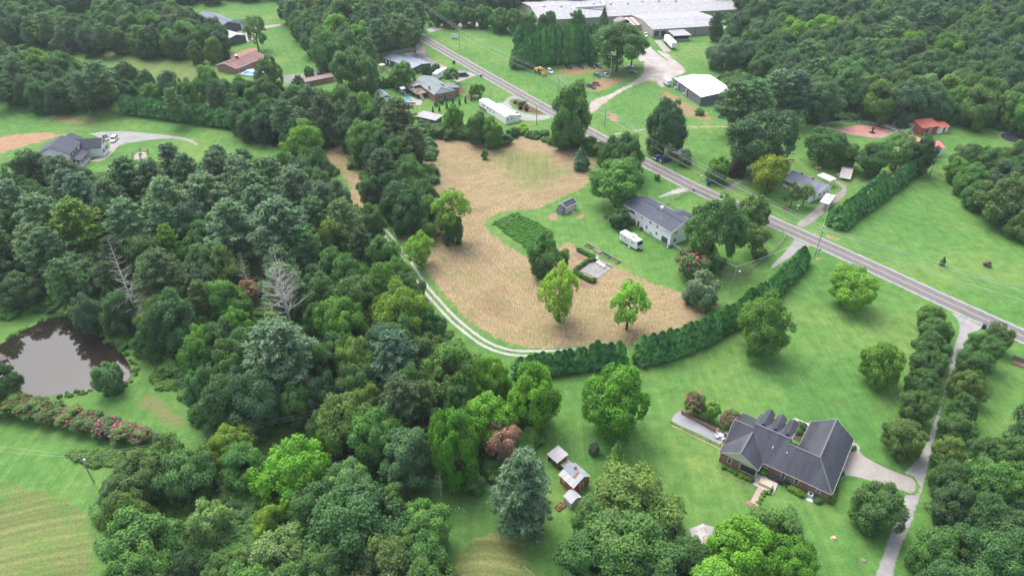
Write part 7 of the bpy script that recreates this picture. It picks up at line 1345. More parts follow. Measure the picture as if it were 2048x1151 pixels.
window(o, 4.0, .4, 1.4, 1.0, 2.0, name='door', mat=M_black)
for v, z in ((4.0,4.2),(7.5,4.2),(4.0,1.7),(7.5,1.7)): window(o, .4, v, z, .9, 1.2, 'l', shutters=True)
# the garage wing runs out to the right of the porch, its gable towards the drive
MB().box(8.9,14.2,-6.8,.4,0,3.6).build('garage_wall', M_white, o)
MB().slab([(8.4,-7.2,3.6),(11.5,-7.2,6.2),(11.5,3.0,6.2),(8.4,3.0,3.6)], .14).build('roof_slope', M_navy, o); MB().slab([(11.5,-7.2,6.2),(14.7,-7.2,3.6),(14.7,3.0,3.6),(11.5,3.0,6.2)], .14).build('roof_slope', M_navy, o)
MB().add([(8.9,-6.82,3.55),(14.2,-6.82,3.55),(11.5,-6.82,5.95),(8.9,-6.65,3.55),(14.2,-6.65,3.55),(11.5,-6.65,5.95)], [(0,1,2),(5,4,3),(1,4,5,2),(2,5,3,0)]).build('garage_gable', M_white, o)
MB().beam((8.4,-7.24,3.52),(11.5,-7.24,6.12),.06,.2).beam((11.5,-7.24,6.12),(14.7,-7.24,3.52),.06,.2).build('fascia', M_trim, o)
for u in (10.2, 12.9): window(o, u, -6.82, 1.8, .9, 1.3, 'f', shutters=True)
window(o, 11.5, -6.82, 4.5, .8, .9, 'f', shutters=True)
MB().box(10.5,16.0,2.0,9.0,0,4.8).build('back_wing_wall', M_white, o); MB().slab([(10.0,1.6,4.8),(16.4,1.6,4.8),(16.4,5.4,7.0),(10.0,5.4,7.0)], .12).slab([(16.4,9.4,4.8),(10.0,9.4,4.8),(10.0,5.4,7.0),(16.4,5.4,7.0)], .12).build('back_wing_roof', M_navy, o)
# fire pit on the stone ring
p = P(281, 309); o = thing('fire_pit', p.x, p.y, 0, 'small round fire pit in the centre of the stone ring', 'fire pit'); MB().lathe((0,0,0), [(.6,0),(.62,.4),(.45,.42),(.4,.2),(.05,.2)], 14).build('ring', M_black, o); MB().tube((-.3,-.1,.3),(.3,.1,.38),.06,n=6).build('log', M_wood, o)
FP_ = ['nearest the house','behind the fire pit on the left','behind the fire pit on the right','on the right edge','in front of the fire pit on the right','in front of the fire pit on the left']
for i in range(6):
    t_ = R(180 - 60*i); seat(p.x+2.6*math.cos(t_), p.y+3.4*math.sin(t_), t_-R(90), 'dark chair on the stone ring ' + FP_[i], M_wood, group='chairs round the fire pit')
# grey garage and slate house, maroon house
kx9, ky9, k72 = 380, 10, 7.195
x, y, a, Ln = frame_px((kx9+548/k72, ky9+492/k72), (kx9+797/k72, ky9+432/k72), 3.8)
o = thing('metal_garage', x, y, a, 'dark grey metal garage with a pale roof behind the pasture', 'garage'); W_ = 17
MB().box(.1,Ln-.1,.1,W_,0,3.7).build('wall', M_dkgrey, o); MB().add([(.1,.1,3.7),(Ln-.1,.1,3.7),(Ln/2,.1,5.0),(.1,.25,3.7),(Ln-.1,.25,3.7),(Ln/2,.25,5.0)], [(0,1,2),(5,4,3),(1,4,5,2),(2,5,3,0)]).build('gable', M_dkgrey, o); MB().slab([(0,0,3.8),(Ln/2,0,5.1),(Ln/2,W_+.2,5.1),(0,W_+.2,3.8)], .12).build('roof_slope', M_gal, o); MB().slab([(Ln/2,0,5.1),(Ln,0,3.8),(Ln,W_+.2,3.8),(Ln/2,W_+.2,5.1)], .12).build('roof_slope', M_gal, o); window(o, Ln-.1, 5, 1.5, 3, 2.8, 'r', name='roller_door', mat=M_trim, mull=False)
A_ = P(kx9+50/k72, ky9+180/k72, 3.4); B_ = P(kx9+400/k72, ky9+335/k72, 3.4); d = B_-A_
o = thing('slate_house', A_.x, A_.y, math.atan2(d.y,d.x), 'slate blue roofed house behind the trees near the grey metal garage', 'house'); gable_house(o, d.length, 14, 3.4, 6.0, M_dkgrey, shingle('slate_blue_shingles', (0.11, 0.13, 0.19), 0.7, 0.15), hipl=0); MB().box(d.length-6,d.length+.0,13.6,18,0,3.4).build('wing_wall', M_trim, o); MB().slab([(d.length-6.4,12,4.4),(d.length-6.4,18.4,3.4),(d.length-3,18.4,5.0),(d.length-3,9,5.4)], .12).slab([(d.length-3,9,5.4),(d.length-3,18.4,5.0),(d.length+.4,18.4,3.4),(d.length+.4,12,4.4)], .12).build('roof_slope', M_navy, o); window(o, d.length-.4, 4, 1.6, 1, 1.2, 'r')
x, y, a, Ln = frame_px((kx9+535/k72, ky9+795/k72), (kx9+665/k72, ky9+915/k72), 3.0)
o = thing('maroon_roofed_house', x, y, a, 'house with a weathered maroon roof and a pool deck behind the glossy dark tree', 'house')
A_ = P(kx9+660/k72, ky9+915/k72, 3.0); B_ = P(kx9+1010/k72, ky9+780/k72, 3.0); d = B_-A_; o.location = (A_.x, A_.y, 0); o.rotation_euler = (0,0,math.atan2(d.y,d.x)); L2 = d.length + 5
gable_house(o, L2, 13, 3.0, 4.6, M_brick, M_maroon, ridge=7.0); MB().box(-.2,L2*.5,-1.6,.3,.3,.45).build('porch_floor', M_wood_l, o); window(o, 3, .4, 1.5, 2.0, 1.6, name='patio_door'); window(o, 7, .4, 1.7, 1.2, 1.0); window(o, 10, .4, 1.7, 1.0, 1.0)
p = P(kx9+820/k72, ky9+655/k72, 0); u_ = 8.5; MB().box(u_,u_+1.1,7.0,8.0,3.6,5.9).build('chimney', M_brick, o); MB().box(u_-.2,u_+1.3,6.8,8.2,5.9,6.1).build('chimney_cap', M_trim, o)
p = P(kx9+910/k72, ky9+1010/k72); o = thing('swimming_pool', p.x-1, p.y, a+R(40), 'blue above ground pool with a white deck below the maroon roofed house', 'pool'); MB().box(-4,4,-2.5,2.5,0,1.0).build('pool_wall', M_trim, o); MB().box(-3.6,3.6,-2.1,2.1,.98,1.03).build('water', flat('deep_pool_blue', (.02,.22,.50), .1), o); MB().box(-4.5,5,2.5,5.0,.8,1.0).build('deck', M_plastic, o)
for X, Y, s_, l_ in ((150,45,6,'small pale roof among the trees above the upper left pasture'),):
    p = P(101, 50, 3); o = thing('white_outbuilding', p.x, p.y, R(20), 'small pale outbuilding among the trees at the upper left', 'shed'); gable_house(o, 8, 6, 2.8, 4.0, M_white, M_gal); window(o, 3.5, .4, 1.3, 1, 1)
p = P(84, 79); o = thing('stock_trailer', p.x, p.y, R(20), 'long grey trailer at the left end of the upper pasture', 'trailer'); MB().box(-4.5,4.5,-1.2,1.2,.7,2.6).build('box', M_silver, o); MB().slab([(-4.6,-1.3,2.65),(4.6,-1.3,2.65),(4.6,1.3,2.65),(-4.6,1.3,2.65)], .05).build('roof', M_gal, o); [MB().tube((u_,v_,.4),(u_,v_+.2,.4),.4,n=10).build('wheel', M_tire, o) for u_ in (-.6,.6) for v_ in (-1.2,1.0)]
p = P(122, 84); o = thing('flatbed_trailer', p.x, p.y, R(5), 'low tan trailer parked under the trees of the upper pasture', 'trailer'); MB().box(-4,4,-1.2,1.2,.6,.8).build('bed', M_wood_l, o); [MB().tube((u_,v_,.4),(u_,v_+.2,.4),.4,n=10).build('wheel', M_tire, o) for u_ in (-.6,.6) for v_ in (-1.2,1.0)]
p = P(600, 166); x, y, a, Ln = frame_px((598,166), (668,152), 2.6); o = thing('long_low_shed', x, y, a, 'long low shed with a brownish roof below the driveway', 'shed'); gable_house(o, Ln, 6, 2.4, 3.2, M_brick, flat('brown_roof', (.28,.20,.17), .8, .2), trim=False); window(o, 4, .4, 1.3, 1, 1)
# jetty on the pond
p = P(2, 718); o = thing('jetty', p.x, p.y, R(-25), 'dark wooden jetty at the left edge of the pond', 'jetty')
for i in range(7): MB().box(-1.5+.45*i,-1.5+.45*i+.3,-.8,.8,.45,.52).build('plank', M_wood, o)
for u_ in (-1.2,1.4): MB().tube((u_,-.7,-.1),(u_,-.7,1.2),.07,n=6).build('post', M_wood, o); MB().tube((u_,.7,-.1),(u_,.7,1.2),.07,n=6).build('post', M_wood, o)
MB().beam((-1.5,-.7,1.1),(1.6,-.7,1.1),.06,.1).beam((-1.5,.7,1.1),(1.6,.7,1.1),.06,.1).build('railing', M_wood, o)
# ================================================================== vehicles, poles, wires, small things
def paintmat(name, c, r=0.25): 
    m, n, b = newmat(name); b.inputs['Base Color'].default_value = (*c, 1); b.inputs['Roughness'].default_value = r; b.inputs['Coat Weight'].default_value = 0.6; b.inputs['Coat Roughness'].default_value = 0.08; return m
M_lamp = flat('headlamp_lens', (.6, .6, .62), .15); M_tail = flat('tail_lamp', (.35, .02, .02), .3); M_rim = flat('alloy_rim', (.45, .46, .48), .3)
def car(tail, nose, col, label, kind='sedan', group=None, name='parked_car', cat='car', scale=1.0):
    a, b = P(*tail), P(*nose); d = b-a; c = (a+b)/2; ang = math.atan2(d.y, d.x); o = thing(name, c.x, c.y, ang, label, cat, group)
    Lc, Wc, Hc = {'sedan': (4.7,1.82,1.45), 'suv': (4.8,1.92,1.75), 'pickup': (5.6,1.98,1.85), 'van': (5.4,2.0,2.0)}[kind]; M_p = paintmat('car_paint', col)
    x0, x1 = -Lc/2, Lc/2; hb = {'sedan': .88, 'suv': 1.0, 'pickup': 1.05, 'van': 1.05}[kind]
    # lower body: a bevelled hull in three bands
    def hull(sec):
        m = MB(); vs = []; 
        for (x, w_, z0, z1) in sec: w_ = w_/2; vs += [(x,-w_*.92,z0),(x,-w_,(z0+z1)/2),(x,-w_*.9,z1),(x,w_*.9,z1),(x,w_,(z0+z1)/2),(x,w_*.92,z0)]
        n = len(sec); fs = [tuple(range(5,-1,-1)), tuple(range((n-1)*6, n*6))]; fs += [(i*6+k, i*6+(k+1) % 6, (i+1)*6+(k+1) % 6, (i+1)*6+k) for i in range(n-1) for k in range(6)]; m.add(vs, fs); return m
    hull([(x0,Wc*.82,.38,hb*.82),(x0+.25,Wc*.96,.28,hb),(x0+.9,Wc,.26,hb),(0,Wc,.26,hb),(x1-1.1,Wc,.26,hb*.95),(x1-.3,Wc*.94,.28,hb*.84),(x1,Wc*.78,.36,hb*.66)]).build('body', M_p, o)
    cab = {'sedan': (x0+.55,x0+1.35,x1-1.95,x1-1.05), 'suv': (x0+.12,x0+.5,x1-1.9,x1-1.15), 'pickup': (x0+1.9,x0+2.1,x1-2.1,x1-1.35), 'van': (x0+.1,x0+.3,x1-1.7,x1-.9)}[kind]
    w1, w2 = Wc*.45, Wc*.37; g = MB(); vs = [(cab[0],-w1,hb-.02),(cab[3],-w1,hb-.04),(cab[3],w1,hb-.04),(cab[0],w1,hb-.02),(cab[1],-w2,Hc-.06),(cab[2],-w2,Hc-.06),(cab[2],w2,Hc-.06),(cab[1],w2,Hc-.06)]
    g.add(vs, [(3,2,1,0),(4,5,6,7),(0,1,5,4),(1,2,6,5),(2,3,7,6),(3,0,4,7)]); g.build('windows', M_glass, o)
    MB().slab([(cab[1]-.05,-w2-.02,Hc),(cab[2]+.05,-w2-.02,Hc),(cab[2]+.05,w2+.02,Hc),(cab[1]-.05,w2+.02,Hc)], .07).build('roof', M_p, o)
    pl = MB(); [pl.beam((cab[0]+(cab[1]-cab[0])*0, s_*w1, hb),(cab[1], s_*w2, Hc-.05),.07,.07).beam((cab[3], s_*w1, hb-.03),(cab[2], s_*w2, Hc-.05),.07,.07).beam(((cab[0]+cab[3])/2, s_*(w1+.01), hb),((cab[1]+cab[2])/2, s_*(w2+.01), Hc-.05),.09,.05) for s_ in (-1,1)]; pl.build('pillars', M_p, o)
    if kind == 'pickup': MB().box(x0+.15,x0+1.85,-Wc*.38,Wc*.38,hb-.35,hb+.01).build('cargo_bed', M_black, o)
    for sx in (x0+.95, x1-.95):
        for sy in (-1, 1): w_ = MB().tube((sx, sy*(Wc/2-.02), .34),(sx, sy*(Wc/2-.26), .34), .34, n=14).build('wheel', M_tire, o); MB().tube((sx, sy*(Wc/2+.005), .34),(sx, sy*(Wc/2-.05), .34), .20, n=10).build('rim', M_rim, w_)
    for sy in (-1, 1): MB().box(x1-.16,x1-.02,sy*Wc*.33-.16,sy*Wc*.33+.16,hb*.62,hb*.76).build('headlight', M_lamp, o); MB().box(x0-.01,x0+.1,sy*Wc*.35-.12,sy*Wc*.35+.12,hb*.68,hb*.85).build('tail_light', M_tail, o); MB().box(cab[3]-.35,cab[3]-.15,sy*(Wc/2+.05)-.07,sy*(Wc/2+.05)+.07,hb,hb+.14).build('mirror', M_p, o)
    o.scale = (scale,)*3; return o
DK = (.012,.015,.025); CP = 'cars parked on the factory lawn'
car((1092.5,141),(1107,149.5),(.75,.75,.76),'white car at the left end of the factory car park','suv',CP)
car((1131,132.5),(1144,140),DK,'black car alone under the evergreen clump','suv',CP)
car((1154.5,131.5),(1167,139),(.02,.03,.055),'dark blue car second along the evergreen clump','suv',CP)
car((1176.5,130),(1190,138.5),(.008,.010,.014),'black car left of the pair at the end of the evergreen clump','suv',CP)
car((1190,130),(1204,138.5),(.02,.03,.045),'dark car with a pale bonnet, right of the pair at the evergreen clump','sedan',CP)
car((1186,149.5),(1202,156.5),(.10,.12,.17),'slate blue sedan in the middle of the car park','sedan',CP)
car((1202.5,149.5),(1219,156),(.40,.44,.46),'silver sedan in the middle of the car park','sedan',CP)
car((1181.5,166),(1202,174),(.50,.02,.03),'bright red car on the grass','sedan',CP)
car((1172,171),(1191,178.5),(.04,.08,.13),'dark teal pickup next to the bright red car','pickup',CP,'parked_pickup','pickup')
car((1254,145),(1275,148),(.012,.015,.02),'black vehicle at the edge of the gravel yard under the oak','suv',CP)
car((1251,136),(1266,135.5),(.14,.17,.18),'grey car half hidden by the oak trunk','sedan',CP)
car((1223,123),(1241,124.5),(.18,.02,.06),'maroon vehicle behind the great oak','suv',CP)
car((1216,113),(1224,120),(.70,.70,.70),'white vehicle behind the maroon one','suv',CP)
car((1286.5,67),(1294.5,78),(.75,.75,.76),'white pickup beside the factory loading doors','pickup',None,'parked_pickup','pickup')
car((1310,320.5),(1328,316),(.05,.13,.30),'light blue car parked beside the road with a person next to it','suv')
car((1321,325),(1340,321.5),(.02,.04,.075),'dark blue car in front of the light blue one beside the road','suv')
car((919,153.5),(935,152),(.02,.03,.04),'dark van on the concrete drive beside the road','van',None,'parked_van','van')
car((831.5,126),(849,121.5),(.75,.75,.76),'white car on the parking court of the black house','sedan')
car((233.5,276),(224,286.5),(.78,.78,.78),'white car on the farmhouse drive','suv')
car((209,275),(217,282),(.02,.04,.045),'dark green car half hidden by the farmhouse garage','sedan')
# yellow construction machine
a_ = P(1066,141); b_ = P(1092,155); d = b_-a_; c_ = (a_+b_)/2; M_yell = flat('construction_yellow', (.62,.36,.05), .5, .15)
o = thing('yellow_loader', c_.x, c_.y, math.atan2(d.y,d.x), 'yellow loader with a raised boom under the evergreen clump', 'loader'); MB().box(-3.2,-.4,-1.1,1.1,.9,2.3).build('engine_cover', M_yell, o); MB().box(-.4,1.2,-.8,.8,1.0,3.2).build('cab', M_glass, o); MB().box(-.5,1.3,-.9,.9,3.2,3.35).build('cab_roof', M_yell, o); MB().box(1.2,3.6,-.7,.7,.8,1.6).build('front_frame', M_yell, o); MB().beam((-.5,-.6,2.6),(3.6,-.6,3.4),.3,.35).beam((-.5,.6,2.6),(3.6,.6,3.4),.3,.35).beam((3.6,-.6,3.4),(4.6,-.6,1.2),.25,.3).beam((3.6,.6,3.4),(4.6,.6,1.2),.25,.3).build('boom', M_yell, o); MB().box(4.3,4.9,-1.4,1.4,.3,1.5).build('bucket', flat('worn_bucket', (.45,.30,.12), .6, .3), o); [MB().tube((u_,s_*1.25,.75),(u_,s_*.8,.75),.75,n=14).build('wheel', M_tire, o) for u_ in (-2,2.3) for s_ in (-1,1)]
# poles and wires
def pole(bx, by, ty, label, arm=True, can=False, r=.15, tilt=None, lamp=False, mat=None):
    p = P(bx, by); h = hgt(by, ty) if tilt is None else tilt[1]; o = thing('utility_pole', p.x, p.y, R(33) if by > 300 else R(30), label, 'utility pole'); top = (0,0,h); m = mat or M_wood_g
    MB().tube((0,0,-.3), top, r, r*.7, 9).build('pole', m, o)
    if arm:
        MB().box(-1.2,1.2,-.06,.06,h-.75,h-.62).build('crossarm', m, o)
        for u in (-1.05, -.4, .4, 1.05): MB().lathe((u,0,h-.62), [(.05,0),(.07,.08),(.03,.18)], 8).build('insulator', M_silver, o)
    if can: MB().lathe((.33,0,h-2.2), [(.2,0),(.24,.05),(.24,.75),(.1,.85)], 12).build('transformer', M_silver, o)
    if lamp: MB().beam((0,0,h-1.0),(.0,-1.2,h-.6),.06,.06).build('lamp_arm', M_silver, o); MB().lathe((0,-1.3,h-.75), [(.22,0),(.24,.1),(.1,.25)], 10).build('lamp_head', M_plastic, o)
    return Vector((p.x, p.y, h))
pA = pole(1628, 518, 453, 'utility pole with a transformer beside the road at the end of the curved hedge', can=True)
pB = pole(1461, 587, 533, 'utility pole with a white lamp standing behind the curved hedge', arm=False, lamp=True)
pC = pole(188, 964, 909, 'utility pole with a pale transformer beside the mown meadow at the lower left', arm=False, can=True)
pD = pole(920, 102, 56, 'utility pole on the lawn across the road from the parking court')
pE = pole(1117, 181, 150, 'utility pole half hidden by the tall leafy tree', can=True)
pF = pole(1073, 250, 211, 'utility pole below the gravel turnaround', arm=False, mat=M_wood)
pG = pole(1209, 253, 216, 'utility pole on the red dirt slope beside the gravel lane')
pH = pole(1355, 299, 263, 'thin dark pole behind the white stand near the blue cars', arm=False, mat=M_wood)
pI = pole(1655, 412, 388, 'pole in front of the white pyramid roofed carport', arm=False, r=.12)
pJ = pole(1859, 351, 294, 'dark leaning looking pole beside the white cottage', arm=False, mat=M_wood)
pK = pole(1220.5, 152, 108, 'pale grey pole standing among the parked cars', arm=False, mat=M_silver)
pL = pole(845, 221, 200, 'wooden pole beside the pool counter of the brick ranch house', arm=False, r=.1, mat=M_wood_l)
M_wire = flat('wire', (.42, .43, .45), .5, .05)
def wire(a, b, sag, label, n=14, r=0.03, group='power lines'):
    a, b = Vector(a), Vector(b); m = MB(); prev = a
    for k in range(1, n+1):
        t = k/n; q = a.lerp(b, t) - Vector((0,0,sag*4*t*(1-t))); m.tube(prev, q, r, r, 4); prev = q
    m.build('power_line', M_wire, None, label=label, cat='power line', group=group)
ar = Vector((math.cos(R(33)), math.sin(R(33)), 0)); far = P(2300, 735); pZ = Vector((far.x, far.y, 0)); pZ = P(2420, 820); pZ = Vector((pZ.x+10, pZ.y+8, 10.5))
for k, (o_, w1) in enumerate(((-1.05,'nearest'),(-.4,'second'),(1.05,'farthest'))):
    z_ = Vector((0,0,-.45))
    wire(pA+ar*o_+z_, pZ+ar*o_+z_, 1.2, w1 + ' of the upper wires running right along the road from the hedge pole')
    wire(pG+ar*o_+z_, pA+ar*o_+z_, 1.6, w1 + ' of the upper wires between the red dirt slope pole and the hedge pole', 20)
    wire(pE+ar*o_+z_, pG+ar*o_+z_, .9, w1 + ' of the upper wires between the tall leafy tree and the red dirt slope')
    wire(pD+ar*o_+z_, pE+ar*o_+z_, 1.2, w1 + ' of the upper wires crossing the lawn beside the road')
    wire(P(760,-30)+Vector((0,0,10))+ar*o_, pD+ar*o_+z_, 1.0, w1 + ' of the upper wires at the top of the picture beside the road')
z_ = Vector((0,0,-3.0))
wire(pA+z_, pZ+z_, 1.5, 'low cable running right along the road from the hedge pole', r=.05); wire(pG+z_, pA+z_, 1.8, 'low cable between the red dirt slope pole and the hedge pole', 20, r=.05); wire(pE+z_, pG+z_, 1.0, 'low cable near the tall leafy tree', r=.05); wire(pD+z_, pE+z_, 1.4, 'low cable crossing the lawn beside the road', r=.05)
wire(pB, P(1310,640)+Vector((0,0,0)) if False else Vector((P(1372,500).x, P(1372,500).y, 4.6)), .8, 'wire from the lamp pole to the white house'); wire(pB, pA-Vector((0,0,1)), 1.0, 'wire from the lamp pole to the hedge pole')
wire(pC, Vector((P(-60,925).x, P(-60,925).y, 7)), .5, 'wire from the meadow pole out of the left edge', r=.012); wire(pC, Vector((P(700,800,8).x, P(700,800,8).y, 8)), 1.5, 'wire from the meadow pole into the wood', 20, r=.012); wire(pC-Vector((0,0,.6)), Vector((P(-60,935).x, P(-60,935).y, 6.4)), .5, 'lower wire from the meadow pole out of the left edge', r=.012); wire(pC-Vector((0,0,.6)), Vector((P(700,800,8).x+.5, P(700,800,8).y, 7.3)), 1.5, 'lower wire from the meadow pole into the wood', 20, r=.012)
wire(pI-Vector((0,0,.3)), Vector((P(1850,320,6).x, P(1850,320,6).y, 8)), 1.0, 'wire along the diagonal hedge'); wire(pI-Vector((0,0,.3)), pA-Vector((0,0,1.5)), .8, 'wire from the carport pole to the hedge pole')
# wheeled bins, mailboxes
def bin_(px, py, col, label, s=1.0):
    p = P(px, py); o = thing('wheeled_bin', p.x, p.y, R(33), label, 'bin'); m = flat('bin_plastic', col, .5)
    MB().add([(-.25,-.28,.05),(.25,-.28,.05),(.25,.28,.05),(-.25,.28,.05),(-.32,-.36,1.0),(.32,-.36,1.0),(.32,.36,1.0),(-.32,.36,1.0)], [(3,2,1,0),(4,5,6,7),(0,1,5,4),(1,2,6,5),(2,3,7,6),(3,0,4,7)]).build('body', m, o); MB().slab([(-.36,-.4,1.06),(.36,-.4,1.06),(.34,.42,1.12),(-.34,.42,1.12)], .07).build('lid', m, o); [MB().tube((s_*.3,.3,.12),(s_*.22,.3,.12),.12,n=10).build('wheel', M_tire, o) for s_ in (-1,1)]; o.scale = (s*1.15,)*3
bin_(1967, 657, (.015,.025,.10), 'dark blue bin at the mouth of the tree lined gravel drive'); bin_(1417, 371, (.01,.04,.25), 'bright blue bin on the verge beside the bungalow drive', 1.3); bin_(908, 128, (.01,.03,.07), 'dark bin at the roadside in front of the parking court', 1.4)
def mailbox(px, py, label, mat):
    p = P(px, py); o = thing('mailbox', p.x, p.y, R(33), label, 'mailbox'); MB().box(-.05,.05,-.05,.05,0,1.0).build('post', M_wood, o); arc = [(-.12,1.0),(-.12,1.18)] + [(-.12*math.cos(t_), 1.18+.12*math.sin(t_)) for t_ in (0.5,1.0,1.57,2.1,2.6)] + [(.12,1.18),(.12,1.0)]; MB().prof(arc, -.3, .3).build('box', mat, o); MB().box(.1,.13,.12,.14,1.1,1.35).build('flag', flat('flag_red', (.5,.05,.04), .5), o); o.scale = (1.3,)*3
mailbox(1436, 366, 'white mailbox beside the bungalow drive', M_plastic); mailbox(1386, 388, 'black mailbox at the corner of the rail fence beside the road', M_black); mailbox(1637, 507, 'wooden mailbox beside the hedge pole', M_wood); mailbox(1052, 210, 'mailbox on the mulch island of the turnaround', M_black); mailbox(1401, 360, 'thin white marker post box on the verge', M_trim)
# white stand by the utility pole
p = P(1357, 311); o = thing('white_stand', p.x, p.y, R(-30), 'small white roofed stand with a brick skirt beside the blue cars', 'stand'); MB().box(-1.5,1.5,-1,1,0,1.4).build('base', M_brick, o); MB().slab([(-2.2,-1.8,1.5),(2.2,-1.8,1.5),(2.0,1.6,2.3),(-2.0,1.6,2.3)], .1).build('roof', M_wmetal, o); MB().box(.6,1.5,.9,1.7,0,2.8).build('box', M_plastic, o)
# entrance gate pillar and boulder
for px, py, l_ in ((962,154,'small brick pillar at the mouth of the concrete drive'),):
    p = P(px, py); o = thing('brick_pillar', p.x, p.y, R(33), l_, 'pillar'); MB().box(-.45,.45,-.45,.45,0,1.3).build('shaft', M_brick, o); MB().box(-.55,.55,-.55,.55,1.3,1.42).build('cap', M_concr, o)
MI = 'low shrubs on the mulch island'
for px, py, w_, c_ in ((1030,206,9,'rust'),(1041,210,10,'olive'),(1041,218,9,'purple'),(1052,214,9,'rust'),(1053,222,8,'purple'),(1047,209,8,'olive')): tb('bush', px, py, w_, py-7, c_, ('rusty','olive','dark')[('rust','olive','purple').index(c_)] + ' low shrub on the mulch island of the turnaround', cat='shrub', group=MI)
for px, py, w_, c_, l_ in ((909,181,10,'mid','dark shrub in the bed at the front of the brick ranch house'),(872,212,8,'lime','yellow green shrub against the brick ranch house wall, leftmost'),(883,208,8,'olive','olive shrub in the middle of the brick ranch house wall'),(892,201,8,'lime','yellow green shrub near the right corner of the brick ranch house'),(900,196,10,'mid','dark green shrub at the right corner of the brick ranch house'),(964,233,7,'dark','small dark shrub behind the mobile home')): tb('bush', px, py, w_, py-9, c_, l_, cat='shrub')
# fire ring, gate frame, small garden things on the near lawn
p = P(1667, 1076); o = thing('tree_stump', p.x, p.y, 0, 'pale cut tree stump on the lawn below the brick house', 'stump'); MB().lathe((0,0,0), [(.5,0),(.38,.15),(.35,.4),(.02,.42)], 14).build('stump', M_wood_l, o); MB().tube((.3,0,.0),(.7,.15,.0),.12,.05,6).build('root', M_wood, o)
p = P(1726, 1120); o = thing('tree_stump', p.x, p.y, 0, 'dark low stump on the lawn beside the gravel drive', 'stump'); MB().lathe((0,0,0), [(.5,0),(.4,.12),(.35,.2),(.02,.2)], 12).build('stump', M_wood, o); MB().tube((.3,0,.0),(.75,-.15,.0),.12,.05,6).build('root', M_wood, o)
p = P(1829, 689); o = thing('garden_bench', p.x, p.y, R(-35), 'wooden bench beside the left row of trees along the drive', 'bench'); MB().box(-1,1,-.25,.25,.42,.48).build('seat', M_wood, o); MB().box(-1,1,.2,.27,.48,.95).build('backrest', M_wood, o); [MB().box(a_-.05,a_+.05,-.22,.22,0,.42).build('leg', M_wood, o) for a_ in (-.9,.9)]
p = P(2040, 728); o = thing('flower_bed_frame', p.x, p.y, R(-35), 'dark timber frame around a soil bed at the right edge', 'frame'); MB().box(-1.6,1.6,-.9,.9,0,.1).build('soil', flat('bed_brown', (.20,.12,.09), .95, .3), o); MB().box(-1.7,1.7,.9,1.0,0,1.2).build('rail_back', M_wood, o); MB().box(-1.7,1.7,-1.0,-.9,0,.3).build('rail_front', M_wood, o)
fence([(1858,338),(1880,352),(1905,362)], 1.2, 2, 5.0, 'thin wire fence beside the white cottage', M_wood)
fence([(555,100),(575,108),(590,135),(560,145)], 1.1, 1, 9.0, 'sparse stake fence on the lawn below the pale tree', M_wood)
p = P(1120,145)
# animals-free pond bank: crates and ornaments by the barn lawn
p = P(2010, 277); o = thing('garden_pond_edge', p.x+4, p.y, 0, 'small dark garden pond with white rim at the far right', 'pond'); MB().lathe((0,0,0), [(5.5,0),(5.5,.15),(5.1,.16),(5.1,.05),(.1,.05)], 20).build('rim', M_wood, o); MB().lathe((0,0,.06), [(5.05,0),(.1,.01)], 20).build('water', m_w if False else M_glass, o)
# flat white things strewn on the grass (flower heads)
pts_ = [(905,1012),(912,1014),(918,1016),(925,1018),(928,1022),(920,1022),(910,1020)]
for i, q in enumerate(pts_): tb('bush', q[0], q[1], 2.6, q[1]-2.5, (.7,.7,.68), 'tiny white flowering clump on the shaded grass', cat='flower clump', group='white flower clumps on the shaded grass')
# ------------------------------------------------------------------ vegetable garden rows and dry stubble
pts = []
g0 = P(977,447); W = W2([(982,447),(1032,424),(1108,462),(1092,478),(1056,500)]); A = np.array(W); lo, hi = A.min(0), A.max(0)
for k in range(2600):
    x, y = ug.uniform(lo[0], hi[0]), ug.uniform(lo[1], hi[1])
    t_ = (x*math.sin(R(38)) + y*math.cos(R(38)))
    if (t_ % 1.5) > 1.0 or poly_d(np.array([x]), np.array([y]), W)[0] < .2: continue
    r = ug.uniform(.22,.45); pts.append((x, y, r*.6, r, r*.8, ug.uniform(0,6.28)))
o = scatter_stuff('vegetable_rows', pts, bushes, 'leafy green rows of the vegetable garden'); o.color = (0.12, 0.31, 0.06, 1)
for i, (a_, b_) in enumerate((((995,446),(1022,431)),((1003,449),(1024,437)))):
    a, b = P(*a_), P(*b_); d = b-a; o = thing('row_cover', a.x, a.y, math.atan2(d.y,d.x), ('back dark row cover at the corner of the vegetable garden','front dark row cover at the corner of the vegetable garden')[i], 'row cover'); MB().prof([(-.35,0),(-.3,.3),(0,.42),(.3,.3),(.35,0)], 0, d.length).build('fabric', M_dkgrey, o); MB().box(-.1,0,-.4,.4,0,.1).build('weight', M_wood, o)

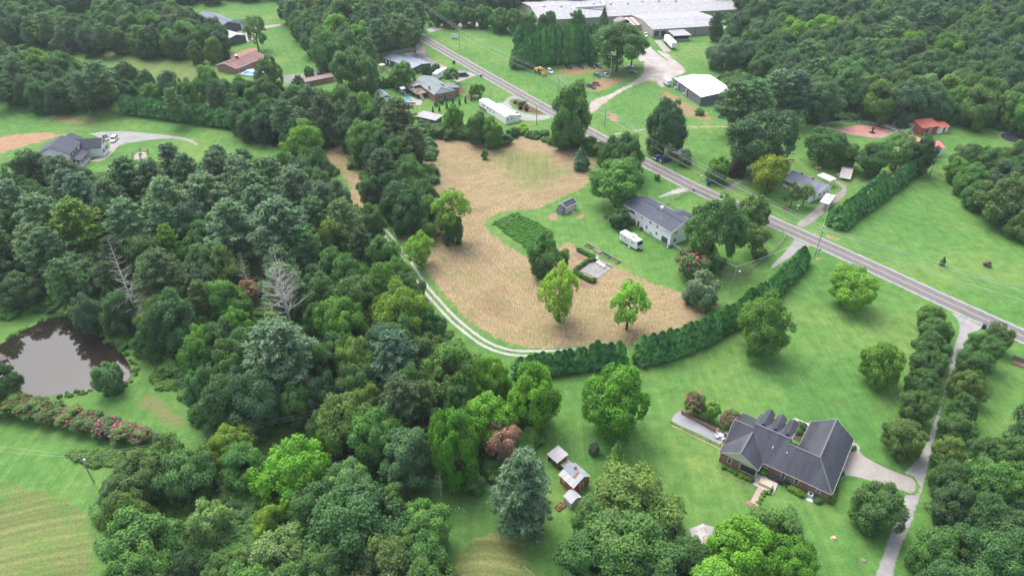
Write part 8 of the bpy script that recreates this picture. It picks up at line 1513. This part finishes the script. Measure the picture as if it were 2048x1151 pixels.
# ------------------------------------------------------------------ the person by the blue cars
def person(px, py, h, rz, label, shirt, trousers, hair, lean=0.25):
    p = P(px, py); o = thing('person', p.x, p.y, rz, label, 'person')
    def skinned(name, V, E, Rr, mat, parent, root=0, sub=1):
        me = bpy.data.meshes.new(name); me.from_pydata([Vector(v)*h for v in V], E, []); ob = link(name, me, mat, parent)
        md = ob.modifiers.new('skin', 'SKIN'); md.use_smooth_shade = True
        for i, r in enumerate(Rr): me.skin_vertices[0].data[i].radius = ((r if not isinstance(r, tuple) else r[0])*h, (r if not isinstance(r, tuple) else r[1])*h)
        me.skin_vertices[0].data[root].use_root = True; s = ob.modifiers.new('sub', 'SUBSURF'); s.levels = sub; s.render_levels = sub; return ob
    l = lean
    V = [(0,0,.53),(0,l*.2,.62),(0,l*.5,.74),(0,l*.65,.82),(0,l*.7,.865),(0,l*.74,.915),(0,l*.76,.965), (.055,0,.49),(.06,-.01,.28),(.06,.01,.045),(.06,-.07,.02), (-.055,0,.49),(-.06,.02,.28),(-.065,.04,.045),(-.065,-.04,.02), (.105,l*.62,.805),(.145,l*.75-.04,.66),(.10,l*.9-.14,.58), (-.105,l*.62,.805),(-.15,l*.7-.02,.65),(-.12,l*.8-.12,.56)]
    E = [(0,1),(1,2),(2,3),(3,4),(4,5),(5,6),(0,7),(7,8),(8,9),(9,10),(0,11),(11,12),(12,13),(13,14),(3,15),(15,16),(16,17),(3,18),(18,19),(19,20)]
    Rr = [(.085,.06),(.08,.055),(.095,.06),(.06,.045),.032,(.042,.05),(.03,.035),.052,.036,.024,.02,.052,.036,.024,.02,.032,.024,.017,.032,.024,.017]
    M_skin = flat('skin', (.45,.28,.20), .6, .05); skinned('body', V, E, Rr, M_skin, o)
    k = 1.12; skinned('shirt', [V[i] for i in (1,2,3,15,16,18,19)], [(0,1),(1,2),(2,3),(3,4),(2,5),(5,6)], [(.09,.065),(.105,.07),(.066,.052),.038,.03,.038,.03], flat('shirt_cloth', shirt, .9, .06), o)
    skinned('trousers', [V[i] for i in (0,7,8,9,11,12,13)], [(0,1),(1,2),(2,3),(0,4),(4,5),(5,6)], [(.09,.066),.058,.043,.032,.058,.043,.032], flat('trouser_cloth', trousers, .9, .06), o)
    MB().lathe((0, l*.76*h, .935*h), [(.044*h,0),(.046*h,.02*h),(.03*h,.045*h),(.004*h,.05*h)], 12).build('hair', flat('hair', hair, .8), o)
    for s_ in (-1,1):
        MB().lathe((s_*.016*h, l*.74*h-.05*h, .915*h), [(.004*h,0),(.004*h,.005*h)], 6).build('eye', M_black, o)
        for j in range(5):
            bb = Vector(V[17 if s_ > 0 else 20])*h; q = bb + Vector(((j-2)*.006*h, -.02*h, -.012*h)); MB().tube(q, q+Vector(((j-2)*.003*h, -.022*h, -.03*h if j else -.012*h)), .0045*h, .0035*h, 5).build('finger', M_skin, o)
    MB().lathe((0, l*.74*h-.055*h, .90*h), [(.006*h,0),(.004*h,.014*h)], 6).build('nose', M_skin, o)
person(1321, 327, 1.75, R(200), 'person in a pale grey shirt and white trousers standing beside the blue cars', (.55,.56,.60), (.62,.62,.64), (.05,.035,.025))
# ------------------------------------------------------------------ haze over the whole place, sky outside it
def haze():
    m = bpy.data.materials.new('haze_air'); m.use_nodes = True; n = m.node_tree; n.nodes.clear(); out = N(n, 'OutputMaterial'); v = N(n, 'VolumePrincipled')
    v.inputs['Color'].default_value = (0.80, 0.88, 1.0, 1); v.inputs['Density'].default_value = HAZE; v.inputs['Anisotropy'].default_value = 0.1; L(n, v.outputs[0], out.inputs['Volume'])
    MB().box(-3050, 3050, -450, 5050, -1, HC + 6).build('haze', m, kind='stuff', label='pale damp summer air over the whole valley')
if HAZE: haze()
# ------------------------------------------------------------------ labels that single each tree out
from mathutils import Vector as V_
def proj(p):
    d = V_(p) - V_((0, 0, HC)); cz = d.y*math.cos(TH) - d.z*math.sin(TH); cy = d.y*math.sin(TH) + d.z*math.cos(TH); return 1024 + FPX*d.x/cz, 575.5 - FPX*cy/cz
ONES = ['zeroth','first','second','third','fourth','fifth','sixth','seventh','eighth','ninth','tenth','eleventh','twelfth','thirteenth','fourteenth','fifteenth','sixteenth','seventeenth','eighteenth','nineteenth']
TENS = {2: 'twent', 3: 'thirt', 4: 'fort', 5: 'fift', 6: 'sixt'}
def ordn(k): return ONES[k] if k < 20 else TENS[k//10] + 'ieth' if k % 10 == 0 else TENS[k//10] + 'y ' + ONES[k % 10]
LM = {'the pond': (130,700), 'the forked dead tree': (590,570), 'the slim dead tree': (275,560), 'the big front pine': (555,700), 'the bend of the gravel lane': (760,440), 'the lower gravel lane': (900,640), 'the farmhouse': (150,290), 'the stone ring': (282,311), 'the mown meadow': (120,1050),
      'the utility pole by the meadow': (172,935), 'the rough grass patch': (340,820), 'the white pine': (1045,980), 'the maroon roof': (520,125), 'the black house': (840,115), 'the grey metal garage': (468,80), 'the gravel drive': (1815,1010), 'the red barn': (1850,250), 'the riding ring': (1700,262),
      'the white roofed building': (1400,170), 'the factory': (1300,30), 'the upper pasture': (300,120), 'the left picture edge': (0,480), 'the hay field corner': (690,330), 'the crape myrtle row': (150,840), 'the dead little tree': (882,960), 'the mobile home': (990,225), 'the top right corner': (2048,0), 'the right picture edge': (2048,400), 'the bottom edge': (640,1151), 'the evergreen hedge': (400,240)}
def colour_word(c):
    best = min(((sum((a-b)**2 for a, b in zip(c[:3], v)), k) for k, v in COL.items()))[1]
    return {'mid':'mid green','dark':'dark green','bright':'bright green','vivid':'vivid green','yellow':'yellow green','olive':'olive green','blue':'blue green','pale':'pale green','slate':'slate green','pineg':'deep green','cypress':'dark green','lime':'yellow green','pinedk':'dull green','sage':'grey green','rust':'rusty','brown':'brown'}.get(best, 'green')
tops = [o for o in C.objects if o.parent is None and o.get('category')]
cnt = {}
for o in tops: cnt.setdefault(o.get('label'), []).append(o)
dups = [(l, os_) for l, os_ in cnt.items() if len(os_) > 1]
HEDG = {'hedge': 1, 'clump': 1, 'row': 1, 'arborvitae': 1}
pool = []
for l, os_ in dups:
    g = os_[0].get('group', '') or ''
    if os_[0].name.startswith(('cypress_tree', 'arborvitae', 'crape_myrtle', 'bush')) and any(w in g for w in ('hedge', 'clump', 'row', 'arborvitae', 'shrubs round', 'flower')):
        os_.sort(key=lambda o: proj(o.location)[0])
        for i, o in enumerate(os_): o['label'] = ' '.join((ordn(i+1) + ' from the left, ' + l).split()[:16])
    else: pool += os_
by = {}
for o in pool:
    ch = [c for c in o.children if c.name.startswith('crown')]; c = ch[0].color if ch else (0,0,0); x, y = proj((o.location.x, o.location.y, 8))
    lm = min(LM, key=lambda k: (LM[k][0]-x)**2 + (1.5*(LM[k][1]-y))**2); dx, dy = x-LM[lm][0], y-LM[lm][1]
    d = ('to the right of' if dx > 0 else 'to the left of') if abs(dx) > abs(dy) else ('below' if dy > 0 else 'above')
    kd = {'pine_tree': 'pine', 'cypress_tree': 'evergreen', 'bush': 'bush', 'dead_tree': 'dead tree'}.get(o.name.split('.')[0], 'broadleaf tree')
    by.setdefault((colour_word(c) + ' ' + kd, d, lm), []).append((math.hypot(dx, dy), o))
for (k, d, lm), v in by.items():
    v.sort(key=lambda t: t[0])
    for i, (_, o) in enumerate(v): o['label'] = k + ' nearest ' + d.replace('to the ', 'on the ').replace('on the right of', 'on the right of').replace('on the left of', 'on the left of') + ' ' + lm if i == 0 else ordn(i+1) + ' ' + k + ' out ' + d + ' ' + lm
